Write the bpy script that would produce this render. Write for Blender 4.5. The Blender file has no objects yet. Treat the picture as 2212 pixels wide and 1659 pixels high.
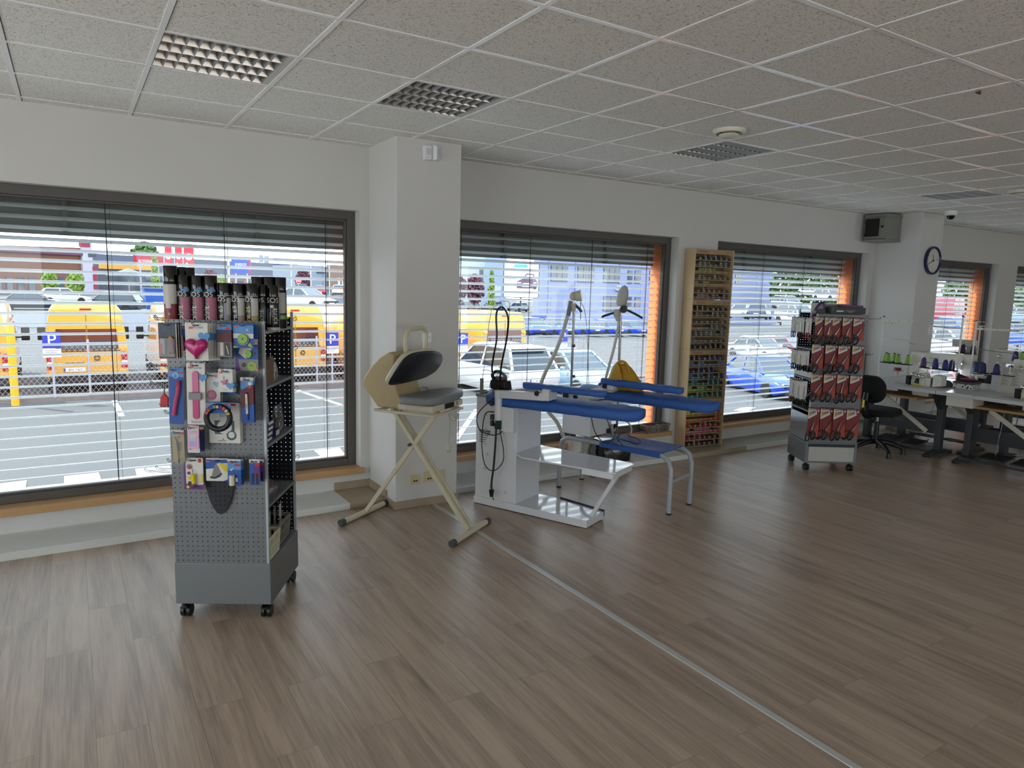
SKY, SUN, EXPO = 3.0, 4.0, 0.72
import bpy, bmesh, math, random
import numpy as np
from mathutils import Matrix, Vector
rnd = random.Random(7)
COL = bpy.context.scene.collection
# ---------------------------------------------------------------- camera model (2212 x 1659 frame)
YAW, PITCH, ROLL, FPX, HC = 0.56308, 0.13611, 0.02594, 1511.61, 1.735
def _axes():
    cy, sy, cp, sp, cr, sr = math.cos(YAW), math.sin(YAW), math.cos(PITCH), math.sin(PITCH), math.cos(ROLL), math.sin(ROLL)
    f = Vector((sy*cp, cy*cp, -sp)); r = Vector((cy, -sy, 0)); u = r.cross(f)
    return r*cr+u*sr, u*cr-r*sr, f
CR, CU, CF = _axes()
EYE = Vector((0, 0, HC))
def ray(x, y): return CR*((x-1106)/FPX) - CU*((y-829.5)/FPX) + CF
def PZ(x, y, z=0.0): d = ray(x, y); return EYE + d*((z-HC)/d.z)
def PY(x, y, Y): d = ray(x, y); return EYE + d*(Y/d.y)
def PX(x, y, X): d = ray(x, y); return EYE + d*(X/d.x)
def PN(x, y, O, n): d = ray(x, y); n = Vector(n); return EYE + d*((Vector(O)-EYE).dot(n)/d.dot(n))
def PV(x, y, P):
    d = ray(x, y); return HC + d.z*math.hypot(P[0], P[1])/math.hypot(d.x, d.y)
# ---------------------------------------------------------------- materials
def lin(h):
    if not isinstance(h, str): return tuple(h)
    h = h.lstrip('#'); o = []
    for i in (0, 2, 4):
        c = int(h[i:i+2], 16)/255; o.append(c/12.92 if c <= .04045 else ((c+.055)/1.055)**2.4)
    return tuple(o)
MATS = {}
def _new(name):
    m = bpy.data.materials.new(name); m.use_nodes = True; nt = m.node_tree; nt.nodes.clear()
    out = nt.nodes.new('ShaderNodeOutputMaterial'); return m, nt, out
def nd(nt, t, **k):
    n = nt.nodes.new(t)
    for a, v in k.items():
        if a.startswith('i_'):
            key = a[2:]; key = int(key) if key.isdigit() else key.replace('_', ' ')
            n.inputs[key].default_value = v
        else: setattr(n, a, v)
    return n
def mat(name, c, rough=.5, metal=0., nz=.05, ns=25., bump=0., bs=150., coat=0., emit=None, es=1., trans=0., spec=.5):
    if name in MATS: return MATS[name]
    c = lin(c); m, nt, out = _new(name); L = nt.links.new
    p = nd(nt, 'ShaderNodeBsdfPrincipled'); p.inputs['Roughness'].default_value = rough; p.inputs['Metallic'].default_value = metal
    p.inputs['Coat Weight'].default_value = coat; p.inputs['Specular IOR Level'].default_value = spec
    p.inputs['Transmission Weight'].default_value = trans
    tc = nd(nt, 'ShaderNodeTexCoord'); n1 = nd(nt, 'ShaderNodeTexNoise', i_Scale=ns, i_Detail=3.)
    L(tc.outputs['Object'], n1.inputs['Vector'])
    mx = nd(nt, 'ShaderNodeMix', data_type='RGBA')
    mx.inputs[6].default_value = tuple(max(0, v*(1-nz)) for v in c)+(1,); mx.inputs[7].default_value = tuple(min(1, v*(1+nz)) for v in c)+(1,)
    L(n1.outputs['Fac'], mx.inputs[0]); L(mx.outputs[2], p.inputs['Base Color'])
    if bump:
        n2 = nd(nt, 'ShaderNodeTexNoise', i_Scale=bs, i_Detail=4.); L(tc.outputs['Object'], n2.inputs['Vector'])
        b = nd(nt, 'ShaderNodeBump', i_Strength=bump, i_Distance=.004); L(n2.outputs['Fac'], b.inputs['Height']); L(b.outputs[0], p.inputs['Normal'])
    if emit: p.inputs['Emission Color'].default_value = lin(emit)+(1,); p.inputs['Emission Strength'].default_value = es
    L(p.outputs[0], out.inputs[0]); MATS[name] = m; return m
def glass_mat(name, tint=(.93, .96, .95), ior=1.45, rough=.0, body=None, mixb=.0):
    if name in MATS: return MATS[name]
    m, nt, out = _new(name); L = nt.links.new
    t = nd(nt, 'ShaderNodeBsdfTransparent'); t.inputs[0].default_value = tint+(1,)
    g = nd(nt, 'ShaderNodeBsdfGlossy', i_Roughness=rough); f = nd(nt, 'ShaderNodeFresnel', i_IOR=ior)
    geo = nd(nt, 'ShaderNodeNewGeometry'); inv = nd(nt, 'ShaderNodeMath', operation='SUBTRACT'); inv.inputs[0].default_value = 1.
    fm = nd(nt, 'ShaderNodeMath', operation='MULTIPLY'); L(geo.outputs['Backfacing'], inv.inputs[1]); L(f.outputs[0], fm.inputs[0]); L(inv.outputs[0], fm.inputs[1])
    mx = nd(nt, 'ShaderNodeMixShader'); L(fm.outputs[0], mx.inputs[0]); L(t.outputs[0], mx.inputs[1]); L(g.outputs[0], mx.inputs[2])
    last = mx
    if body:
        d = nd(nt, 'ShaderNodeBsdfDiffuse'); d.inputs[0].default_value = lin(body)+(1,)
        m2 = nd(nt, 'ShaderNodeMixShader', i_0=mixb); L(mx.outputs[0], m2.inputs[1]); L(d.outputs[0], m2.inputs[2]); last = m2
    L(last.outputs[0], out.inputs[0]); MATS[name] = m; return m
# ---------------------------------------------------------------- mesh builder
class MB:
    def __init__(s, mt=None): s.v = []; s.f = []; s.fm = []; s.ms = []; s.cur = 0; s.T = None; mt and s.m(mt)
    def m(s, mt):
        if mt not in s.ms: s.ms.append(mt)
        s.cur = s.ms.index(mt); return s
    def add(s, vs, fs):
        b = len(s.v)
        for p in vs: s.v.append(tuple(s.T @ Vector(p)) if s.T is not None else tuple(p))
        for q in fs: s.f.append(tuple(b+i for i in q)); s.fm.append(s.cur)
        return s
    def bx(s, x0, x1, y0, y1, z0, z1):
        return s.add([(x0,y0,z0),(x1,y0,z0),(x1,y1,z0),(x0,y1,z0),(x0,y0,z1),(x1,y0,z1),(x1,y1,z1),(x0,y1,z1)],
                     [(3,2,1,0),(4,5,6,7),(0,1,5,4),(1,2,6,5),(2,3,7,6),(3,0,4,7)])
    def hexa(s, lo, hi):
        n = len(lo); return s.add(list(lo)+list(hi), [tuple(range(n-1,-1,-1)), tuple(range(n,2*n))]+[(i,(i+1)%n,n+(i+1)%n,n+i) for i in range(n)])
    def bar(s, a, b, w, h, up=(0,0,1)):
        a, b = Vector(a), Vector(b); d = (b-a).normalized(); u = Vector(up); x = d.cross(u)
        if x.length < 1e-6: x = d.cross(Vector((1,0,0)))
        x.normalize(); y = x.cross(d); q = [x*(i*w/2)+y*(j*h/2) for i, j in ((-1,-1),(1,-1),(1,1),(-1,1))]
        return s.hexa([a+o for o in q], [b+o for o in q])
    def prism(s, poly, o, u, v, t):
        o, u, v = Vector(o), Vector(u), Vector(v); n = u.cross(v).normalized()*t
        lo = [o+u*a+v*b for a, b in poly]; return s.hexa(lo, [p+n for p in lo])
    def poly(s, pts): return s.add(pts, [tuple(range(len(pts)))])
    def flat(s, poly, o, u, v): o, u, v = Vector(o), Vector(u), Vector(v); return s.poly([o+u*a+v*b for a, b in poly])
    def disc(s, o, u, v, r, n=20, r2=None): return s.flat([(r*math.cos(t*2*math.pi/n), (r2 or r)*math.sin(t*2*math.pi/n)) for t in range(n)], o, u, v)
    def ring(s, o, u, v, r0, r1, n=24, a0=0, a1=2*math.pi):
        o, u, v = Vector(o), Vector(u), Vector(v); ps = []
        for i in range(n+1):
            t = a0+(a1-a0)*i/n
            for r in (r0, r1): ps.append(o+u*(r*math.cos(t))+v*(r*math.sin(t)))
        return s.add(ps, [(2*i,2*i+1,2*i+3,2*i+2) for i in range(n)])
    def cyl(s, a, b, r, r2=None, n=14, cap=True):
        a, b = Vector(a), Vector(b); d = (b-a).normalized(); x = d.orthogonal().normalized(); y = d.cross(x); r2 = r if r2 is None else r2
        c = [(math.cos(2*math.pi*i/n), math.sin(2*math.pi*i/n)) for i in range(n)]
        fs = [(i,(i+1)%n,n+(i+1)%n,n+i) for i in range(n)]
        if cap: fs += [tuple(range(n-1,-1,-1)), tuple(range(n,2*n))]
        return s.add([a+(x*p+y*q)*r for p, q in c]+[b+(x*p+y*q)*r2 for p, q in c], fs)
    def lathe(s, prof, o=(0,0,0), ax=(0,0,1), n=20, cap=True, xs=1., ys=1.):
        o, d = Vector(o), Vector(ax).normalized(); x = Vector((1,0,0)) if abs(d.z) > .9 else d.orthogonal().normalized(); y = d.cross(x); vs = []
        for r, h in prof:
            for i in range(n): t = 2*math.pi*i/n; vs.append(o+d*h+x*(r*math.cos(t)*xs)+y*(r*math.sin(t)*ys))
        k = len(prof); fs = [(j*n+i, j*n+(i+1)%n, (j+1)*n+(i+1)%n, (j+1)*n+i) for j in range(k-1) for i in range(n)]
        if cap: fs += [tuple(range(n-1,-1,-1)), tuple(range((k-1)*n, k*n))]
        return s.add(vs, fs)
    def tube(s, pts, r, n=8, closed=False, cap=True):
        P = [Vector(p) for p in pts]; N = len(P); vs = []; pr = None
        for i in range(N):
            if closed: t = P[(i+1)%N]-P[i-1]
            else: t = P[min(i+1,N-1)]-P[max(i-1,0)]
            t.normalize()
            if pr is None: x = t.orthogonal().normalized()
            else: x = pr-t*pr.dot(t); x = x.normalized() if x.length > 1e-6 else t.orthogonal().normalized()
            pr = x; y = t.cross(x); rr = r[i] if isinstance(r, (list, tuple)) else r
            for k in range(n): a = 2*math.pi*k/n; vs.append(P[i]+(x*math.cos(a)+y*math.sin(a))*rr)
        fs = [(i*n+k, i*n+(k+1)%n, ((i+1)%N)*n+(k+1)%n, ((i+1)%N)*n+k) for i in range(N if closed else N-1) for k in range(n)]
        if cap and not closed: fs += [tuple(range(n-1,-1,-1)), tuple(range((N-1)*n, N*n))]
        return s.add(vs, fs)
    def loft(s, rings, cap=True, closed=True):
        n = len(rings[0]); vs = [p for r in rings for p in r]; k = len(rings); fs = []
        for j in range(k-1):
            for i in range(n if closed else n-1): fs.append((j*n+i, j*n+(i+1)%n, (j+1)*n+(i+1)%n, (j+1)*n+i))
        if cap: fs += [tuple(range(n-1,-1,-1)), tuple(range((k-1)*n, k*n))]
        return s.add(vs, fs)
    def ball(s, c, r, n=12, m=8):
        r = r if isinstance(r, (tuple, list)) else (r, r, r); c = Vector(c); rings = []
        for j in range(1, m):
            t = math.pi*j/m; rings.append([c+Vector((r[0]*math.sin(t)*math.cos(2*math.pi*i/n), r[1]*math.sin(t)*math.sin(2*math.pi*i/n), -r[2]*math.cos(t))) for i in range(n)])
        return s.loft(rings)
    def text(s, t, o, u, v, size, al='c', sh=0., eps=0.0, sx=1.):
        vs, fs, w = txt(t); u, v = Vector(u).normalized(), Vector(v).normalized(); n = u.cross(v); off = -w/2 if al == 'c' else (-w if al == 'r' else 0)
        return s.add([Vector(o)+u*((x+off+sh*y)*size*sx)+v*(y*size)+n*eps for x, y in vs], fs)
    def build(s, name, parent=None, smooth=None, bev=0., seg=2, recalc=True):
        me = bpy.data.meshes.new(name); me.from_pydata(s.v, [], s.f)
        for mt in s.ms: me.materials.append(mt)
        me.polygons.foreach_set('material_index', s.fm)
        if recalc:
            b = bmesh.new(); b.from_mesh(me); bmesh.ops.recalc_face_normals(b, faces=b.faces); b.to_mesh(me); b.free()
        if smooth:
            me.shade_smooth(); me.set_sharp_from_angle(angle=math.radians(smooth))
        me.update(); o = bpy.data.objects.new(name, me); COL.objects.link(o)
        if parent: o.parent = parent
        if bev:
            md = o.modifiers.new('bevel', 'BEVEL'); md.width = bev; md.segments = seg; md.limit_method = 'ANGLE'; md.angle_limit = math.radians(40)
        return o
_TX = {}
def txt(t):
    if t not in _TX:
        cu = bpy.data.curves.new('lettering', 'FONT'); cu.body = t; cu.size = 1.; cu.resolution_u = 3
        ob = bpy.data.objects.new('lettering', cu); me = bpy.data.meshes.new_from_object(ob)
        vs = [(p.co.x, p.co.y) for p in me.vertices]; fs = [tuple(p.vertices) for p in me.polygons]
        w = max([p[0] for p in vs] or [0])
        bpy.data.objects.remove(ob); bpy.data.curves.remove(cu); bpy.data.meshes.remove(me)
        _TX[t] = (vs, fs, w)
    return _TX[t]
def cat(pts, k=6, closed=False):
    P = [Vector(p) for p in pts]; N = len(P); out = []
    for i in range(N if closed else N-1):
        a, b = P[i], P[(i+1)%N]; p = P[i-1] if (closed or i) else a*2-b; q = P[(i+2)%N] if (closed or i+2 < N) else b*2-a
        for j in range(k):
            t = j/k; out.append((a*3-p-b*3+q)*(t*t*t/2)+(p*2-a*5+b*4-q)*(t*t/2)+(b-p)*(t/2)+a)
    if not closed: out.append(P[-1])
    return out
def rrect(w, h, r, k=4, cx=0, cy=0):
    o = []
    for sx, sy, a in ((1,1,0),(-1,1,90),(-1,-1,180),(1,-1,270)):
        for i in range(k+1): t = math.radians(a+90*i/k); o.append((cx+sx*(w/2-r)+r*math.cos(t), cy+sy*(h/2-r)+r*math.sin(t)))
    return o
# ---------------------------------------------------------------- object bookkeeping
def thing(name, label, cat_, loc=(0,0,0), rz=0., group=None):
    o = bpy.data.objects.new(name, None); COL.objects.link(o); o.empty_display_size = .1
    o.location = loc; o.rotation_euler = (0, 0, rz); return tag(o, label, cat_, group)
def tag(o, label, cat_, group=None, kind=None):
    o['label'] = label; o['category'] = cat_
    if group: o['group'] = group
    if kind: o['kind'] = kind
    return o
def struct(o): o['kind'] = 'structure'; return o
def dup(root, label=None, loc=None, rz=None, group=None):
    def cp(o, par):
        c = o.copy(); COL.objects.link(c); c.parent = par
        for ch in o.children: cp(ch, c)
        return c
    r = cp(root, None)
    if loc is not None: r.location = loc
    if rz is not None: r.rotation_euler = (0, 0, rz)
    if label: r['label'] = label
    if group: r['group'] = group
    return r
X3, Y3, Z3 = Vector((1,0,0)), Vector((0,1,0)), Vector((0,0,1))
ORD = ['first','second','third','fourth','fifth','sixth','seventh','eighth','ninth','tenth']
# ================================================================ ROOM
CH = 2.809; WY = 5.49; FY = 5.63; OY = 5.90; X0R, X1R, Y0R = -5., 18.5, -6.
WIN = [(-3.95,-1.1),(-.86,1.99),(2.72,5.52),(6.12,9.03),(9.78,12.63),(13.27,16.1)]; WZ0, WZ1 = .225, 2.315
m_wall = mat('white wall paint', '#D1CFCC', .75, nz=.02, ns=3, bump=.12, bs=90)
m_white = mat('white enamel', '#E6E7E8', .3, nz=.02)
m_frame = mat('dark bronze frame', '#57524F', .45, nz=.06)
m_gask = mat('black gasket', '#0C0C0C', .6)
m_sill = mat('beech sill', '#BF9566', .3, nz=.1, ns=8)
m_orange = mat('orange facade render', '#EF8650', .75, nz=.06, ns=12)
m_fascia = mat('grey facade panel', '#6B6E6C', .6, nz=.05)
m_slat = mat('aluminium slat', '#DADDE1', .4, nz=.02)
m_cord = mat('dark cord', '#2A2A2C', .7)
m_pane = glass_mat('window pane')
def floor_mat():
    m, nt, out = _new('oak plank floor'); L = nt.links.new
    tc = nd(nt, 'ShaderNodeTexCoord'); mp = nd(nt, 'ShaderNodeMapping'); mp.inputs['Rotation'].default_value = (0, 0, math.pi/2)
    L(tc.outputs['Object'], mp.inputs[0])
    br = nd(nt, 'ShaderNodeTexBrick', offset=.37, offset_frequency=2, i_Scale=1., i_Mortar_Size=.0012, i_Bias=0., i_Brick_Width=1.22, i_Row_Height=.178, i_Mortar_Smooth=.1)
    br.inputs['Color1'].default_value = (.12,.12,.12,1); br.inputs['Color2'].default_value = (.88,.88,.88,1); br.inputs['Mortar'].default_value = (0,0,0,1)
    L(mp.outputs[0], br.inputs['Vector'])
    def noise(sx, sy, sc, det, rough=.6):
        q = nd(nt, 'ShaderNodeMapping'); q.inputs['Scale'].default_value = (sx, sy, 1); L(tc.outputs['Object'], q.inputs[0])
        ad = nd(nt, 'ShaderNodeVectorMath', operation='ADD'); L(q.outputs[0], ad.inputs[0])
        sc2 = nd(nt, 'ShaderNodeVectorMath', operation='SCALE'); sc2.inputs['Scale'].default_value = 9.; L(br.outputs['Color'], sc2.inputs[0]); L(sc2.outputs[0], ad.inputs[1])
        n = nd(nt, 'ShaderNodeTexNoise', i_Scale=sc, i_Detail=det, i_Roughness=rough, i_Distortion=.3); L(ad.outputs[0], n.inputs['Vector']); return n
    n1 = noise(7, .55, 2.2, 5); n2 = noise(60, 1.3, 2.5, 4); n3 = noise(2.6, .5, 1.1, 3)
    r = nd(nt, 'ShaderNodeValToRGB'); e = r.color_ramp.elements
    e[0].position = .28; e[0].color = lin('#6C5C50')+(1,); e[1].position = .72; e[1].color = lin('#C4B2A0')+(1,)
    k = e.new(.46); k.color = lin('#A08C7C')+(1,)
    k = e.new(.56); k.color = lin('#B39F8D')+(1,)
    a = nd(nt, 'ShaderNodeMath', operation='MULTIPLY_ADD'); a.inputs[1].default_value = .5; L(n1.outputs['Fac'], a.inputs[0])
    b = nd(nt, 'ShaderNodeMath', operation='MULTIPLY_ADD'); b.inputs[1].default_value = .32; L(n2.outputs['Fac'], b.inputs[0]); 
    c = nd(nt, 'ShaderNodeMath', operation='MULTIPLY'); c.inputs[1].default_value = .26; L(n3.outputs['Fac'], c.inputs[0])
    L(c.outputs[0], b.inputs[2]); L(b.outputs[0], a.inputs[2]); 
    sp = nd(nt, 'ShaderNodeSeparateColor'); L(br.outputs['Color'], sp.inputs[0])
    d = nd(nt, 'ShaderNodeMath', operation='MULTIPLY_ADD'); d.inputs[1].default_value = .055; d.inputs[2].default_value = -.065; L(sp.outputs[0], d.inputs[0])
    s = nd(nt, 'ShaderNodeMath', operation='ADD'); L(a.outputs[0], s.inputs[0]); L(d.outputs[0], s.inputs[1]); L(s.outputs[0], r.inputs[0])
    mx = nd(nt, 'ShaderNodeMix', data_type='RGBA'); mx.inputs[7].default_value = lin('#4A3D31')+(1,)
    fm = nd(nt, 'ShaderNodeMath', operation='MULTIPLY'); fm.inputs[1].default_value = .35; L(br.outputs['Fac'], fm.inputs[0]); L(fm.outputs[0], mx.inputs[0])
    L(r.outputs[0], mx.inputs[6])
    p = nd(nt, 'ShaderNodeBsdfPrincipled', i_Roughness=.42); L(mx.outputs[2], p.inputs['Base Color'])
    rr = nd(nt, 'ShaderNodeMapRange', i_3=.27, i_4=.40); L(n2.outputs['Fac'], rr.inputs[0]); L(rr.outputs[0], p.inputs['Roughness'])
    bm = nd(nt, 'ShaderNodeBump', i_Strength=.15, i_Distance=.002); L(n2.outputs['Fac'], bm.inputs['Height']); L(bm.outputs[0], p.inputs['Normal'])
    L(p.outputs[0], out.inputs[0]); return m
def tile_mat():
    m, nt, out = _new('mineral fibre ceiling tile'); L = nt.links.new
    tc = nd(nt, 'ShaderNodeTexCoord'); n = nd(nt, 'ShaderNodeTexNoise', i_Scale=105., i_Detail=2., i_Roughness=.55, i_Distortion=1.6); L(tc.outputs['Object'], n.inputs['Vector'])
    r = nd(nt, 'ShaderNodeValToRGB'); e = r.color_ramp.elements
    e[0].position = .33; e[0].color = lin('#88857F')+(1,); e[1].position = .43; e[1].color = lin('#F2F0EA')+(1,)
    L(n.outputs['Fac'], r.inputs[0]); p = nd(nt, 'ShaderNodeBsdfPrincipled', i_Roughness=.9); L(r.outputs[0], p.inputs['Base Color'])
    b = nd(nt, 'ShaderNodeBump', i_Strength=.5, i_Distance=.004); L(r.outputs[0], b.inputs['Height']); L(b.outputs[0], p.inputs['Normal'])
    L(p.outputs[0], out.inputs[0]); return m
MB(floor_mat()).bx(X0R, X1R, Y0R, FY-.01, -.1, 0).build('floor')['kind'] = 'structure'
# ceiling with luminaire cut-outs (600 mm modules)
GX, GY, GM = .396, .565, .6
LUM = [(0,5),(2,5),(6,5),(12,5)]  # module indices of the recessed lights in view
b = MB(tile_mat()); ni0, ni1 = int((X0R-GX)//GM), int((X1R-GX)//GM)+1; nj0, nj1 = int((Y0R-GY)//GM), int((WY-GY)//GM)+1
for i in range(ni0, ni1):
    j = nj0
    while j < nj1:
        if (i, j) in LUM: j += 1; continue
        k = j
        while k < nj1 and (i, k) not in LUM: k += 1
        b.bx(max(GX+i*GM, X0R), min(GX+(i+1)*GM, X1R), max(GY+j*GM, Y0R), min(GY+k*GM, WY+.01), CH, CH+.03); j = k
struct(b.build('ceiling'))
m_tbar = mat('white tee bar', '#F4F4F4', .22, nz=.02); m_gap = mat('dark shadow gap', '#3A3835', .8)
b = MB(m_tbar); W2 = .012
for i in range(ni0, ni1+1): b.m(m_tbar).bx(GX+i*GM-W2, GX+i*GM+W2, Y0R, WY, CH-.0035, CH+.002)
for j in range(nj0, nj1+1): b.m(m_tbar).bx(X0R, X1R, GY+j*GM-W2, GY+j*GM+W2, CH-.0033, CH+.002)
b.m(m_gap)
for i in range(ni0, ni1+1): b.bx(GX+i*GM+W2, GX+i*GM+W2+.004, Y0R, WY, CH-.0006, CH+.001)
for j in range(nj0, nj1+1): b.bx(X0R, X1R, GY+j*GM+W2, GY+j*GM+W2+.004, CH-.0006, CH+.001)
struct(b.build('trim_1'))
# walls
def wall_open(name, mt, ya, yb, wins, x0, x1, z0=0., z1=CH+.2, wz0=WZ0, wz1=WZ1):
    b = MB(mt); x = x0
    for a, c in wins: b.bx(x, a, ya, yb, z0, z1); b.bx(a, c, ya, yb, z0, wz0); b.bx(a, c, ya, yb, wz1, z1); x = c
    b.bx(x, x1, ya, yb, z0, z1); return b
struct(wall_open('wall_back', m_wall, WY, FY+.04, WIN, X0R, X1R, wz0=WZ0-.05).build('wall_back'))
m_fac = m_orange
struct(wall_open('x', m_orange, FY+.04, OY, WIN, X0R-.3, X1R+.3, -1.5, 4., WZ0-.03, 2.30).build('exterior_wall'))
b = MB(m_fascia)
for a, c in WIN: b.bx(a-.01, c+.01, OY-.03, OY+.02, 2.02, 2.36)
struct(b.build('exterior_wall_panel'))
# unseen shopfront opening and rear windows added to brighten the room; right wall plain
LW = (-2.6, 4.4); b = MB(m_wall); b.bx(X0R-.2, X0R, Y0R, LW[0], 0, CH+.2); b.bx(X0R-.2, X0R, LW[1], FY, 0, CH+.2); b.bx(X0R-.2, X0R, LW[0], LW[1], 0, .1); b.bx(X0R-.2, X0R, LW[0], LW[1], 2.55, CH+.2); struct(b.build('wall_left'))
RW = [(-3.4,-.4),(1.2,4.2),(6.5,9.5),(11.5,14.5)]  # rear openings added out of view to let in extra daylight
struct(wall_open('x', m_wall, Y0R-.2, Y0R, RW, X0R, X1R, 0, CH+.2, .5, 2.4).build('wall_rear'))
struct(MB(m_wall).bx(X1R, X1R+.2, Y0R, FY, 0, CH+.2).build('wall_right'))
struct(MB(mat('roof board','#8A8884',.9)).bx(X0R-.3, X1R+.3, Y0R-.3, OY, CH+.2, CH+.3).build('roof_slab'))
PIL = [(2.067,2.60,4.93),(9.14,9.66,4.90)]
for a, c, y in PIL: struct(MB(m_wall).bx(a, c, y, WY+.02, 0, CH+.1).build('pillar', bev=.004))
# baseboards round the first pillar
m_bb = mat('oak effect baseboard', '#A3937C', .4, nz=.18, ns=9)
b = MB(m_bb); t = .014; a, c, y = PIL[0]
b.bx(a-t, c+t, y-t, y, 0, .062); b.bx(a-t, a, y, 5.10, 0, .062); b.bx(a-t, a, 5.10, 5.49, .05, .112); b.bx(1.76, a, 5.476, 5.49, .05, .112); b.bx(c, c+t, y, 5.1, 0, .062)
b.bx(a-t-.003, a-t+.003, 5.095, 5.105, .05, .118); struct(b.build('baseboard_pillar', bev=.004))
b = MB(m_bb); a, c, y = PIL[1]; b.bx(a-t, c+t, y-t, y, 0, .062); b.bx(a-t, a, y, WY, 0, .062); struct(b.build('baseboard_pillar_right', bev=.004))
# floor seam profile
struct(MB(mat('aluminium seam profile', '#C6C8C8', .35, metal=.3)).bx(2.372, 2.408, -4., 4.91, 0, .004).build('trim_2', bev=.002))
# convector ducts along the wall
m_duct = mat('white duct enamel', '#D3D3CF', .45, nz=.04); m_duct2 = mat('worn grey duct cover', '#A7A69E', .6, nz=.15, ns=20, bump=.3)
m_gr = mat('duct gap', '#4B4A46', .7)
def duct(label, x0, x1, y0=5.09, pitch=.0145, grille=True):
    t = thing('floor_convector', label, 'heater', ((x0+x1)/2, 5.29, 0)); o = t.location
    b = MB(m_duct); b.T = Matrix.Translation(-o)
    b.bx(x0, x1, y0, y0+.02, 0, .05); b.bx(x0, x1, 5.47, WY, 0, .05); b.build('casing', t, bev=.003)
    if grille:
        b = MB(m_gr); b.T = Matrix.Translation(-o); b.bx(x0, x1, y0+.02, 5.47, .0, .03); b.m(m_duct)
        k = y0+.022
        while k < 5.468: b.bx(x0, x1, k, k+pitch*.62, .03, .048); k += pitch
        b.build('grille', t)
    else: MB(m_duct2); b = MB(m_duct2); b.T = Matrix.Translation(-o); b.bx(x0, x1, y0+.02, 5.47, 0, .049); b.build('cover', t)
    return t
duct('long white slatted floor convector under the leftmost window', X0R+.02, 1.76)
struct(MB(m_bb).bx(1.76, 2.053, 5.09, WY, 0, .05).build('trim_3', bev=.002))
duct('white slatted floor convector behind the ironing tables', 2.615, 5.44)
struct(MB(mat('oak effect step board','#A0917B',.45,nz=.15,ns=7)).bx(5.44, 6.35, 5.09, WY, 0, .05).build('trim_4', bev=.002))
duct('worn grey floor duct cover between thread rack and right pillar', 6.35, 9.12, grille=False)
duct('white slatted floor convector under the window beyond the clock', 9.68, X1R-.02)
# windows, sills, blinds
for n, (a, c) in enumerate(WIN):
    root = bpy.data.objects.new('window_%d' % (n+1), None); COL.objects.link(root); root.location = ((a+c)/2, FY, WZ0); struct(root)
    T = Matrix.Translation(-root.location); fw = .066; b = MB(m_frame); b.T = T; z0, z1 = WZ0-.004, WZ1
    for q in ((a, a+fw, z0, z1), (c-fw, c, z0, z1), (a+fw, c-fw, z0, z0+.055), (a+fw, c-fw, z1-fw, z1)):
        b.bx(q[0], q[1], FY-.03, FY+.04, q[2], q[3])
    for q in ((a+fw, a+fw+.018, z0+.055, z1-fw), (c-fw-.018, c-fw, z0+.055, z1-fw), (a+fw, c-fw, z0+.055, z0+.07), (a+fw, c-fw, z1-fw-.014, z1-fw)):
        b.bx(q[0], q[1], FY-.01, FY+.03, q[2], q[3])
    b.build('frame', root, bev=.003)
    b = MB(m_pane); b.T = T; b.bx(a+fw, c-fw, FY+.006, FY+.012, z0+.055, z1-fw); b.build('pane', root)
    b = MB(m_sill); b.T = T; b.bx(a-.0, c+.0, WY-.0, FY-.03, WZ0-.05, WZ0-.004); b.bx(a-.015, c+.02, WY-.045, WY, WZ0-.05, WZ0-.004); b.build('sill', root, bev=.004)
    b = MB(mat('grey cill metal', '#8E8F90', .5)); b.T = T; b.bx(a, c, FY+.04, OY+.05, WZ0-.03, WZ0-.012); b.build('outer_sill', root)
TILT = [14, 14, 14, 25, 29, 27]
WHERE = ['leftmost window, mostly outside the frame', 'window behind the foreground display stand', 'window behind the ironing tables', 'window between thread rack and right pillar', 'window right of the wall clock', 'rightmost window past the clock']
for n, (a, c) in enumerate(WIN):
    t = thing('venetian_blind', 'silver external venetian blind hanging outside the '+WHERE[n], 'blind', ((a+c)/2, 5.79, WZ0), 0, 'external window blinds')
    T = Matrix.Translation(-t.location); b = MB(m_slat); b.T = T; th = math.radians(TILT[n]); z = 2.27; k = 0; xa, xb = a+.012, c-.028
    while z > WZ0+.06:
        ring = []
        for s_, bow in ((-.5,0),(-.36,.005),(0,.009),(.36,.005),(.5,0)):
            dy, dz = s_*.08, bow; ring.append((dy*math.cos(th)+dz*math.sin(th), -dy*math.sin(th)+dz*math.cos(th)))
        pts = ring+[(y_, z_-.0012) for y_, z_ in reversed(ring)]
        b.loft([[(xa, 5.79+y_, z+z_) for y_, z_ in pts], [(xb, 5.79+y_, z+z_) for y_, z_ in pts]])
        z -= .0718
    b.build('slats', t, smooth=60)
    b = MB(m_slat); b.T = T; b.bx(xa, xb, 5.755, 5.825, WZ0+.02, WZ0+.04); b.build('bottom_rail', t, bev=.003)
    b = MB(m_cord); b.T = T; nc = 4
    for i in range(nc):
        x = a+.32+(c-a-.52)*i/(nc-1)
        b.bx(x-.003, x+.003, 5.746, 5.748, WZ0+.03, 2.3); b.cyl((x+.028, 5.79, WZ0+.03), (x+.028, 5.79, 2.3), .0012, n=5)
        b.cyl((x, 5.832, WZ0+.03), (x, 5.832, 2.3), .001, n=5)
    b.build('ladder_tapes', t)
    b = MB(m_fascia); b.T = T
    for i in range(2): x = a+(c-a)*(.3+.45*i); b.bx(x-.016, x+.016, OY-.075, OY-.06, 2.02, 2.3); b.bx(x-.02, x+.02, OY-.09, OY-.05, 2.23, 2.262); b.bx(x-.014, x+.014, OY-.075, OY-.03, 2.018, 2.024)
    b.build('brackets', t)
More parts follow.
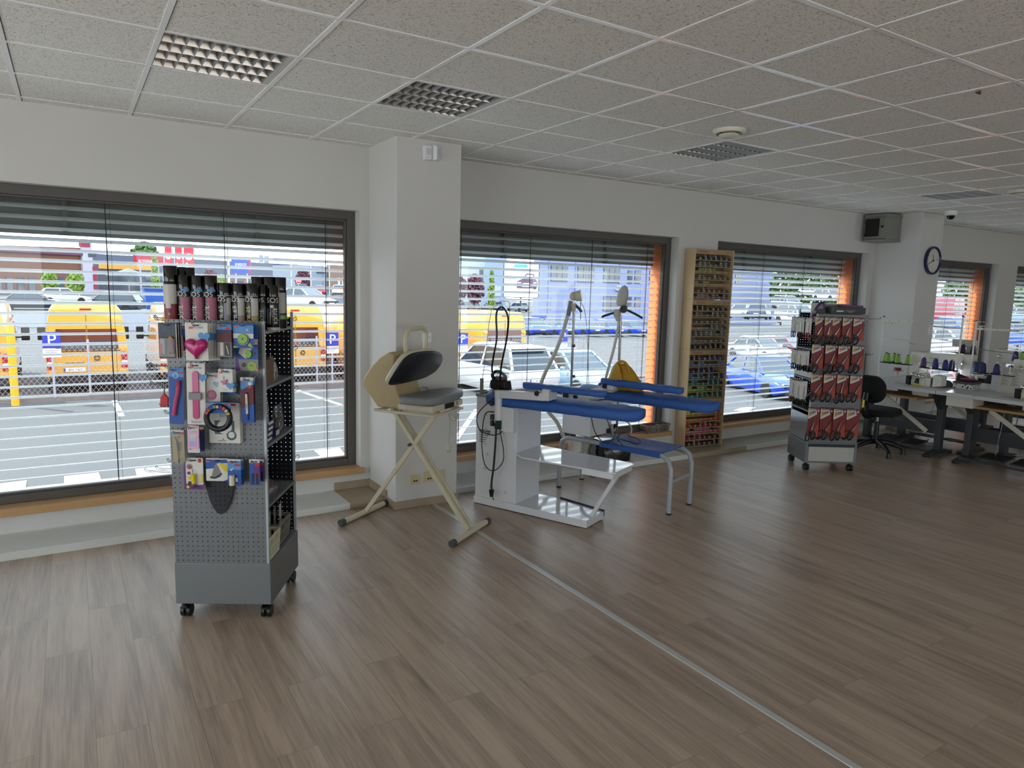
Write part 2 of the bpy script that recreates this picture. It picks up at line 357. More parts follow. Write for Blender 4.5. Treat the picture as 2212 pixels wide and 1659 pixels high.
# panes of the unseen shopfront and rear windows, added for more daylight
n = 7
for (x, y0, y1, z0, z1) in [(X0R-.1, LW[0], LW[1], .1, 2.55)]:
    root = bpy.data.objects.new('window_%d' % n, None); COL.objects.link(root); struct(root); n += 1
    b = MB(m_frame)
    for i in range(5): y = y0+(y1-y0)*i/4; b.bx(x-.03, x+.03, y-.03, y+.03, z0, z1)
    b.bx(x-.03, x+.03, y0, y1, z0, z0+.06); b.bx(x-.03, x+.03, y0, y1, z1-.06, z1); b.build('frame', root); MB(m_pane).bx(x-.003, x+.003, y0, y1, z0, z1).build('pane', root)
for a, c in RW:
    root = bpy.data.objects.new('window_%d' % n, None); COL.objects.link(root); struct(root); n += 1
    b = MB(m_frame)
    for q in ((a, a+.06, .5, 2.4), (c-.06, c, .5, 2.4), (a, c, .5, .56), (a, c, 2.34, 2.4)): b.bx(q[0], q[1], Y0R-.13, Y0R-.07, q[2], q[3])
    b.build('frame', root); MB(m_pane).bx(a+.06, c-.06, Y0R-.103, Y0R-.097, .56, 2.34).build('pane', root)
# ---------------------------------------------------------------- ceiling fittings
m_refl = mat('aluminium louvre', '#8A8078', .18, metal=1., nz=.02); m_blade = mat('louvre blade', '#A9ACAF', .4, metal=.3); m_lumi = mat('luminaire body', '#C9C6BE', .5); m_tubeoff = mat('unlit tube', '#6E6A64', .35)  # brown tone in the louvre aluminium stands in for the mirrored floor
LAB = ['recessed louvred ceiling light nearest the left corner', 'recessed louvred ceiling light near the left pillar', 'recessed louvred ceiling light behind the round vent', 'recessed louvred ceiling light farthest along the room']
def luminaire(i, j, label):
    x0, y0 = GX+i*GM, GY+j*GM; t = thing('ceiling_light', label, 'ceiling light', (x0+.3, y0+.3, CH), 0, 'louvred ceiling lights')
    b = MB(m_lumi); e = .012; h = .13
    b.bx(-.3+e-.003, -.3+e, -.29, .29, 0, h); b.bx(.3-e, .3-e+.003, -.29, .29, 0, h); b.bx(-.288, .288, -.3+e-.003, -.3+e, 0, h); b.bx(-.288, .288, .3-e, .3-e+.003, 0, h); b.m(m_refl).bx(-.288, .288, -.288, .288, h-.02, h-.016).m(m_lumi)
    b.bx(.255, .288, -.288, .288, .0, .006); b.build('housing', t)
    b = MB(m_refl); w = .543; d = .576/4; x1 = -.288
    for r in range(5):   # parabolic long reflectors
        y = -.288+d*r; q = [(-.002,0),(-.006,.02),(-.014,.05),(-.034,.075)] ; ring = q+[(-a, z) for a, z in reversed(q)]
        ring = [(min(.288, max(-.288, y+a)), z+.001) for a, z in ring]
        b.loft([[(x1, yy, z) for yy, z in ring], [(x1+w, yy, z) for yy, z in ring]])
    b.build('reflectors', t, smooth=50)
    b = MB(m_blade)
    for k in range(1, 11):
        x = x1+w*k/10
        b.loft([[(x-.001, -.286, .001), (x+.001, -.286, .001), (x+.012, -.286, .05), (x-.012, -.286, .05)], [(x-.001, .286, .001), (x+.001, .286, .001), (x+.012, .286, .05), (x-.012, .286, .05)]])
    b.build('louvre_blades', t)
    for r in range(4):
        y = -.288+d*(r+.5); b = MB(m_tubeoff); b.cyl((-.28, y, .085), (.25, y, .085), .013, n=12); b.build('tube_lamp', t, smooth=40)
    return t
for (i, j), l in zip(LUM, LAB): luminaire(i, j, l)
m_cream = mat('cream plastic', '#DDD9C9', .4)
def vent(p, r, label):
    t = thing('ceiling_vent', label, 'vent', (p.x, p.y, CH), 0, 'round ceiling vents')
    MB(m_cream).lathe([(r, 0), (r, -.008), (r*.93, -.022), (r*.8, -.026), (r*.74, -.012), (r*.72, -.002)], n=36).build('rim', t, smooth=40)
    MB(m_gap).lathe([(r*.73, -.006), (r*.6, -.004)], n=36).build('slot', t)
    MB(m_cream).lathe([(r*.2, -.004), (r*.62, -.03), (r*.64, -.038), (r*.5, -.048), (r*.1, -.05)], n=36).build('dish', t, smooth=40)
vent(PZ(1576, 281, CH), .108, 'round cream ceiling vent in front of a ceiling light')
vent(PZ(2205, 412, CH), .108, 'round cream ceiling vent near the far edge of the ceiling')
p = PZ(2055, 456, CH); t = thing('dome_camera', 'white dome camera with black lens on ceiling by the clock pillar', 'camera', (p.x, p.y, CH))
MB(m_white).lathe([(.068, 0), (.07, -.03), (.062, -.05), (.055, -.055)], n=28).build('housing', t, smooth=40)
MB(mat('black dome', '#050505', .08)).lathe([(.047, -.05), (.043, -.075), (.03, -.094), (.012, -.102), (.001, -.103)], n=24).build('dome', t, smooth=60)
p = PZ(2113, 196, CH); t = MB(mat('brown leaf scrap', '#6A4A3A', .8)).loft([[p+Vector((x*.03, y*.018, -.004-abs(x)*.012)) for x, y in ((-1,0),(-.3,-1),(.6,-.4),(1,.2),(.2,.6))], [p+Vector((x*.03, y*.018, -.001-abs(x)*.012)) for x, y in ((-1,0),(-.3,-1),(.6,-.4),(1,.2),(.2,.6))]]).build('insect_trap'); tag(t, 'small brown scrap stuck to a ceiling tile', 'scrap')
# ---------------------------------------------------------------- wall fittings
for k, (px, lab) in enumerate(((921, 'white motion sensor on left pillar, facing the room'), (937, 'white motion sensor turned to the right beside its twin'))):
    p = PY(px, 331, 4.93); rz = 0 if k == 0 else math.radians(38); t = thing('motion_sensor', lab, 'sensor', (p.x, p.y, p.z), rz, 'motion sensors on the pillar')
    b = MB(m_white); w, h = .031, .055; b.loft([[(x*w, -.002+(.012 if k else 0), z*h) for x, z in rrect(2, 2, .3)], [(x*w, -.022, z*h) for x, z in rrect(2, 2, .3)], [(x*w*.8, -.038, z*h*.9) for x, z in rrect(2, 2, .4)]]); b.build('case', t, smooth=35)
    MB(mat('pearl lens', '#CFCED6', .25)).loft([[(x*.02, -.037, z*.025+.008) for x, z in rrect(2, 2, .2)], [(x*.016, -.041, z*.022+.008) for x, z in rrect(2, 2, .2)]]).build('lens', t, smooth=40)
    MB(m_gask).disc((.0, -.0395, -.035), X3, Z3, .003).build('indicator', t)
m_ivory = mat('ivory socket plastic', '#CDBE93', .4); m_bl = mat('black plastic', '#111112', .4, nz=.1)
for px, lab, kind in ((896,'ivory network socket on pillar, nearest its corner',0),(926,'ivory network socket in the middle behind the press leg',0),(951,'ivory network socket on pillar, rightmost of three',1)):
    p = PY(px, 1035-(px-896)*.17, 4.93); t = thing('network_socket', lab, 'socket', (p.x, p.y, p.z), 0, 'ivory sockets on the pillar')
    MB(m_ivory).bx(-.041, .041, -.009, .004, -.041, .041).build('plate', t, bev=.003); MB(m_ivory).bx(-.03, .03, -.013, -.009, -.03, .03).build('insert', t, bev=.002)
    b = MB(m_bl)
    if kind == 0: b.bx(-.018, -.002, -.0135, -.012, -.017, -.005); b.bx(.002, .018, -.0135, -.012, -.017, -.005)
    else: b.bx(-.008, .008, -.0135, -.012, -.018, -.006)
    b.build('ports', t)
p = PY(921, 729, 4.93); t = thing('power_socket', 'white double wall socket on pillar beside the press handle', 'socket', (p.x, p.y, p.z))
MB(m_white).bx(-.04, .04, -.01, .004, -.04, .04).build('plate', t, bev=.004); MB(mat('socket recess','#77787A',.5)).disc((-.012, -.0105, 0), X3, Z3, .012, r2=.03).build('sockets', t); MB(m_gask).disc((.02, -.0105, .004), X3, Z3, .003).build('indicator', t)
p = PY(2008, 713, 4.90); t = thing('light_switch', 'white wall switch on right pillar below the clock', 'switch', (p.x, p.y, p.z)); MB(m_white).bx(-.04, .04, -.012, .004, -.06, .06).build('plate', t, bev=.004); MB(m_white).bx(-.02, .02, -.018, -.012, -.03, .03).build('rocker', t, bev=.003)
# wall clock
p = PY(2011, 563, 4.90); t = thing('wall_clock', 'round blue rimmed wall clock with white dial on right pillar', 'clock', (p.x, 4.90, p.z)); R = .178
MB(mat('navy clock rim','#1B1F58',.3)).lathe([(R*.96,0),(R,.012),(R,.04),(R*.93,.046),(R*.86,.036),(R*.86,.02)], ax=(0,-1,0), n=40).build('rim', t, smooth=40)
MB(mat('clock dial','#D5D3CC',.5)).disc((0,-.025,0), X3, Z3, R*.88, 40).build('dial', t)
b = MB(mat('clock print','#2A2A3A',.6))
for h in range(1, 13): a = math.pi/2-h*math.pi/6; b.text(str(h), (R*.70*math.cos(a), -.0262, R*.70*math.sin(a)-.011), X3, Z3, .032 if h%3 == 0 else .026)
b.build('numerals', t)
b = MB(m_gask)
for ang, ln, w in ((97, .075, .007), (205, .115, .005), (12, .12, .0022)): a = math.radians(ang); d = Vector((math.cos(a), 0, math.sin(a))); b.bar(Vector((0,-.03,0))-d*.02, Vector((0,-.03,0))+d*ln, w, .002, up=(0,1,0))
b.cyl((0,-.026,0),(0,-.036,0),.008); b.build('hands', t)
# grey wall cabinet by the pillar
t = thing('wall_cabinet', 'grey metal network cabinet with dark glass door on right pillar', 'cabinet', (9.14, 5.30, 2.45)); m_cab = mat('grey cabinet steel','#7F8078',.45,nz=.05)
MB(m_cab).bx(-.34, -.004, -.14, .14, .02, .335).build('body', t, bev=.006); MB(m_cab).bx(-.36, -.004, -.15, .15, .30, .345).build('cap', t, bev=.008); MB(m_cab).bx(-.36, -.004, -.15, .15, 0, .03).build('base', t, bev=.008)
d = MB(m_cab).bx(-.366, -.342, -.138, .138, .035, .298).build('door', t, bev=.004); MB(mat('smoked glass','#0A0B0C',.1)).bx(-.369, -.364, -.06, .125, .06, .285).build('glass', d)
MB(mat('black lock','#15161A',.3)).cyl((-.375,-.10,.18),(-.362,-.10,.18),.016).build('lock', d, smooth=40)
MB(m_bl).bx(-.369,-.36,.128,.138,.07,.1).bx(-.369,-.36,.128,.138,.23,.26).build('hinges', d)
# ================================================================ OUTSIDE: CAR PARK AND STREET
def gh(x, y): return -1.5 - .034*max(0, x-9) + .012*(y-22)
def PG(px, py):
    d = ray(px, py); t = 20.
    for _ in range(60):
        p = EYE+d*t; z = gh(p.x, p.y); t += (p.z-z)*4 if d.z < -.02 else 0
        t = max(5, min(t, 260))
    p = EYE+d*t; return Vector((p.x, p.y, gh(p.x, p.y)))
def PD(px, py, D): return EYE+ray(px, py)*D
m_asph = mat('asphalt', '#4E4E4D', .9, nz=.22, ns=45, bump=.4, bs=120); m_wline = mat('road paint', '#C9C9C6', .8, nz=.08, ns=30)
b = MB(m_asph); xs = [-90,-40,-15,0,9,20,40,80,160,300]; ys = [OY,12,22,40,80,160,280]
b.add([(x, y, gh(x, y)) for y in ys for x in xs], [(j*len(xs)+i, j*len(xs)+i+1, (j+1)*len(xs)+i+1, (j+1)*len(xs)+i) for j in range(len(ys)-1) for i in range(len(xs)-1)])
struct(b.build('ground', recalc=False))
def gquad(pts, name='road_marking'): struct(MB(m_wline).loft([[Vector(p)+Z3*.004 for p in pts], [Vector(p)+Z3*.012 for p in pts]]).build(name))
def gline(a, c, w=.13):
    a, c = PG(*a), PG(*c); d = (c-a).normalized(); n = Vector((d.y, -d.x, 0))*w/2; gquad([a-n, a+n, c+n, c-n])
gline((640,843),(736,875)); gline((247,866),(263,900)); gline((-20,880),(8,862)); gline((985,950),(1030,885))
for q in ([(-15,1048),(58,1039),(53,1066),(-15,1074)], [(139,1030),(213,1022),(222,1047),(138,1057)], [(292,1014),(366,1007),(378,1027),(298,1038)], [(676,972),(733,968),(748,986),(700,992)],
          [(1560,905),(1590,893),(1640,896),(1612,908)], [(1640,893),(1664,883),(1712,887),(1690,897)], [(1585,887),(1606,880),(1632,881),(1612,889)], [(1000,985),(1080,975),(1100,990),(1020,1003)]):
    gquad([PG(*p) for p in q])
# ---- chain link fence with posts
FYY = 21.9; m_galv = mat('galvanised steel', '#A9A4B0', .5, metal=.2); m_wire = mat('fence wire', '#B5A9A8', .6)
t = thing('chain_link_fence', 'galvanised chain link fence along the car park behind the vans', 'fence', (0, FYY, gh(0, FYY)))
b = MB(m_wire); Hf = 1.5; x = -9.; r_ = .0042
while x < 42:
    for s_ in (1, -1):
        x0, x1 = (x, x+Hf*.8) if s_ == 1 else (x+Hf*.8, x); g0 = gh(x, FYY)-gh(0, FYY)
        p0, p1 = Vector((x0, 0, g0)), Vector((x1, 0, g0+Hf)); d = Vector((1, 0, 0)); b.loft([[p0-d*r_, p0+Y3*r_*1.6, p0+d*r_], [p1-d*r_, p1+Y3*r_*1.6, p1+d*r_]], cap=False)
    x += .125
b.build('wire_mesh', t)
b = MB(m_galv)
for zz in (Hf, .75, .08): b.tube([(x, 0, gh(x, FYY)-gh(0, FYY)+zz) for x in (-9, 9, 42)], .006, n=5)
b.build('tension_wires', t)
x = -7.9
while x < 42: g0 = gh(x, FYY)-gh(0, FYY); MB(m_galv).cyl((x, .03, g0-.1), (x, .03, g0+1.58), .03, n=8).build('post', t, smooth=40); x += 2.06
struct(MB(mat('fence kerb','#6E625C',.95,nz=.25,ns=8,bump=.6,bs=30)).loft([[(x, FYY-.35, gh(x, FYY)-.1), (x, FYY-.3, gh(x, FYY)+.1), (x, FYY+.25, gh(x, FYY)+.12), (x, FYY+.3, gh(x, FYY)-.1)] for x in (-20, 9, 60)]).build('kerb'))
m_sblue = mat('sign blue', '#2339A0', .4); m_swhite = mat('sign white', '#E9E9EE', .4); m_sred = mat('sign red', '#D2232F', .4)
def psign(px, py, lab):
    p = PY(px, py, FYY-.3); t = thing('parking_sign', lab, 'sign', p, 0, 'parking signs on the fence')
    MB(m_sblue).bx(-.2, .2, 0, .012, -.0, .42).build('panel', t); MB(m_swhite).text('P', (0, -.003, .07), X3, Z3, .42).build('lettering', t)
    b = MB(m_swhite); b.bx(-.2, .2, 0, .012, -.24, -.02); b.m(mat('grey print','#8A8A98',.6)); [b.bx(-.15, .15-.04*i, -.002, 0, -.08-.05*i, -.06-.05*i) for i in range(3)]; b.build('supplementary_plate', t)
    MB(m_galv).cyl((0, .03, -(p.z-gh(p.x, FYY))-.1), (0, .03, .42), .028, n=8).build('post', t)
for px, py, lab in ((112,752,'blue parking sign by the leftmost whole van'), (718,747,'blue parking sign beside the window frame before the left pillar'), (1000,745,'blue parking sign just right of the left pillar'), (1217,738,'blue parking sign in front of the blue cars'), (1730,725,'blue parking sign seen left of the scissors stand')): psign(px, py, lab)
p = PY(33, 867, 21.3); p.z = gh(p.x, p.y); t = thing('bollard', 'tall yellow steel bollard before the van at the photo edge', 'bollard', p); MB(mat('yellow paint','#D9A50C',.5,nz=.1)).cyl((0,0,-.1),(0,0,2.05),.09,n=14).build('post', t, smooth=40)
# ---- vehicles
m_tyre = mat('tyre rubber', '#121213', .8); m_rim = mat('alloy rim', '#B9BCC2', .3, metal=.7); m_cglass = mat('car glass', '#22303A', .06, coat=.5, nz=.02); m_trim = mat('car trim', '#18181B', .5); m_tail = mat('tail light', '#A81420', .2, coat=.5); m_head = mat('head light', '#D6DCE2', .12, coat=.5); m_amber = mat('reversing lens', '#E8D3C9', .2)
def paint(n, c): return mat('paint '+n, c, .28, coat=.8, nz=.01)
def wheel(par, x, y, r, w=.2):
    s_ = 1 if x > 0 else -1; b = MB(m_tyre); b.lathe([(r*.6, -w/2), (r*.92, -w/2), (r, -w*.35), (r, w*.35), (r*.92, w/2), (r*.6, w/2)], o=(x, y, r), ax=(s_, 0, 0), n=20); o = b.build('wheel', par, smooth=40)
    b = MB(m_rim); b.lathe([(r*.64, w*.3), (r*.66, w*.46), (r*.6, w*.46), (r*.56, w*.34), (.001, w*.3)], o=(x, y, r), ax=(s_, 0, 0), n=20, cap=False)
    for k in range(5): a = k*2*math.pi/5; d = Vector((0, math.cos(a), math.sin(a))); c = Vector((x+s_*w*.42, y, r)); b.bar(c, c+d*r*.6, r*.16, .02, up=(1, 0, 0))
    b.cyl((x+s_*w*.3, y, r), (x+s_*w*.48, y, r), r*.15, n=10); b.build('rim', o, smooth=40)
    return o
def plate(par, y, z, text, fr):
    b = MB(m_swhite); s_ = -1 if fr < 0 else 1; b.bx(-.26, .26, min(y, y+s_*.012), max(y, y+s_*.012), z, z+.11); b.m(m_sblue); yy = y+s_*.0135; u = X3 if s_ < 0 else -X3
    b.flat([(-.26, 0), (-.215, 0), (-.215, .11), (-.26, .11)], (0, yy, z), u, Z3); b.m(m_trim); b.text(text, (.02, yy, z+.02), u, Z3, .09); return b.build('number_plate', par)
def car(label, cat_, kind, c, p, az, group=None, plate_t='1AD 4728'):
    """front faces local +y; az = heading in degrees from world +y towards +x"""
    m_p = paint(c[0], c[1]); suv = kind == 'suv'; sed = kind == 'sedan'
    Lh, Wd, Ht = {'suv': (4.6,1.86,1.64), 'sedan': (4.65,1.82,1.45), 'hatch': (4.2,1.78,1.5)}[kind]
    t = thing('car', label, cat_, p, -math.radians(az), group); wr = .36 if suv else .32; hl = Lh/2
    gc = .22 if suv else .16; bl = .98 if suv else .88; hw = Wd/2
    st = [(-hl, .50, .86, bl-.10), (-hl+.08, .34, .95, bl-.02), (-hl+.5, gc, 1., bl+.03), (-.2, gc, 1., bl), (hl-1.25, gc, 1., bl-.02), (hl-.5, gc, .97, bl-.14), (hl-.08, .30, .86, bl-.26), (hl, .42, .76, bl-.36)]
    rings = []
    for y, z0, f, z1 in st: rings.append([(s_*hw*f*k, y, z) for s_, k, z in ((-1,.88,z0),(-1,1,z0+.22),(-1,1.,(z0+z1)/2+.08),(-1,.96,z1-.06),(-1,.84,z1),(1,.84,z1),(1,.96,z1-.06),(1,1.,(z0+z1)/2+.08),(1,1,z0+.22),(1,.88,z0))])
    MB(m_p).loft(rings).build('body', t, smooth=50)
    yb, ytb, ytf, yf = (-hl+.12, -hl+.55, .35, 1.15) if suv else ((-hl+.75, -hl+1.35, .3, 1.1) if sed else (-hl+.15, -hl+.6, .3, 1.15))
    lo = [(-hw*.86, yb, bl), (hw*.86, yb, bl), (hw*.86, yf, bl-.03), (-hw*.86, yf, bl-.03)]; rz_ = Ht-.07; hi = [(-hw*.68, ytb, rz_), (hw*.68, ytb, rz_), (hw*.68, ytf, rz_), (-hw*.68, ytf, rz_)]
    MB(m_cglass).hexa(lo, hi).build('windows', t, bev=.03)
    b = MB(m_p); b.loft([[(x*1.02, y*1.0, z-.015) for x, y, z in hi], [(x*.99, y*.97-.02, z+.045) for x, y, z in hi], [(x*.8, y*.8-.1, z+.07) for x, y, z in hi]])
    for i in range(4): b.bar(lo[i], hi[i], .08, .07)
    for s_ in (-1, 1): b.bar((s_*hw*.87, -.35, bl-.02), (s_*hw*.69, -.4, rz_), .03, .09, up=(0,1,0))
    if suv: b.bx(-hw*.66, hw*.66, ytb-.18, ytb+.05, rz_, rz_+.05)
    b.build('roof', t, bev=.02)
    for x, y in ((-hw+.09, hl-.85), (hw-.09, hl-.85), (-hw+.09, -hl+.85), (hw-.09, -hl+.85)): wheel(t, x, y, wr)
    for s_ in (-1, 1):
        MB(m_tail).bx(s_*hw*.55-.17, s_*hw*.55+.17, -hl-.012+.06, -hl+.2, bl-.22, bl-.08).build('tail_light', t, bev=.02); MB(m_head).bx(s_*hw*.6-.16, s_*hw*.6+.16, hl-.16, hl-.02, bl-.38, bl-.24).build('head_light', t, bev=.02)
        MB(m_p).ball((s_*(hw+.09), .85, bl+.06), (.1, .06, .07), 10, 6).build('mirror', t, smooth=60)
    b = MB(m_trim); b.bx(-hw*.8, hw*.8, -hl-.01, -hl+.1, .3, .46); b.bx(-hw*.55, hw*.55, hl-.05, hl+.012, .45, .62); b.bx(-hw*.7, hw*.7, hl-.2, hl-.01, .24, .38); b.build('bumper_trim', t, bev=.02)
    plate(t, -hl-.005, bl-.36, plate_t, -1); plate(t, hl+.012, .4, plate_t, 1)
    return t
def van(label, X, plate_t='4P5 2907', group='yellow vans parked behind the fence', c=('van yellow','#D59C32'), Y=22.75, az=0., win='#5A2A1C'):
    m_y = paint(*c); t = thing('van', label, 'van', (X, Y, gh(X, Y)), -math.radians(az), group); W, Ln, Hh = .98, 5.6, 2.5
    def sec(y, zt, wt=.86, zb=.32): return [(s_*W*k, y, z) for s_, k, z in ((-1,.9,zb),(-1,1,.5),(-1,1.,1.2),(-1,.96,1.75),(-1,wt,zt-.16),(-1,wt-.1,zt-.02),(1,wt-.1,zt-.02),(1,wt,zt-.16),(1,.96,1.75),(1,1.,1.2),(1,1,.5),(1,.9,zb))]
    rings = [sec(.0, Hh-.06), sec(.05, Hh), sec(2.2, Hh), sec(3.7, Hh-.02), sec(4.2, Hh-.14, .82)]
    def hood(y, z, f): return [(s_*W*k*f, y, zz) for s_, k, zz in ((-1,.9,.32),(-1,1,.5),(-1,1.,.85),(-1,.98,z-.12),(-1,.9,z-.05),(-1,.78,z),(1,.78,z),(1,.9,z-.05),(1,.98,z-.12),(1,1.,.85),(1,1,.5),(1,.9,.32))]
    rings += [hood(4.95, 1.35, .98), hood(5.45, 1.12, .95), hood(Ln, .95, .85)]
    MB(m_y).loft(rings).build('body', t, smooth=40)
    b = MB(m_y); b.m(mat('van rear window', win, .15, coat=.4))
    for s_ in (-1, 1):
        q = MB(mat('van rear window', win, .15, coat=.4)); q.loft([[(s_*.02, -.015, 1.22), (s_*.76, -.015, 1.22), (s_*.72, -.015, 1.80), (s_*.02, -.015, 1.80)], [(s_*.02, .03, 1.22), (s_*.76, .03, 1.22), (s_*.72, .03, 1.80), (s_*.02, .03, 1.80)]]).m(m_cglass).bx(min(s_*.06, s_*.7), max(s_*.06, s_*.7), -.02, -.01, 1.24, 1.48); q.build('rear_window', t)
        MB(m_tail).bx(s_*.89-.075, s_*.89+.075, -.04, .1, .90, 1.16).m(m_amber).bx(s_*.89-.07, s_*.89+.07, -.038, .1, .78, .92).m(m_tail).bx(s_*.89-.075, s_*.89+.075, -.04, .1, .70, .79).build('tail_light', t, bev=.015)
        b = MB(m_y); b.bx(s_*.84-.09, s_*.84+.09, -.05, .02, 1.66, 1.74); b.bx(s_*.84-.09, s_*.84+.09, -.05, .02, .56, .63); b.build('hinges', t, bev=.012)
        b = MB(m_trim); b.bx(s_*1.17-.11, s_*1.17+.11, 4.05, 4.2, 1.2, 1.62); b.bar((s_*.95, 4.15, 1.3), (s_*1.17, 4.15, 1.3), .05, .05); b.build('mirror', t, bev=.03)
        wheel(t, s_*(W-.1), 1.05, .34); wheel(t, s_*(W-.1), 4.55, .34)
        MB(m_cglass).loft([[(s_*.985, 3.25, 1.25), (s_*.985, 4.15, 1.25), (s_*.93, 3.85, 1.85), (s_*.945, 3.25, 1.85)], [(s_*.96, 3.25, 1.25), (s_*.96, 4.15, 1.25), (s_*.91, 3.85, 1.85), (s_*.92, 3.25, 1.85)]]).build('side_window', t)
    b = MB(m_trim); b.bx(-.92, .92, -.09, .06, .3, .52); b.bx(-.005, .005, -.012, .01, .5, 2.2); b.bx(-.55, -.1, -.03, .01, .82, .87); b.bx(-.8, .8, -.012, .01, 1.17, 1.2); b.build('rear_trim', t, bev=.01)
    b = MB(m_trim); b.ring((.22, -.02, .98), X3, Z3, .04, .08, 20); b.build('emblem', t)
    MB(m_tail).bx(-.14, .14, -.03, .02, 2.32, 2.37).build('brake_light', t, bev=.01)
    plate(t, -.02, .62, plate_t, -1).location.x = -.33
    MB(m_cglass).loft([[(-.8, 4.26, 2.15), (.8, 4.26, 2.15), (.86, 4.93, 1.42), (-.86, 4.93, 1.42)], [(-.8, 4.3, 2.17), (.8, 4.3, 2.17), (.86, 4.97, 1.44), (-.86, 4.97, 1.44)]]).build('windscreen', t)
    return t
V = [(-2.42,'yellow van at the left photo edge beside the bollard'), (.34,'yellow van in full rear view left of the display stand'), (3.12,'yellow van hidden mostly behind the spray cans and display stand'), (6.08,'yellow van just right of the display stand'), (8.72,'yellow van beside the window frame next to the left pillar'), (11.28,'yellow van just right of the left pillar'), (13.98,'yellow van beside the row of blue cars')]
for x, l in V: van(l, x)
WH, SL, DK, BL, GR, RD, LB = ('white','#BDBEC1'), ('silver','#8F959C'), ('dark','#2E2C3A'), ('bright blue','#1B49C4'), ('grey','#5A5E66'), ('red','#B01325'), ('pale blue','#7F9DB8')
suvp = PY(1160, 838, 16.9); car('white SUV with pinkish rear reflections parked beyond the ironing tables', 'car', 'suv', WH, (suvp.x, suvp.y+2.3, gh(suvp.x, suvp.y+2.3)), 0, plate_t='EL BAX 26')
mp = (suvp.x+2.75, suvp.y+2.0); t = car('pale blue sedan with star emblem facing the window beside white SUV', 'car', 'sedan', LB, (mp[0], mp[1], gh(*mp)), 180)
b = MB(m_trim); b.bx(-.62, .62, 2.28, 2.345, .44, .68); b.m(m_rim); b.ring((0, 2.35, .58), -X3, Z3, .10, .125, 24)
for a in (90, 210, 330): b.bar((0, 2.352, .58), (-.115*math.cos(math.radians(a)), 2.352, .58+.115*math.sin(math.radians(a))), .03, .01, up=(0,1,0))
b.build('star_grille', t)
for i, px in enumerate((1172, 1230, 1290, 1341, 1389)): p = PG(px, 728); car('bright blue sedan parked in a row behind the fence, number %s from the yellow van' % ORD[i].replace('first','one').replace('second','two').replace('third','three').replace('fourth','four').replace('fifth','five'), 'car', 'sedan', BL, p+Y3*2.3-Z3*0, 0, 'blue cars behind the fence')
for i, (px, c, l) in enumerate(((1010, GR, 'grey SUV in far row, nearest the left pillar'), (1062, DK, 'dark SUV in far row, under the slender tree'), (1118, SL, 'silver SUV in far row, below the car poster'), (1178, DK, 'dark SUV in far row, right of the car poster'))): p = PG(px, 673); car(l, 'car', 'suv', c, p, -8, 'SUVs in the far row')
def carD(label, kind, c, px, py, D, az, grp='cars across the car park'):
    p = PD(px, py, D); p.z = gh(p.x, p.y) if abs(p.z-gh(p.x, p.y)) < 1.2 else p.z; return car(label, 'car', kind, c, p, az, grp)
carD('dark sedan side on behind the leftmost yellow van', 'sedan', DK, 70, 668, 56, 92)
carD('white hatchback between dark sedan and dark SUV', 'hatch', WH, 140, 655, 66, 84)
carD('dark SUV with red tail lights above the middle yellow van', 'suv', ('graphite','#343A40'), 243, 667, 56, -62)
carD('white car above the yellow van right of display stand', 'sedan', WH, 660, 668, 48, 150); carD('pale car beside the display stand cans', 'hatch', SL, 632, 660, 62, 170)
carD('dark hatchback below the no entry sign', 'hatch', DK, 652, 638, 92, 20); carD('red hatchback right of the dark hatchback', 'hatch', RD, 690, 640, 98, 15); carD('small white car by the window frame', 'hatch', WH, 735, 640, 92, 25)
carD('blue sedan close outside the window right of thread rack', 'sedan', BL, 1652, 828, 27, 200); carD('white sedan behind the close blue sedan', 'sedan', WH, 1640, 757, 45, 190); carD('dark blue car in front of the lilac building', 'hatch', ('navy','#20284E'), 1640, 690, 66, 60); carD('white car in front of the lilac building', 'sedan', WH, 1608, 688, 70, 75)
carD('white SUV beside the scissors stand top', 'suv', WH, 1722, 700, 60, 200); carD('silver SUV left of the scissors stand', 'suv', SL, 1700, 668, 84, 200); carD('red hatchback left of the scissors stand', 'hatch', RD, 1700, 742, 46, 180); carD('white hatchback above the purple tape dispenser', 'suv', WH, 1790, 650, 90, 200)
carD('white sedan right of the lilac building', 'sedan', WH, 1760, 640, 110, 190)
van('red van seen through the window right of the clock', 0, group='vans across the car park', c=('van red','#A8203A'), win='#1B2024').location = PD(2068, 700, 62)-Z3*.2
carD('blue sedan below the red van right of clock', 'sedan', BL, 2062, 728, 52, 200); carD('white car low in the window right of the clock', 'sedan', WH, 2055, 775, 33, 200); carD('red car low in the window right of clock', 'hatch', RD, 2060, 810, 27, 200); carD('pale blue car in the rightmost window', 'sedan', LB, 2215, 700, 60, 200); carD('blue car in the rightmost window', 'sedan', BL, 2215, 750, 44, 200)
p = PD(338, 668, 60); t = thing('skip', 'blue waste container behind the dark SUV', 'container', p); MB(mat('blue steel','#2A55A5',.5,nz=.1)).loft([[(-.8,-1,.0),(.8,-1,0),(.8,1,0),(-.8,1,0)],[(-.95,-1.2,1.7),(.95,-1.2,1.7),(.95,1.2,1.7),(-.95,1.2,1.7)]]).build('body', t, bev=.03); MB(mat('dark blue steel','#1C3974',.5)).bx(-1,1,-1.25,1.25,1.65,1.8).build('rim', t)
b = MB(mat('grey barrier','#9C9EA9',.7,nz=.06)); a, c = PD(-60,712,40), PD(352,705,40); b.loft([[a+Z3*-.5,a+Y3*.2-Z3*.5,a+Y3*.2+Z3*.95,a+Z3*.95],[c-Z3*.5,c+Y3*.2-Z3*.5,c+Y3*.2+Z3*.95,c+Z3*.95]]); tag(b.build('barrier_wall'), 'low grey barrier wall behind the yellow vans', 'wall')
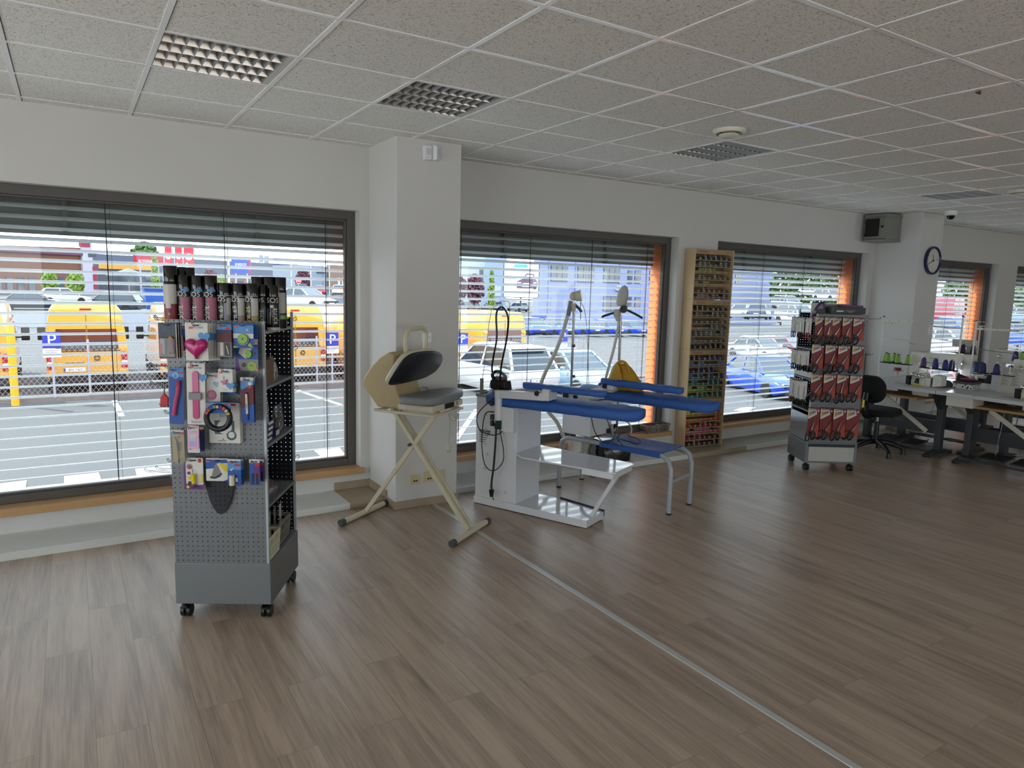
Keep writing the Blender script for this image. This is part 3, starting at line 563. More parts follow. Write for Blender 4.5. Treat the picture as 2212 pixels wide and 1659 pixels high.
# ---- buildings
def facade(name, label, cat_, px0, px1, ytop0, ytop1, ybase, D0, D1, m_w, depth=10., zb=-4.5):
    a, c = PD(px0, ybase, D0), PD(px1, ybase, D1); d = c-a; d.z = 0; Lw = d.length; d.normalize(); n = Vector((-d.y, d.x, 0))
    za, zc = PV(px0, ytop0, a), PV(px1, ytop1, c); t = thing(name, label, cat_, (a.x, a.y, 0), math.atan2(d.y, d.x))
    b = MB(m_w); b.loft([[(0, 0, zb), (0, depth, zb), (0, depth, za), (0, 0, za)], [(Lw, 0, zb), (Lw, depth, zb), (Lw, depth, zc), (Lw, 0, zc)]]); b.build('wall', t)
    def P(px, py):   # pixel on the facade -> local (x, z)
        q = PN(px, py, a, n); return (Vector((q.x, q.y, 0))-Vector((a.x, a.y, 0))).dot(d), q.z
    return t, P, Lw
def rect(t, P, name, px0, py0, px1, py1, mt, out=.06, parent=None, pane=None, mull=0):
    x0, z1 = P(px0, py0); x1, z0 = P(px1, py1); b = MB(mt); b.bx(x0, x1, -out, .05, min(z0, z1), max(z0, z1)); o = b.build(name, parent or t)
    if pane:
        k = MB(pane); n_ = mull+1; w_ = (x1-x0)/n_
        for i in range(n_): k.bx(x0+w_*i+.07, x0+w_*(i+1)-.07, -out-.02, -out, min(z0, z1)+.1, max(z0, z1)-.1)
        k.build('pane', o)
    return o
m_brick = mat('brown brick','#6E4838',.85,nz=.2,ns=6); m_dkf = mat('slate cladding','#4E5568',.7,nz=.06); m_yel = mat('ochre wall','#C58E3B',.8,nz=.1,ns=3); m_winf = mat('window surround','#32394C',.5); m_lil = mat('lilac render','#7D86AE',.85,nz=.03); m_grey = mat('grey cladding','#7C8794',.7); m_wr = mat('white render','#B4BABC',.8); m_shop = mat('shop window','#3A4450',.1,coat=.3)
t, P, L_ = facade('brick_building', 'brown brick building with purple roof edge at the far left', 'building', -70, 192, 528, 536, 662, 80, 92, m_brick)
b = MB(mat('plum fascia','#5B2B4D',.6)); x, z = P(-70, 530); x1, z1 = P(175, 540); b.bx(x, x1, -.4, .3, z-.5, z+.15); b.build('roof_edge', t)
for px in (-40, -12, 12, 36, 60, 120, 150): rect(t, P, 'window', px, 598, px+18, 636, m_winf, pane=m_shop)
rect(t, P, 'gable', 172, 524, 200, 640, mat('pale wine cladding','#A7A0B0',.7), .4); rect(t, P, 'gable_top', 170, 522, 190, 534, mat('wine cladding','#8A2038',.7), .5); rect(t, P, 'entrance', 196, 575, 206, 625, mat('wine cladding','#8A2038',.7), .5)
rect(t, P, 'shop_lettering_panel', 186, 543, 204, 556, m_winf, .45)
t, P, L_ = facade('retail_building', 'long slate clad retail building with shop signs across the street', 'building', 205, 700, 548, 575, 645, 112, 132, m_dkf)
rect(t, P, 'ochre_band', 212, 563, 330, 584, m_yel, .3); rect(t, P, 'shop_front', 215, 590, 345, 628, m_shop, .2); rect(t, P, 'shop_front', 360, 600, 470, 628, m_shop, .2); rect(t, P, 'shop_front', 485, 603, 600, 628, mat('brick shopfront','#8A5A48',.8,nz=.3,ns=4), .2)
for i in range(4): rect(t, P, 'window', 490+i*22, 606, 504+i*22, 624, m_winf, .3, pane=m_shop)
for i, (a_, c_) in enumerate(((222,560),(405,552),(560,555),(572,557))): rect(t, P, 'roof_unit', a_, c_-4, a_+9, c_+12, m_grey, -.5+.0)
def shop_sign(name, lab, px0, py0, px1, py1, D, mt, text, tm, size, extra=None):
    a, c = PD(px0, py1, D), PD(px1, py1, D); d = c-a; d.z = 0; w_ = d.length; h_ = PV(px0, py0, a)-a.z; t = thing(name, lab, 'sign', ((a.x+c.x)/2, (a.y+c.y)/2, a.z), math.atan2(d.y, d.x))
    MB(mt).bx(-w_/2, w_/2, 0, .3, 0, h_).build('panel', t); b = MB(tm); b.text(text, (0, -.03, h_*size[1]), X3, Z3, h_*size[0], sx=size[2] if len(size) > 2 else 1.); b.build('lettering', t); extra and extra(t, w_, h_); 
    q = MB(m_galv); zb = gh(a.x, a.y)-a.z; q.cyl((-w_*.3, .2, zb), (-w_*.3, .2, .1), .12, n=8).cyl((w_*.3, .2, zb), (w_*.3, .2, .1), .12, n=8); q.build('posts', t); return t
shop_sign('shop_sign', 'wide crimson shop sign with white lettering behind slim green tree', 288, 548, 353, 572, 100, mat('crimson sign','#A51C37',.5), 'ROSSMANN', m_swhite, (.42,.2,.8))
shop_sign('shop_sign', 'blue shop sign with red right edge above the spray cans', 500, 557, 541, 589, 100, mat('cobalt sign','#1748C0',.5), 'pepco', m_swhite, (.34,.5,.95), lambda t, w_, h_: MB(mat('magenta sign edge','#8E2360',.5)).bx(w_*.38, w_*.5+.01, -.01, .3, 0, h_).build('red_edge', t))
for i, (a_, c_) in enumerate(((358,372),(380,394),(399,419))):
    p = PD((a_+c_)/2, 585, 92); pt = PD((a_+c_)/2, 528, 92); w_ = (c_-a_)*92/FPX; h_ = pt.z-p.z
    t = thing('banner_flag', 'tall red banner with white disc, %s of three beyond the cans' % ('left','middle','right')[i], 'banner', p, -.3, 'red banners by the street')
    MB(mat('banner red','#C9303C',.6)).loft([[(-w_/2,.02*math.sin(z*2),z) , (w_/2,.05*math.sin(z*2+1),z), (w_/2,.05*math.sin(z*2+1)+.03,z), (-w_/2,.02*math.sin(z*2)+.03,z)] for z in [h_*k/6 for k in range(7)]]).build('cloth', t)
    b = MB(m_swhite); b.disc((0,-.07,h_*.52), X3, Z3, w_*.36, 18); b.m(mat('banner red','#C9303C',.6)); b.disc((0,-.085,h_*.55), X3, Z3, w_*.17, 14); b.m(m_swhite); b.bx(-w_*.3, -w_*.12, -.08, -.06, h_*.12, h_*.3).bx(.0, w_*.3, -.08, -.06, h_*.16, h_*.24); b.build('print', t)
    MB(m_galv).cyl((-w_/2-.1, 0, gh(p.x,p.y)-p.z), (-w_/2-.1, 0, h_+.2), .06, n=8).build('pole', t)
def pole(lab, px, yt, yb, D, r, mt, name='lamp_post'):
    p = PD(px, yb, D); z = PV(px, yt, p); t = thing(name, lab, 'post', (p.x, p.y, gh(p.x, p.y))); MB(mt).cyl((0,0,-.2), (0,0,z-gh(p.x,p.y)), r, r*.8, n=10).build('shaft', t, smooth=40); MB(mt).bx(-.12,.12,-.5,.1,z-gh(p.x,p.y)-.04,z-gh(p.x,p.y)+.04).build('head', t); return t
m_pp = mat('pale post','#C5BDB5',.6)
pole('thick pale post in front of the retail building', 495, 535, 628, 80, .14, m_pp); pole('thin pale lamp post left of no entry sign', 630, 545, 640, 90, .06, m_pp); pole('thin pale lamp post right of no entry sign', 672, 548, 640, 86, .06, m_pp); pole('thin lamp post close to the window frame', 712, 550, 640, 95, .06, m_pp)
p = PD(645, 607, 78); t = thing('no_entry_sign', 'round red no entry sign with white bar on a post', 'sign', p); b = MB(m_swhite); b.lathe([(.30,0),(.30,.02)], ax=(0,1,0), n=28); b.m(m_sred); b.disc((0,-.004,0), X3, Z3, .27, 28); b.m(m_swhite); b.bx(-.19,.19,-.01,-.006,-.045,.045); b.build('disc', t); MB(m_galv).cyl((0,.04,gh(p.x,p.y)-p.z),(0,.04,.2),.03,n=8).build('post', t)
t, P, L_ = facade('grey_building', 'pale grey building with dark sign panel near the window frame', 'building', 668, 860, 573, 590, 640, 105, 118, m_grey)
rect(t, P, 'sign_panel', 684, 583, 700, 590, m_winf, .2); rect(t, P, 'brown_wing', 706, 572, 745, 625, mat('brown wing','#7D6A5E',.8), .6)
for i in range(3): rect(t, P, 'window', 724+i*9, 600, 729+i*9, 622, m_wr, .7)
t, P, L_ = facade('lilac_building', 'large lilac rendered building with dark framed windows', 'building', 1163, 1678, 470, 592, 672, 100, 150, m_lil, 1.2)
for px, w_, y0, y1, k in ((1190,35,570,609,2),(1248,34,572,611,2),(1304,34,574,612,2),(1356,9,584,613,0),(1371,11,584,613,0),(1403,9,584,614,0),(1303,60,640,672,3),(1371,11,642,664,0),(1403,9,642,667,0),(1447,12,590,618,0),(1475,12,592,620,0),(1588,11,592,602,1),(1588,11,606,614,1)): rect(t, P, 'window', px, y0, px+w_, y1, m_winf, .08, pane=m_shop, mull=k)
rect(t, P, 'garage_door', 1190, 641, 1290, 672, mat('lilac door','#8088AC',.8), .06)
x, z = P(1333, 622); MB(m_wr).bx(x-.5, x+.5, -.4, 0, z-.4, z+.4).m(m_winf).disc((x-.1,-.41,z), X3, Z3, .28).build('air_conditioner', t)
rect(t, P, 'street_sign', 1148, 679, 1176, 686, m_sblue, .5)
for px in (1186, 1244, 1339): x, z = P(px, 560); b = MB(m_grey); b.cyl((x,-.1,-2),(x,-.1,z+6),.06,n=8); b.build('drainpipe', t)
t, P, L_ = facade('white_building', 'white rendered building beside the left pillar edge', 'building', 960, 1046, 545, 550, 650, 132, 132, m_wr, 3)
rect(t, P, 'window', 1036, 580, 1043, 606, m_winf, .1, pane=m_shop)
t, P, L_ = facade('metal_clad_building', 'grey metal clad building behind the slender tree', 'building', 1046, 1092, 545, 552, 650, 128, 128, mat('blue grey cladding','#8C9CB8',.6), 3)
rect(t, P, 'door', 1066, 618, 1082, 640, m_wr, .1)
# billboard with a car poster
a = PD(1088, 641, 84); c = PD(1162, 643, 84); w_ = (c-a).length; h_ = PV(1088, 566, a)-a.z; d = c-a; t = thing('billboard', 'tall white billboard with a plum car poster', 'billboard', ((a.x+c.x)/2, (a.y+c.y)/2, a.z), math.atan2(d.y, d.x))
b = MB(m_swhite); b.bx(-w_/2, w_/2, 0, .15, 0, h_); b.build('panel', t); b = MB(m_winf); [b.bx(q[0], q[1], -.05, .2, q[2], q[3]) for q in ((-w_/2-.1, -w_/2, 0, h_), (w_/2, w_/2+.1, 0, h_), (-w_/2, w_/2, -.08, .0))]; b.bx(-.1, .1, .2, .4, -3.2, h_*.6); b.build('frame', t)
mpl = mat('poster plum','#6B4B5E',.5); b = MB(mpl); cx, cz = w_*.18, h_*.42; s_ = w_*.30
b.flat([(-1,-.55),(.9,-.55),(1,-.2),(1,.1),(.8,.35),(.6,.85),(-.1,.9),(-.45,.4),(-.95,.15),(-1.05,-.2)], (cx,-.004,cz), X3*s_, Z3*s_)
b.m(mat('poster glass','#D5DDE6',.4)); b.flat([(-.3,.42),(.6,.4),(.5,.75),(-.05,.78)], (cx,-.008,cz), X3*s_, Z3*s_); b.flat([(-.95,-.05),(-.6,-.05),(-.6,.05),(-.9,.07)], (cx,-.008,cz), X3*s_, Z3*s_); b.flat([(.55,-.05),(.92,-.02),(.9,.1),(.6,.05)], (cx,-.008,cz), X3*s_, Z3*s_); b.flat([(-.5,-.4),(.2,-.4),(.25,-.02),(-.45,-.02)], (cx,-.007,cz), X3*s_, Z3*s_)
b.m(m_trim); b.flat([(-.42,-.34),(.12,-.34),(.17,-.2),(-.4,-.2)], (cx,-.009,cz), X3*s_, Z3*s_); b.disc((cx+s_*.72,-.009,cz-s_*.42), X3*s_*.17, Z3*s_*.22, 1., 16)
b.m(mat('poster sky','#58A9CC',.5)); b.flat(rrect(w_*.4, h_*.09, h_*.04, cx=w_*.0, cz=0) if False else rrect(w_*.4, h_*.09, h_*.04), (-.02*w_,-.004,h_*.9), X3, Z3)
b.m(mat('grey print','#8A8A98',.6)); [b.bx(-w_*.45, -w_*.45+w_*l_, -.006, -.003, h_*z_, h_*z_+.06) for z_, l_ in ((.52,.3),(.47,.26),(.25,.2),(.12,.15))]; b.build('poster', t)
# parasol
p = PD(280, 640, 75); t = thing('parasol', 'grey market parasol before the ochre shop', 'parasol', p); b = MB(mat('grey canvas','#646B75',.8)); b.lathe([(2.1,2.1),(2.1,2.2),(.1,2.95)], n=8); b.build('canopy', t); MB(m_galv).cyl((0,0,-.3),(0,0,2.9),.04,n=8).build('pole', t)
# ---- trees
def leafmat(n, c, c2): return mat(n, c, .8, nz=.45, ns=2.5)
def tree(lab, px, ybase, ytop, wpx, D, mt, kind=0, group='trees across the street'):
    p = PD(px, ybase, D); gz = gh(p.x, p.y); H_ = PV(px, ytop, p)-gz; W_ = wpx*D/FPX/2; t = thing('tree', lab, 'tree', (p.x, p.y, gz), 0, group)
    R = random.Random(px); b = MB(mt); z0 = .12*H_ if kind == 1 else .3*H_
    for k in range(420):
        u = R.random(); a = R.random()*6.283; zz = z0+(H_-z0)*u; prof = (math.sin(math.pi*min(1, u*.92+.06))**.6) if kind == 0 else (1-u)**.55*min(1, u*6+.3); rr = W_*prof*R.random()**.4
        c = Vector((rr*math.cos(a), rr*math.sin(a), zz)); s_ = (.10+.14*R.random())*W_+.12; n = Vector((R.uniform(-1,1), R.uniform(-1,1), R.uniform(-1,1))).normalized(); x = n.orthogonal().normalized(); y = n.cross(x)
        b.add([c+x*s_, c+y*s_*.7, c-x*s_, c-y*s_*.7, c+n*s_*.5], [(0,1,4),(1,2,4),(2,3,4),(3,0,4),(3,2,1,0)])
    b.build('crown', t, recalc=False); MB(mat('bark','#4A3C30',.9)).cyl((0,0,-.3),(0,0,H_*.6),.06+W_*.05,.04,n=8).build('trunk', t)
lg, lg2, lp = leafmat('green leaves','#46612C',0), leafmat('yellow green leaves','#6E8630',0), leafmat('copper leaves','#5F3340',0)
tree('broad green tree behind the crimson sign', 318, 640, 526, 66, 140, lg); tree('slim yellow green tree before the crimson sign', 337, 640, 547, 19, 88, lg2, 1); tree('small bright shrub tree above the cans', 481, 640, 594, 16, 84, lg2); tree('copper leaved tree beside the no entry sign', 655, 636, 582, 34, 96, lp); tree('copper leaved tree in front of retail building', 455, 640, 583, 34, 98, lp); tree('small yellow green tree in front of the brick building', 110, 655, 588, 30, 70, lg2); tree('small bright tree near the ochre shop', 165, 655, 590, 34, 70, lg2)
tree('copper leaved tree beside the white building', 1025, 648, 594, 40, 100, lp); tree('copper leaved tree at the left pillar edge', 992, 648, 596, 34, 104, lp); tree('slender conical tree left of the car poster', 1061, 650, 580, 18, 94, lg2, 1)
for i, px in enumerate((1690, 1730, 1775, 1820)): tree('broad green tree in the row above the parked cars, number %s from lilac building' % ('one','two','three','four')[i], px, 650, 576-i*2, 56, 135, lg)
for px, l in ((2060, 'green tree above the red van'), (2095, 'green tree behind the red van, toward window frame')): tree(l, px, 690, 592, 60, 120, lg)
for px, yb, yt, l in ((2205, 690, 590, 'tall green tree in the rightmost window'), (2222, 720, 640, 'low bright green tree in the rightmost window')): tree(l, px, yb, yt, 60, 90, lg2 if yb > 700 else lg)
# ================================================================ PEGBOARD STANDS AND THEIR GOODS
def pegmat(name, c, axis):
    m, nt, out = _new(name); L = nt.links.new; p = nd(nt, 'ShaderNodeBsdfPrincipled', i_Roughness=.42, i_Metallic=.35); p.inputs['Base Color'].default_value = lin(c)+(1,)
    tc = nd(nt, 'ShaderNodeTexCoord'); s = nd(nt, 'ShaderNodeSeparateXYZ'); L(tc.outputs['Object'], s.inputs[0]); sq = []
    for k in (axis, 2):
        a = nd(nt, 'ShaderNodeMath', operation='DIVIDE'); a.inputs[1].default_value = .0254; L(s.outputs[k], a.inputs[0])
        f = nd(nt, 'ShaderNodeMath', operation='FRACT'); L(a.outputs[0], f.inputs[0]); g = nd(nt, 'ShaderNodeMath', operation='SUBTRACT'); g.inputs[1].default_value = .5; L(f.outputs[0], g.inputs[0])
        q = nd(nt, 'ShaderNodeMath', operation='MULTIPLY'); L(g.outputs[0], q.inputs[0]); L(g.outputs[0], q.inputs[1]); sq.append(q)
    a = nd(nt, 'ShaderNodeMath', operation='ADD'); L(sq[0].outputs[0], a.inputs[0]); L(sq[1].outputs[0], a.inputs[1])
    h = nd(nt, 'ShaderNodeMath', operation='LESS_THAN'); h.inputs[1].default_value = .0135; L(a.outputs[0], h.inputs[0])
    t = nd(nt, 'ShaderNodeBsdfTransparent'); mx = nd(nt, 'ShaderNodeMixShader'); L(h.outputs[0], mx.inputs[0]); L(p.outputs[0], mx.inputs[1]); L(t.outputs[0], mx.inputs[2]); L(mx.outputs[0], out.inputs[0]); return m
m_px, m_py = pegmat('perforated steel across', '#6E7073', 0), pegmat('perforated steel along', '#6E7073', 1)
m_pbx, m_pby = pegmat('black perforated steel across', '#1B1C22', 0), pegmat('black perforated steel along', '#1B1C22', 1)
m_stl = mat('grey stand steel', '#74777A', .42, metal=.35, nz=.04); m_stl2 = mat('pale edge steel', '#A9B1B5', .35, metal=.3); m_chrome = mat('hook wire', '#8E9092', .22, metal=.9); m_dark = mat('dark stand steel','#2A2B30',.5)
class Stand:
    def __init__(s, fl, ang, w, dp, ht, label, open_side, zb=.085, zt=.305, drawer=False):
        s.o = Vector((fl[0], fl[1], 0)); s.rz = ang; s.w, s.d, s.h = w, dp, ht
        s.u = Vector((math.cos(ang), math.sin(ang), 0)); s.v = Vector((-math.sin(ang), math.cos(ang), 0))
        t = s.t = thing('display_stand', label, 'display stand', s.o, ang); e = .002
        MB(m_px).bx(0, w, -e, 0, zt, ht).build('front_panel', t); MB(m_pbx).bx(0, w, dp-e, dp, zt, ht).build('back_panel', t)
        sd, xs = (0., -1) if open_side == 'right' else (w, 1)
        MB(m_py).bx(sd-e, sd, 0, dp, zt, ht).build('side_panel', t)
        b = MB(m_stl); b.bx(-.006, w+.006, -.006, dp+.006, zb, zt); b.build('base_box', t, bev=.003)
        xo = w if open_side == 'right' else 0.; b = MB(m_stl2); si = -1 if open_side == 'right' else 1
        b.bx(min(xo, xo+si*.012), max(xo, xo+si*.012), -.003, .014, zt, ht); b.bx(min(xo, xo+si*.012), max(xo, xo+si*.012), dp-.014, dp+.003, zt, ht+.03); b.build('corner_posts', t, bev=.001)
        for z in s.shelves(): MB(m_stl).bx(.003, w-.003, .003, dp-.003, z-.016, z).build('shelf', t, bev=.001)
        for x, y in ((.03, .04), (w-.03, .04), (w-.03, dp-.03), (.03, dp-.03)):
            b = MB(m_bl); b.cyl((x-.024, y, .033), (x-.006, y, .033), .033, n=16).cyl((x+.006, y, .033), (x+.024, y, .033), .033, n=16).cyl((x-.008, y, .036), (x+.008, y, .036), .018, n=12).cyl((x, y+.012, .05), (x, y+.012, zb), .014, n=10); b.bx(x-.018, x+.018, y-.045, y-.02, .058, .066); b.build('caster', t, smooth=40, bev=.002)
        if drawer:
            MB(mat('pale drawer front','#B3B2AC',.5)).bx(.025, w-.025, -.014, -.004, zb+.02, zt-.04).build('drawer', t, bev=.002); MB(m_bl).bx(.02, w-.02, -.018, -.004, zt-.036, zt-.012).build('drawer_grip', t, bev=.002)
    def shelves(s): return [1.494, 1.217, .92, .606, .31]
    def W(s, x, y, z): return s.o+s.u*x+s.v*y+Z3*z
    def F(s, px, py, d):  # pixel -> local (x, z) on the plane d in front of the front panel
        q = PN(px, py, s.o-s.v*d, s.v)-s.o; return q.dot(s.u), q.z
    def S(s, px, py, d, xo=0.):  # pixel -> local (y, z) on the plane x = xo
        q = PN(px, py, s.o+s.u*xo, s.u)-s.o; return q.dot(s.v), q.z
    def hook(s, x, z, ln, side='front'):
        b = MB(m_chrome); r = .0021
        if side == 'front':
            for k in (-.0127, .0127): b.tube([(x+k, .004, z+.006), (x+k, -.008, z+.006), (x+k, -.009, z), (x+k*.5, -.03, z), (x+k*.35, -ln, z+.004)], r, n=6)
            b.tube([(x-.0045, -ln, z+.004), (x-.004, -ln-.01, z+.016), (x+.004, -ln-.01, z+.016), (x+.0045, -ln, z+.004)], r, n=6)
        else:
            xo, sg = (0., -1) if side == 'left' else (s.w, 1)
            if side == 'back': y0 = s.d; b.tube([(x-.012, y0-.004, z), (x-.012, y0+ln, z+.004), (x-.006, y0+ln+.012, z+.018), (x+.006, y0+ln+.012, z+.018), (x+.012, y0+ln, z+.004), (x+.012, y0-.004, z)], r, n=6)
            else: b.tube([(xo-sg*.004, x-.012, z), (xo+sg*ln, x-.012, z+.004), (xo+sg*(ln+.012), x-.006, z+.018), (xo+sg*(ln+.012), x+.006, z+.018), (xo+sg*ln, x+.012, z+.004), (xo-sg*.004, x+.012, z)], r, n=6)
        b.build('hook', s.t, smooth=60)
ANG1 = math.atan2(-.237, .405)
S1 = Stand((.39, 3.785), ANG1, .472, .505, 1.543, 'tall grey pegboard display stand on casters in the foreground', 'right')
# ---- packaging
m_cw = mat('white card','#CFCCC6',.55,nz=.02); m_cb = mat('blue card','#1D4E9A',.5,nz=.08,ns=6); m_cbl = mat('light blue print','#4F8AC4',.5); m_cr = mat('red print','#B8242E',.5); m_pk = mat('magenta plastic','#B0176A',.3,coat=.3); m_mar = mat('maroon card','#54121D',.5); m_nv = mat('navy card','#1B2550',.5); m_gn = mat('lime plastic','#77A82C',.35); m_blis = glass_mat('clear blister', (.96,.96,.97), 1.45, .05, '#C9C9CC', .08); m_gy = mat('grey plastic','#77767A',.4); m_pc = mat('grey blue card','#3C4856',.5); m_yl = mat('yellow plastic','#D2BE12',.35); m_pur = mat('purple print','#5B2A6E',.5); m_crm = mat('cream plastic part','#CFC8AE',.45); m_skin = mat('printed hand','#C08A6A',.6); m_tl = mat('teal print','#2B5963',.5); m_pnk = mat('pink card','#D7A6C4',.5); m_ink = mat('grey ink','#6B6B72',.7)
class Card:
    """a hanging pack on stand s: rectangle given in pixels on the plane d in front of the panel"""
    def __init__(s, st, name, label, q, d, base, th=.0012, group=None, r=.004, cat_='packet', hk=True, tilt=0.):
        x0, z1 = st.F(q[0], q[1], d); x1, zz = st.F(q[2], q[1], d); xx, z0 = st.F((q[0]+q[2])/2, q[3], d); z1 = (z1+zz)/2
        s.st, s.x, s.w, s.h, s.d, s.z1 = st, (x0+x1)/2, x1-x0, z1-z0, d, z1
        s.t = thing(name, label, cat_, st.W(s.x, -d, z0), st.rz, group); s.t.rotation_euler.y = tilt; s.b = MB(); s.th = th; s.k = 0
        s.b.m(base).prism(rrect(s.w, s.h, min(r, s.w*.2), 3, 0, s.h/2), (0, th, 0), X3, Z3, th); s.holes()
        if hk: st.hook(s.x, z1-.014, d+.03)
    def holes(s): s.pm(m_bl).b.flat(rrect(.028, .006, .003, 3), (0, s.e(), s.h-.013), X3, Z3)
    def e(s): s.k += 1; return -.0003*s.k
    def pm(s, m): s.b.m(m); return s
    def rc(s, m, x0, z0, x1, z1):   # fractions of the card
        s.b.m(m).flat([((x0-.5)*s.w, z0*s.h), ((x1-.5)*s.w, z0*s.h), ((x1-.5)*s.w, z1*s.h), ((x0-.5)*s.w, z1*s.h)], (0, s.e(), 0), X3, Z3); return s
    def pg(s, m, pts): s.b.m(m).flat([((x-.5)*s.w, z*s.h) for x, z in pts], (0, s.e(), 0), X3, Z3); return s
    def tx(s, m, t, x, z, size, al='c'): s.b.m(m).text(t, ((x-.5)*s.w, s.e(), z*s.h), X3, Z3, size, al); return s
    def dc(s, m, x, z, r, n=20): s.b.m(m).disc(((x-.5)*s.w, s.e(), z*s.h), X3, Z3, r, n); return s
    def logo(s, x, z, w=.02):
        h = w*.5; cx, cz = (x-.5)*s.w, z*s.h; s.b.m(m_cr).flat(rrect(w, h, .001, 2), (cx, s.e(), cz), X3, Z3); s.b.m(m_cw).text('Prym', (cx, s.e(), cz-h*.25), X3, Z3, h*.75); return s
    def love(s, x, z, size=.02):
        cx, cz = (x-.5)*s.w, z*s.h; s.b.m(m_cr); heart(s.b, (cx-size*1.1, s.e(), cz+size*.55), size*.3); s.b.m(m_cbl).text('Love', (cx, s.e(), cz), X3, Z3, size); return s
    def lines(s, z, n=2, w=.5, x=.5, g=.02): [s.rc(m_ink, x-w/2*(1-.15*i), z-g*i, x+w/2*(1-.15*i), z-g*i+.007) for i in range(n)]; return s
    def done(s): s.b.build('card', s.t); return s
    def part(s, name, fn, smooth=40, bev=0.): b = MB(); fn(b); b.build(name, s.t, smooth=smooth, bev=bev); return s
def hpts(r, n=28):
    o = []
    for i in range(n): t = 2*math.pi*i/n; o.append((r*math.sin(t)**3*1.05, r*(13*math.cos(t)-5*math.cos(2*t)-2*math.cos(3*t)-math.cos(4*t))/15))
    return o
def heart(b, o, r): b.flat(hpts(r), o, X3, Z3)
def stack(n, mk):  # n copies of one card, hung one behind the other
    return [mk(i) for i in range(n)]
G1 = 'goods hanging on the foreground stand'
# row 1
for i in range(3):
    c = Card(S1, 'scissors_pack', ('front','middle','rearmost')[i]+' dark maroon sewing set pack in the top left trio', (341+i*6, 697, 381+i*5, 774-i*.5), .15-.022*i, m_pc, group='maroon sewing set packs', hk=i == 0)
    c.rc(m_bl, .04, .02, .97, .60).rc(m_mar, .50, .03, .94, .58); c.lines(.80, 3, .6); c.pg(m_cw, [(.96,.01),(1,.01),(1,.97),(.96,.97)]); c.done()
    if i == 0: c.part('blister', lambda b: b.m(m_blis).loft([[(-c.w*.44, -.001, z) for z in ()] or [(x, -.001, z) for x, z in rrect(c.w*.86, c.h*.56, .008, 3, 0, c.h*.31)], [(x, -.014, z) for x, z in rrect(c.w*.8, c.h*.52, .008, 3, 0, c.h*.31)]])); c.part('tools', lambda b: b.m(m_gy).bx(-c.w*.38, -c.w*.12, -.009, -.002, .02, c.h*.55).m(m_mar).loft([[(c.w*.05,-.002,.02),(c.w*.35,-.002,.02),(c.w*.3,-.002,c.h*.52),(c.w*.12,-.002,c.h*.52)],[(c.w*.08,-.011,.03),(c.w*.3,-.011,.03),(c.w*.26,-.011,c.h*.5),(c.w*.14,-.011,c.h*.5)]]).m(mat('amber bead','#C98A2A',.3)).ball((c.w*.2,-.008,c.h*.58), .009).m(m_cr).bx(-c.w*.4,-c.w*.3,-.011,-.009,.02,c.h*.42))
c = Card(S1, 'cutter_pack', 'slim pale pack with maroon card, half hidden behind the maroon trio', (384, 700, 402, 760), .04, m_cw); c.rc(m_cb,.05,.5,.95,.85).rc(m_mar,.05,.05,.95,.5).logo(.4,.9,.015).done(); c.part('tool', lambda b: b.m(m_cw).bar((.004,-.006,.01),(.0,-.006,.08),.009,.006))
for i in range(5):
    c = Card(S1, 'heart_box_pack', ('front','second','third','fourth','rearmost')[i]+' white pack of the five with pink heart boxes', (399+i*5.8, 697+i*.6, 448+i*5.6+(3 if i == 4 else 0), 779-i*.4), .165-.031*i, m_cw, group='heart box packs', hk=i == 0)
    c.logo(.26,.865,.02).love(.62,.845,.02); c.b.m(m_cbl); heart(c.b, (c.w*.33, c.e(), c.h*.63), .026); c.rc(m_cw,.1,.5,.9,.52).lines(.08,3,.3,.5); c.done()
    if i == 0: c.part('heart_box', lambda b: b.m(m_pk).loft([[(x, -.001, z+c.h*.36) for x, z in hpts(.050)], [(x, -.018, z+c.h*.36) for x, z in hpts(.048)], [(x, -.028, z+c.h*.36) for x, z in hpts(.036)], [(x, -.031, z+c.h*.36) for x, z in hpts(.012)]]), 60)
for i in range(2):
    c = Card(S1, 'needle_pack', ('front','rear')[i]+' maroon needle pack between heart boxes and lime cutters', (467+i*5, 699, 500+i*4, 772), .12-.03*i, m_nv, group='maroon needle packs', hk=i == 0)
    c.rc(m_cbl,.02,.82,.98,.98).rc(m_cr,.6,.83,.9,.89).logo(.2,.9,.018).pg(m_mar,[(.03,.45),(.97,.45),(.97,.8),(.03,.66)]).rc(m_gy,.03,.02,.97,.45).rc(m_cw,.22,.06,.42,.44).rc(m_bl,.5,.05,.9,.44).pg(m_cw,[(.6,.35),(.66,.35),(.8,.1),(.75,.1)]); c.done()
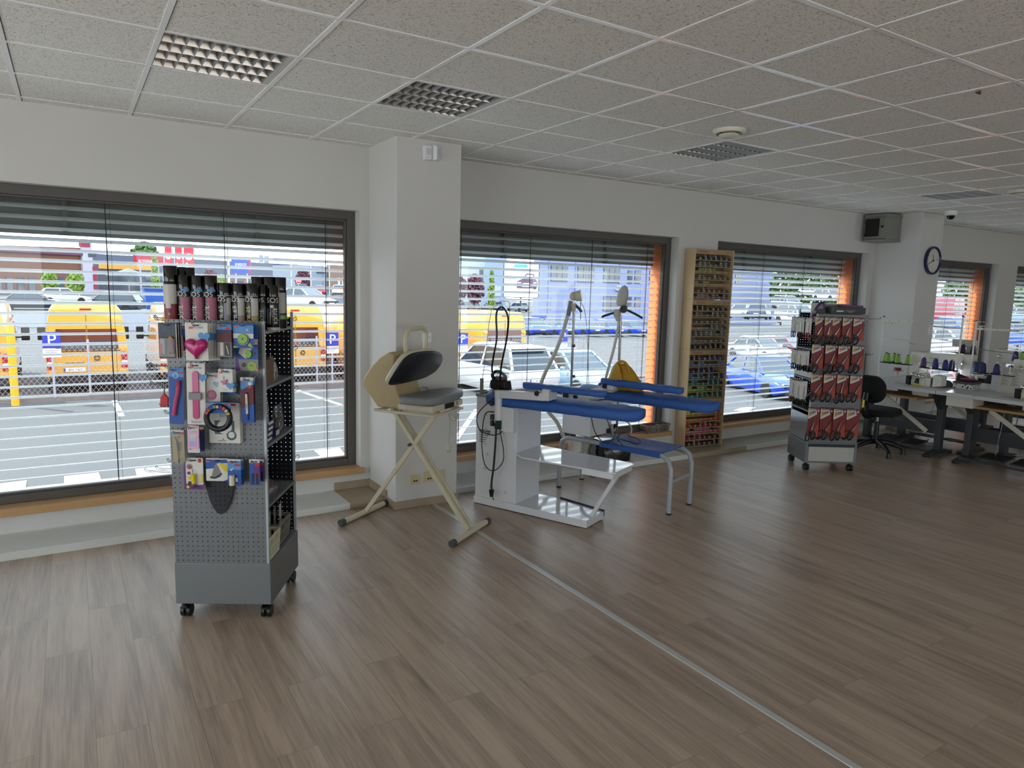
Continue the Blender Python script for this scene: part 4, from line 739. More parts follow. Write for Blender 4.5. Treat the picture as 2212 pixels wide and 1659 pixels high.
for i, (q, d) in enumerate((((507, 701, 556, 801), .06), ((503, 699, 547, 752), .11))):
    c = Card(S1, 'rotary_cutter_pack', ('large blue pack with lime rotary cutter behind a smaller one','smaller blue pack with lime rotary blade at top right')[i], q, d, m_cb, group='rotary cutter packs', hk=True)
    if i == 0: c.rc(m_gy,.0,.0,1,.25).pg(m_pur,[(0,.0),(.2,.0),(.1,.25),(0,.25)]).rc(m_cw,.7,.57,1,.69).pg(m_crm,[(.22,.62),(.58,.62),(.6,.52),(.72,.47),(.45,.26),(.14,.38),(.2,.5)]).dc(m_bl,.37,.13,.011).dc(m_gn,.72,.10,.023).dc(m_bl,.68,.12,.004).pg(m_skin,[(.7,.13),(.74,.15),(1,.03),(.98,-.0),(.9,0)]).dc(m_bl,.8,.38,.008); c.done(); c.part('cutter', lambda b: (b.m(m_gn).cyl((.006,-.001,c.h*.37),(.006,-.010,c.h*.37),.019,n=24), b.m(m_crm).ring((.0,-.0115,c.h*.38), X3, Z3, .006, .013, 18, 1.6, 4.8)))
    else: c.rc(m_cbl,.0,.62,1,.93).logo(.15,.87,.018).rc(m_cw,.0,.40,1,.60).tx(m_bl,'45',.88,.72,.009).b.m(m_cw).ring((c.w*.2, c.e(), c.h*.75), X3, Z3, .003, .006); c.pg(m_gn,[(0,.0),(.3,.04),(0,.1)]).dc(m_gn,.82,.13,.009).pg(m_skin,[(.82,.14),(.87,.16),(.97,.03),(.9,.0)]); c.done(); c.part('blade', lambda b: (b.m(m_gy).cyl((0,-.001,c.h*.35),(0,-.007,c.h*.35),.028,n=28), b.m(m_gn).cyl((.0,-.007,c.h*.39),(.0,-.012,c.h*.39),.022,n=24), b.m(m_bl).disc((0,-.0125,c.h*.38), X3, Z3, .004)))
# row 2
c = Card(S1, 'elastic_pack', 'long blue pack with ruched pink elastic at the left edge', (361, 794, 393, 916), .07, m_cb, tilt=.03); c.rc(m_cbl,.0,.84,1,1).logo(.2,.93,.016).rc(m_cr,.62,.9,.95,.93); c.b.m(m_chrome).ring((-.004, c.e(), c.h*.86), X3, Z3, .011, .0125, 20); c.done()
def ruch(b):
    b.m(mat('ruched pink fabric','#B84C74',.8)); pts = [(.012,-.006,c.h*.78),(.012,-.007,c.h*.68),(.008,-.006,c.h*.56),(.0,-.007,c.h*.42),(-.006,-.006,c.h*.28),(-.010,-.006,c.h*.16)]; P_ = cat(pts, 9); b.tube(P_, [.0095+(.0022 if k%2 else -.001) for k in range(len(P_))], n=8)
c.part('elastic', ruch, 80)
c = Card(S1, 'wrist_pincushion_pack', 'long white pack with magenta wrist pincushion', (400, 784, 440, 917), .10, m_cw, tilt=.015); c.logo(.22,.925,.02).love(.62,.905,.02); c.b.m(m_cbl); heart(c.b,(c.w*.36,c.e(),c.h*.77),.021); c.lines(.05,2,.6); c.done()
c.part('strap', lambda b: b.m(m_pk).prism(rrect(.030, c.h*.78, .0149, 6, .0, c.h*.48), (0,-.001,0), X3, Z3, .005), bev=.001); c.part('pincushion', lambda b: b.m(m_gy).prism(rrect(.060,.036,.006,3,0,c.h*.47), (0,-.005,0), X3, Z3, .010), bev=.002)
c = Card(S1, 'bobble_pack', 'clear bag holding a white card with pink dotted ball', (440, 806, 474, 868), .075, m_cw, hk=True); c.logo(.2,.88,.016).love(.55,.86,.013).rc(m_cr,.72,.84,.86,.97); c.b.m(m_cbl); heart(c.b,(c.w*.3,c.e(),c.h*.62),.016); c.done()
def dotball(b):
    b.m(m_pk).lathe([(.001,.0095),(.012,.0085),(.021,.004),(.0245,0)], o=(-.003,-.001,c.h*.24), ax=(0,-1,0), n=24, cap=False); b.m(m_cw)
    for i in range(-4, 5):
        for j in range(-4, 5):
            x, z = (i+(j%2)*.5)*.0055, j*.0048; r_ = math.hypot(x, z)
            if r_ < .022: b.disc((-.003+x, -.0013-.0098*(1-(r_/.0245)**2)**.7, c.h*.24+z), X3, Z3, .0013, 6)
c.part('dotted_ball', dotball); c.part('clear_bag', lambda b: b.m(m_blis).loft([[(x,.003,z) for x, z in rrect(c.w*1.25, c.h*1.2, .004, 2, .002, c.h*.5)], [(x,-.014,z) for x, z in rrect(c.w*1.15, c.h*1.12, .012, 2, .002, c.h*.48)]]))
c = Card(S1, 'blue_card_pack', 'blue card peeking out beneath the bird packs', (482, 822, 509, 853), .03, m_cb, hk=False); c.rc(m_cbl,.1,.5,.9,.9).done()
for i in range(3):
    c = Card(S1, 'bird_charm_pack', ('front','middle','rear')[i]+' white pack of the three with magenta bird charms', (471+i*3.6, 797+i*.4, 502+i*3.4, 847-i*.6), .12-.02*i, m_cw, group='bird charm packs', hk=i == 0)
    c.logo(.2,.84,.016).love(.6,.82,.014); c.b.m(m_cbl); heart(c.b,(c.w*.32,c.e(),c.h*.28),.019); c.rc(m_gy,.37,.5,.41,.7).lines(.12,2,.4,.45,.04).done()
    if i == 0: c.part('bird', lambda b: b.m(m_pk).prism([((x-.5)*c.w, z*c.h) for x, z in ((.15,.48),(.35,.46),(.52,.52),(.58,.56),(.66,.55),(.60,.48),(.56,.40),(.48,.34),(.30,.33),(.32,.38))], (0,-.001,0), X3, Z3, .005), bev=.001)
for i in range(2):
    c = Card(S1, 'marker_pack', ('front','rear')[i]+' red and blue marker pen pack at the right edge', (519+i*3.5, 815, 547+i*3.5, 913), .09-.025*i, m_cb, group='marker pen packs', hk=i == 0)
    c.rc(m_cbl,.0,.74,1,.93).dc(m_cw,.72,.86,.009).logo(.18,.9,.015).pg(m_mar,[(0,.32),(1,.42),(1,.84),(.55,.80),(0,.70)]).rc(m_cr,.55,.76,.85,.81).rc(m_cw,.0,.93,1,1); c.holes(); c.done()
    if i == 0: c.part('pen', lambda b: b.m(m_cw).cyl((.0,-.006,c.h*.20),(-.002,-.006,c.h*.64),.0055,n=12).m(m_cb).cyl((.001,-.006,c.h*.06),(.0,-.006,c.h*.20),.0045,n=12).m(m_nv).cyl((-.002,-.006,c.h*.64),(-.002,-.006,c.h*.665),.0056,n=12).m(m_ink).bx(-.002,.0008,-.0117,-.0115,c.h*.33,c.h*.42))
# row 3
c = Card(S1, 'magnetic_dish_box', 'white box with round magnetic pin dish behind the black ring', (450, 870, 517, 957), .03, m_cw, hk=True)
c.rc(m_cr,.7,.93,.88,.98).rc(m_tl,.18,.22,.82,.56).dc(m_cw,.5,.40,.036).dc(m_tl,.72,.19,.024).dc(m_cw,.72,.205,.016).tx(m_cbl,'Love',.52,.66,.026).dc(m_mar,.45,.1,.003).lines(.06,2,.3,.42,.015).done()
c.part('box', lambda b: b.m(m_cw).hexa([(-c.w/2,.0013,0),(c.w/2,.0013,0),(c.w/2+.004,.029,0),(-c.w/2,.029,0)],[(-c.w/2,.0013,c.h),(c.w/2,.0013,c.h),(c.w/2+.004,.029,c.h-.03),(-c.w/2,.029,c.h-.03)]))
c = Card(S1, 'ring_pack', 'blue header card holding a large black ring with colour samples', (444, 869, 498, 893), .115, m_cb); c.rc(m_cbl,.0,.45,1,.95).logo(.1,.82,.018).rc(m_cr,.78,.78,.95,.92); c.holes(); c.done()
x, z = S1.F(472.5, 902, .12); rx = x-c.x; rz_ = z-(c.z1-c.h); R_ = .066
c.part('black_ring', lambda b: b.m(mat('black rubber ring','#0B0B16',.45)).tube([(rx+R_*.84*math.cos(a), -.012, rz_+R_*.84*math.sin(a)) for a in [k*2*math.pi/40 for k in range(40)]], .0135, n=10, closed=True), 60)
def swat(b):
    for k, cc in enumerate(('#B8462C','#A33A2E','#2B3E8C','#3A8F86','#C99A8C','#3A3F7C','#B8462C','#B9A79A','#A89A3A')):
        a = math.radians(152-k*16); o = Vector((rx+R_*.84*math.cos(a), -.0262, rz_+R_*.84*math.sin(a))); u = Vector((-math.sin(a),0,math.cos(a))); v = Vector((math.cos(a),0,math.sin(a))); b.m(mat('swatch %d' % k, cc, .6)); b.flat([(-.006,-.007),(.006,-.007),(.006,.009),(-.006,.009)], o, u, v)
c.part('colour_samples', swat)
c = Card(S1, 'tweezers_pack', 'beige tweezers pack in a clear sleeve at the left edge', (369, 929, 397, 997), .07, mat('beige card','#A5976C',.6)); c.rc(m_cbl,.0,.86,1,.94).rc(m_cr,.72,.86,.95,.96).rc(m_pur,.0,.0,.05,.8).rc(m_cw,.0,.94,1,1).dc(m_cr,.6,.78,.005); c.holes()
for i in range(4): c.rc(m_ink,.45+.1*i,.35,.5+.1*i,.62)
c.done(); c.part('tweezers', lambda b: b.m(m_gy).tube([(-.012,-.004,c.h*.78),(-.004,-.006,c.h*.68),(.003,-.006,c.h*.1)], .0025, n=6).m(m_bl).bar((.003,-.006,c.h*.1),(.005,-.006,-.004),.007,.003)); c.part('clear_sleeve', lambda b: b.m(m_blis).bx(-c.w*.55,c.w*.55,-.011,.003,-.012,c.h*.95))
c = Card(S1, 'navy_pack', 'narrow navy pack rearmost behind the pink pack', (430, 921, 441, 975), .035, m_nv, hk=False); c.rc(m_cw,.1,.88,.9,.98).rc(m_cr,.2,.82,.6,.88).done()
c = Card(S1, 'white_sleeve_pack', 'white sleeve pack behind the pastel pink pack', (404, 922, 430, 978), .075, m_cw, hk=False); c.pg(m_bl,[(.1,.12),(.8,.16),(.95,.5),(.3,.3)]).rc(m_cr,.8,.55,1,.98).done()
c = Card(S1, 'eraser_pack', 'pastel pink pack below the wrist pincushion', (403, 919, 427, 970), .10, m_pnk, tilt=.05); c.rc(m_cw,.25,.72,.9,.9).rc(mat('mint','#B7CBB4',.5),.2,.48,.75,.62).rc(mat('lilac','#B59AD0',.5),.15,.12,.8,.34).rc(mat('pale sky','#A9BBD6',.5),.15,.34,.8,.46).tx(m_ink,'Love',.6,.83,.007); [c.b.m(m_ink).ring(((.4+.2*i-.5)*c.w,c.e(),.75*c.h), X3, Z3, .0025,.0035,12) for i in range(3)]; c.done()
# row 4 and the rubber iron rest
c = Card(S1, 'pompom_tool_pack', 'white and purple pack with yellow handled tool, lower left', (396, 989, 438, 1057), .055, m_cw); c.rc(m_pur,.0,.0,.1,.95).pg(m_pur,[(0,0),(1,0),(1,.16),(.5,.12),(0,.2)]).rc(m_cr,.76,.86,.92,.98).dc(m_gy,.3,.72,.014).dc(m_cr,.32,.7,.007).dc(m_pur,.26,.52,.008).dc(m_yl,.28,.36,.008).dc(m_mar,.3,.2,.010).rc(m_yl,.88,.22,.98,.5).dc(m_yl,.2,.08,.008); c.holes(); c.done()
c.part('tool', lambda b: b.m(m_yl).cyl((.004,-.010,c.h*.2),(.003,-.010,c.h*.5),.0105,.0115,n=14).m(m_pur).ball((.004,-.010,c.h*.15),(.012,.009,.012)).m(m_gy).tube([(.001,-.01,c.h*.5),(.0,-.01,c.h*.6),(-.002,-.01,c.h*.66)],.002,n=6))
c = Card(S1, 'iron_shoe_pack', 'wide blue white pack picturing an iron sole, bottom row', (444, 990, 493, 1039), .055, m_cw); c.pg(m_cb,[(0,.52),(.35,.56),(.5,.78),(1,.8),(1,1),(0,1)]).logo(.1,.86,.018).rc(m_cw,.02,.95,1,1).pg(m_cb,[(.75,0),(1,0),(1,.1)]).pg(m_yl,[(.55,.78),(.62,.82),(1,.66),(1,.42),(.85,.42),(.7,.58)]).pg(m_bl,[(.17,.2),(.2,.12),(.4,.1),(.62,.2),(.72,.34),(.6,.4),(.3,.22)]).pg(m_gy,[(.25,.2),(.4,.18),(.66,.34),(.55,.62),(.45,.75),(.38,.68)]); c.holes(); c.done()
x0, z1 = S1.F(440, 1020, .03); x1, z_ = S1.F(504, 1020, .03); xx, z0 = S1.F(472, 1113, .03); t = thing('iron_rest', 'dark rubber iron rest mat shaped like a sole plate', 'mat', S1.W((x0+x1)/2, -.012, z0), S1.rz); w_, h_ = (x1-x0), z1-z0+.06
out_ = [(math.sin(math.pi*k/2/10)**.8*.5*w_*(1 if k <= 10 else 1), h_*(k/10)**1.35*.75) for k in range(11)]; pl = [(x, z) for x, z in out_]+[(w_*.5, h_*.9), (w_*.36, h_), (-w_*.36, h_), (-w_*.5, h_*.9)]+[(-x, z) for x, z in reversed(out_[1:])]
m_rub = mat('dark rubber','#14131D',.55); b = MB(m_rub); b.prism(pl, (0,0,0), X3, Z3, .008); b.build('sole', t, bev=.002); b = MB(m_rub)
for i in range(-3, 4):
    for j in range(1, 9):
        if abs(i*.022) < w_*.42*min(1, (j*.024/(h_*.6))**.55): b.cyl((i*.022,-.008,j*.024),(i*.022,-.0115,j*.024),.004,.003,n=8)
b.build('studs', t)
for i in range(3):
    c = Card(S1, 'velcro_pack', ('front','middle','rear')[i]+' small blue pack of the three with cream roll', (491+i*3, 992-i*.6, 520+i*3, 1049-i), .085-.022*i, m_cb, group='cream roll packs', hk=i == 0); c.rc(m_cbl,.0,.6,1,.95).logo(.2,.86,.016).rc(m_cr,.55,.74,.95,.82).rc(m_cw,.0,.93,1,1).pg(m_cw,[(.15,.58),(.3,.64),(.5,.7),(.3,.56)]); c.holes(); c.done()
    if i == 0: c.part('roll', lambda b: b.m(m_crm).cyl((-.008,-.013,.006),(-.008,-.013,c.h*.42),.013,n=18).m(m_cw).bx(.006,.016,-.004,-.001,.02,c.h*.3))
for i in range(2):
    c = Card(S1, 'clip_pack', ('front','rear')[i]+' blue purple clip pack in the bottom right corner', (538+i*14, 992, 561+i*9, 1048-i*8), .07-.04*i, m_cb, group='clip packs', hk=i == 0); c.rc(m_cw,.0,.86,1,1).logo(.25,.86,.014).pg(m_pur,[(.45,.3),(1,.1),(1,.78),(.5,.8)]).rc(m_cr,.55,.74,.95,.84).rc(m_bl,.2,.04,.42,.45).rc(m_bl,.62,.04,.84,.45); c.holes(); c.done()
for (px, py) in ((448,780),(470,868),(553,905),(478,1010)): x, z = S1.F(px, py, 0); S1.hook(x, z, .02)
# hooks and packs on the far left side and on the back
for px, py, ln in ((350,694,.2),(347,697,.16),(352,778,.2),(356,797,.18),(356,842,.18),(352,900,.2),(372,1022,.17),(362,1030,.2),(350,1040,.24)): y, z = S1.S(px+12, py, 0); S1.hook(max(.05, min(.45, .1+.4*rnd.random())), z, ln*.75, 'left')
for px, py in ((640,694),(640,758),(640,848),(640,1003)): y, z = S1.S(634, py, 0, .472); S1.hook(.455, z, .10, 'back')
def sidepack(lab, y, z0, z1, w, off, m1, m2, name='hanging_pack'):
    t = thing(name, lab, 'packet', S1.W(-off, y, z0), S1.rz+math.pi/2*-1); b = MB(m1); b.bx(-w/2, w/2, -.001, .001, 0, z1-z0); b.m(m2).bx(-w*.4, w*.4, -.006, -.001, .01, (z1-z0)*.7); b.build('card', t); MB(m_bl).bx(-.014,.014,-.0016,.0016,z1-z0-.016,z1-z0-.01).build('hang_slot', t); S1.hook(y, z1-.014, off+.03, 'left')
sidepack('greenish pack edge on the left side, upper', .12, 1.23, 1.30, .06, .03, mat('olive card','#7C7A4A',.6), m_gn); sidepack('grey pack hanging on the left side, middle', .10, .88, 1.07, .07, .03, m_pc, m_crm); sidepack('grey white pack hanging low on the left side', .12, .52, .72, .08, .02, m_cw, m_gy); sidepack('red pack hanging low on the left side behind grey one', .2, .50, .64, .07, .035, m_cw, m_cr)
y, z = S1.S(362, 862, 0); t = thing('thread_snips', 'red handled snips hanging on the left side', 'snips', S1.W(-.05, .05, z-.055), S1.rz); b = MB(m_cr); b.loft([[(-.022,0,.0),(.012,0,.008),(.02,0,.0),(.022,0,.05),(.0,0,.075),(-.018,0,.05)],[(-.022,.012,.0),(.012,.012,.008),(.02,.012,.0),(.022,.012,.05),(.0,.012,.075),(-.018,.012,.05)]]); b.build('handles', t, bev=.004); MB(m_gy).bar((.0,.006,.07),(.004,.006,.11),.008,.004).build('blades', t); S1.hook(.05, z+.06, .1, 'left')
# ---- spray cans on the top shelf
m_cap = mat('black gloss cap','#060607',.12,coat=.4,nz=.02); m_can = mat('black can','#0E0E10',.25); m_cg = mat('grey can label','#B9B4AE',.4); m_cmar = mat('crimson can label','#7E1226',.4); m_cpk = mat('rose can label','#A05A70',.4); m_cl1 = mat('pale lilac can label','#8F8C9C',.4); m_cl2 = mat('sand can label','#9A8D52',.4); m_cl3 = mat('dusty rose can label','#9C8078',.4); m_ct = mat('teal can label','#2C5A63',.4); m_tx = mat('pale can lettering','#D2D0CC',.4); m_ty = mat('yellow can lettering','#CDBD5A',.4)
def can(lab, px, ytop, yl, style, r=.0335, group='spray cans on the display stand'):
    x, zt = S1.F(px, ytop, -yl); zb = 1.494; h = zt-zb; t = thing('spray_can', lab, 'spray can', S1.W(x, yl, zb), S1.rz-.35, group); hb = h*.775
    top = {'tall':m_can,'pink':m_can}.get(style, m_can); b = MB(m_can); b.lathe([(r*.92,0),(r,.006),(r,hb-.012),(r*.86,hb)], n=28)
    def band(m_, z0, z1, a0=-math.pi, a1=0., e=.0004):
        vs = []; n_ = 14
        for i in range(n_+1): a = a0+(a1-a0)*i/n_; vs += [((r+e)*math.cos(a), (r+e)*math.sin(a), z0), ((r+e)*math.cos(a), (r+e)*math.sin(a), z1)]
        b.m(m_).add(vs, [(2*i, 2*i+2, 2*i+3, 2*i+1) for i in range(n_)])
    def wrap(m_, s_, z, size, a, rot=False, e=.0008):   # lettering bent round the can; a = centre angle
        vs, fs, w_ = txt(s_); o = []
        for vx, vy in vs:
            if rot: q, zz = -vy*size+size*.35, z+vx*size
            else: q, zz = (vx-w_/2)*size, z+vy*size
            an = a+q/r; o.append(((r+e)*math.cos(an), (r+e)*math.sin(an), zz))
        b.m(m_).add(o, fs)
    F_ = -math.pi/2
    if style == 'back': band(m_cg, h*.40, hb-.02); band(m_cmar, .03, h*.40); band(m_cg, h*.33, h*.40, F_-.1, F_+.7, .0006); band(m_gn, h*.22, h*.26, F_+.3, F_+.55, .0007); band(m_pur, .005, .025); band(m_yl, .006, .02, F_-.7, F_-.4, .0006)
    elif style == 'pink': band(m_cpk, .035, h*.60, F_+.25, 0); band(m_cbl, h*.7, h*.75, F_+.2, -.2); wrap(m_tx, 'SOS', h*.61, .034, F_+.1); wrap(m_cpk, '5', h*.48, .045, F_+.15); wrap(m_tx, 'spirit', .03, .042, F_-.0, True); band(m_gn, .004, .03, F_-.3, F_+.3)
    elif style in ('65','69','25'):
        lc = {'65':m_cl1,'69':m_cl3,'25':m_cl2}[style]; band(lc, .006, hb-.045, F_+.5, 0); band(m_cg, h*.32, hb-.02, F_+(.9 if style == '65' else .5), 0, .0006); band(m_cg, hb-.012, hb-.008, -math.pi, 0); wrap(m_tx, 'SOS', h*.61, .034, F_-.1)
        wrap(m_ty if style == '25' else m_tx, 'spirit '+style, .008, .034, F_-.0, True)
        if style == '65': band(m_tx, .01, h*.55, F_-1.3, F_-.75)
    elif style == 'teal': band(m_ct, .03, h*.55, F_-.9, F_+.2); band(m_cr, h*.48, h*.56, F_-.5, F_, .0006); wrap(m_tx, 'SOS', h*.61, .034, F_+.1); wrap(m_tx, 'spirit', .02, .04, F_+.55, True); band(m_gn, .002, .012, F_-.9, F_+.9)
    elif style == 'black': wrap(m_tx, 'SOS', h*.61, .036, F_+.65); wrap(m_tx, 'spirit', .03, .04, F_+.9, True); [band(m_tx, .03, .03+h*k, F_-.5+.35*i, F_-.42+.35*i) for i, k in enumerate((.42,.34,.26))]; band(m_tx, h*.5, h*.56, F_+.3, F_+.75); b.m(m_cg).lathe([(r+.0005,.0),(r+.0005,.014)], n=28, cap=False)
    else: band(m_cg, h*.3, hb-.02, F_-.2, 0); band(m_gn, h*.18, h*.26, F_-.2, 0, .0006)
    b.build('can_body', t, smooth=40)
    MB(m_cap).lathe([(r*.97,hb-.006),(r*.97,h-.004),(r*.9,h)], n=28).build('cap', t, smooth=40)
for px, yt, yl, st, lab in ((367,574,.04,'back','tall can at the left corner showing its grey and red back label'), (389,577,.125,'plain','tall black can second from left in the back row'), (406,578,.14,'plain','tall black can third from left in the back row'),
    (397.5,594,.045,'pink','first rose labelled can in front, nearest the tall one'), (426.5,595,.045,'pink','second rose labelled can, middle of three'), (454,595,.045,'pink','third rose labelled can, beside the 65 can'), (485,611,.045,'65','can lettered 65 in white'), (515,612,.045,'69','can lettered 69 beside the sand coloured one'), (544,612,.045,'25','can lettered 25 with sand coloured label'),
    (564,614,.12,'teal','can with teal label behind the right corner post'), (588,616,.13,'black','all black can with fine white lettering near the right edge'), (556,598,.26,'plain','tall can in the right back trio, leftmost'), (580,598,.27,'plain','tall can in the right back trio, middle'), (604,599,.285,'plain','tall can in the right back trio with grey label, rightmost')): can('spray '+lab, px, yt, yl, st)
# ---- goods on the side shelves
m_kr = mat('brown kraft card','#6E5844',.8); m_lw = mat('white box card','#BDB9B0',.6)
def sbox(lab, x0, x1, y0, y1, z, h, m_, extra=None, name='small_box', cat_='box', parts=None):
    t = thing(name, lab, cat_, S1.W((x0+x1)/2, (y0+y1)/2, z), S1.rz); b = MB(m_); b.bx(-(x1-x0)/2, (x1-x0)/2, -(y1-y0)/2, (y1-y0)/2, 0, h); extra and extra(b, (x1-x0)/2, (y1-y0)/2, h); b.build('carton', t, bev=.001); return t
sbox('open brown carton on the upper side shelf', .33, .465, .02, .16, 1.217, .13, m_kr, lambda b, a, c_, h: b.m(m_lw).bx(-a, a, -c_, -c_+.003, h*.75, h*1.3))
sbox('white carton marked ONE at the front of the upper side shelf', .39, .468, .005, .018, 1.217, .05, m_lw, lambda b, a, c_, h: b.m(m_bl).text('ONE', (a+.001, .0, .012), Y3, Z3, .018).text('ONE', (0,-c_-.001,.012), X3, Z3, .022))
t = thing('elastic_bag', 'clear bag with white elastic cord and round label on upper side shelf', 'bag', S1.W(.40, .27, 1.217), S1.rz); b = MB(m_lw)
b.tube(cat([(.0,-.03,.01),(.03,-.05,.06),(.0,-.04,.1),(.03,-.02,.05),(.02,.01,.02),(.0,.02,.1),(.03,.03,.11)], 6), .004, n=6); b.build('cord', t, smooth=60); MB(m_blis).loft([[(x,y,.0) for x, y in rrect(.09,.13,.02,3)],[(x,y,.06) for x, y in rrect(.085,.125,.03,3)],[(x*.8,y*.9,.125) for x, y in rrect(.05,.12,.02,3)]]).build('clear_bag', t, smooth=40); MB(m_lw).disc((.044,-.02,.07), Y3, Z3, .022, 18, .03).m(m_cr).bx(.045,.0455,-.028,-.012,.065,.07).build('round_label', t)
sbox('dark bag standing behind the elastic on upper side shelf', .33, .36, .18, .33, 1.217, .11, m_bl, name='dark_bag', cat_='bag')
for i in range(4): sbox(('lowest','second','third','topmost')[i]+' of four flat navy boxes on the middle side shelf', .33, .455, .05+.01*i, .15+.01*i, .92+.027*i, .024, m_nv, lambda b, a, c_, h: b.m(m_tx).bx(a, a+.0008, -c_*.7, c_*.7, .006, .02).bx(-a*.6, a*.6, -c_-.0008, -c_, .006, .02))
sbox('single navy box beside the navy stack on middle side shelf', .36, .45, .22, .29, .92, .035, m_nv, lambda b, a, c_, h: b.m(m_tx).bx(a, a+.0008, -c_*.8, c_*.8, .004, .03))
for k, (x, y, w_, d_, h_, z, cc, lab) in enumerate(((.44,.06,.03,.09,.17,.985+.03,'#3A3A40','clear bag of findings hung high in the middle side opening'),(.42,.36,.04,.13,.15,.92,'#4C3F35','clear bag of mixed beads at the back of middle side shelf'),(.40,.16,.09,.2,.06,.606,'#8A7E7A','clear bag of zip pullers lying on lower side shelf'),(.36,.30,.08,.14,.05,.606,'#7A3036','clear bag of red trims on lower side shelf'))):
    t = thing('goods_bag', lab, 'bag', S1.W(x, y, z), S1.rz); MB(m_blis).loft([[(a, c_, 0) for a, c_ in rrect(w_, d_, .012, 3)], [(a, c_, h_*.5) for a, c_ in rrect(w_*1.05, d_*1.02, .014, 3)], [(a*.25, c_, h_) for a, c_ in rrect(w_, d_*.95, .01, 3)]]).build('clear_bag', t, smooth=40); b = MB(mat('bag goods %d' % k, cc, .5, nz=.4, ns=60)); R = random.Random(k)
    for i in range(26): b.ball((R.uniform(-w_*.36,w_*.36), R.uniform(-d_*.4,d_*.4), .01+R.random()*h_*.55), .004+.006*R.random(), 6, 4)
    o = b.build('contents', t, smooth=60); o['kind'] = 'stuff'
def basket(name, lab, M_loc, rz, w, d, h, m_, contents, zoff=0.):
    t = thing(name, lab, 'basket', M_loc, rz); b = MB(m_); th = .004; tp = 1.12
    for s_ in (-1, 1):
        for L0, ax in ((w, 0), (d, 1)):
            n_ = max(3, int(L0/.022)); off = (d if ax == 0 else w)/2
            for k in range(n_+1):
                q = -L0/2+L0*k/n_; lo = (q, s_*off) if ax == 0 else (s_*off, q); hi = (q*tp, s_*off*tp) if ax == 0 else (s_*off*tp, q*tp); b.bar((*lo, .0), (*hi, h), .007, th, up=(1, 0, 0) if ax else (0, 1, 0))
    for z, k, ht in ((.0, 1., .014), (h*.5, 1+.06, .008), (h-.012, tp, .016)):
        for s_ in (-1, 1): b.bx(-w/2*k, w/2*k, s_*d/2*k-th/2, s_*d/2*k+th/2, z, z+ht); b.bx(s_*w/2*k-th/2, s_*w/2*k+th/2, -d/2*k, d/2*k, z, z+ht)
    b.bx(-w/2, w/2, -d/2, d/2, 0, .004); b.build('basket_body', t)
    contents(t); return t
sb = S1.W(.42, .10, .31); basket('small_basket', 'small cream lattice basket at the front of the bottom shelf', sb, S1.rz, .09, .16, .12, m_crm, lambda t: None)
t = thing('thread_packet', 'white packet sticking up from the cream basket', 'packet', S1.W(.42,.10,.32), S1.rz); MB(m_lw).bx(-.004,.004,-.05,.05,0,.19).m(m_cbl).bx(.004,.0045,-.04,.04,.1,.16).build('card', t)
basket('small_basket', 'small grey lattice basket at the back of the bottom shelf', S1.W(.40, .33, .31), S1.rz, .10, .19, .12, mat('grey basket plastic','#77736A',.5), lambda t: None)
for i in range(3): t = thing('thread_packet', ('nearest','middle','farthest')[i]+' packet standing in the grey basket of the stand', 'packet', S1.W(.385+.015*i,.29+.05*i,.315), S1.rz+.2); MB(m_lw if i != 1 else m_gy).bx(-.003,.003,-.035,.035,0,.17+.01*i).m(m_bl).bx(.003,.0034,-.012,.012,.145,.15).build('card', t)
# ================================================================ STEAM PRESS, IRONING TABLES, STEAMERS
m_prs = mat('ivory press plastic','#CFC7AE',.32,nz=.02); m_prd = mat('tan press plastic','#B39F74',.35,nz=.04); m_lg = mat('light grey enamel','#C9CACB',.35,nz=.02); m_foot = mat('dark grey cap','#4A4B4D',.5); m_silv = mat('silver board cover','#83878B',.5,nz=.12,ns=12,bump=.4,bs=40); m_plate = mat('dark heating plate','#2C2D30',.35,metal=.3)
PO = Vector((1.82, 4.92, 0)); PE = Vector((.546, -.838, 0)); PE.normalize(); PD_ = Vector((.838, .546, 0)); PD_.normalize()
PT = Matrix(((PD_.x, -PE.x, 0, PO.x), (PD_.y, -PE.y, 0, PO.y), (0, 0, 1, 0), (0, 0, 0, 1)))  # local x along the feet, y towards the back
PRZ = math.atan2(PD_.y, PD_.x)
def PW(d, e, z): return PO+PD_*d+PE*e+Z3*z
t = thing('press_stand', 'ivory X-shaped folding stand carrying the steam press', 'stand', PO, PRZ); G = lambda d, e, z: Vector((d, -e, z))
for e_, a, c, nm in ((.0, -.27, .245, 'rear'), (.905, -.245, .245, 'front')):
    b = MB(m_prs); b.cyl(G(a, e_, .024), G(c, e_, .024), .021, n=16); b.m(m_foot).cyl(G(a-.03, e_, .024), G(a+.012, e_, .024), .0245, n=16).cyl(G(c-.012, e_, .024), G(c+.03, e_, .024), .0245, n=16); b.build('foot_tube', t, smooth=40)
b = MB(m_prs); b.bar(G(-.02, .02, .04), G(-.02, .64, .865), .032, .018, up=(1,0,0)); b.build('rear_leg', t, bev=.003)
for d_ in (-.015, .040): b = MB(m_prs); b.bar(G(d_, .89, .04), G(d_, .25, .855), .028, .032, up=(1,0,0)); b.build('front_leg', t, bev=.003)
b = MB(m_foot); b.cyl(G(-.05, .415, .60), G(.07, .415, .60), .011, n=12); b.build('pivot_bolt', t, smooth=40)
b = MB(m_bl); b.text('Texi', G(.0255, .70, .282)-Vector((0, -.787, .617))*.010, Vector((0, -.617, -.787)), Vector((0, -.787, .617)), .030); b.build('lettering', t)
b = MB(m_prs); zt = .868
for e_ in (.24, .70): b.bx(-.20, .22, -e_-.012, -e_+.012, zt-.018, zt)
for d_ in (-.19, .21): b.bx(d_-.012, d_+.012, -.70, -.22, zt-.018, zt)
b.build('top_frame', t, bev=.004)
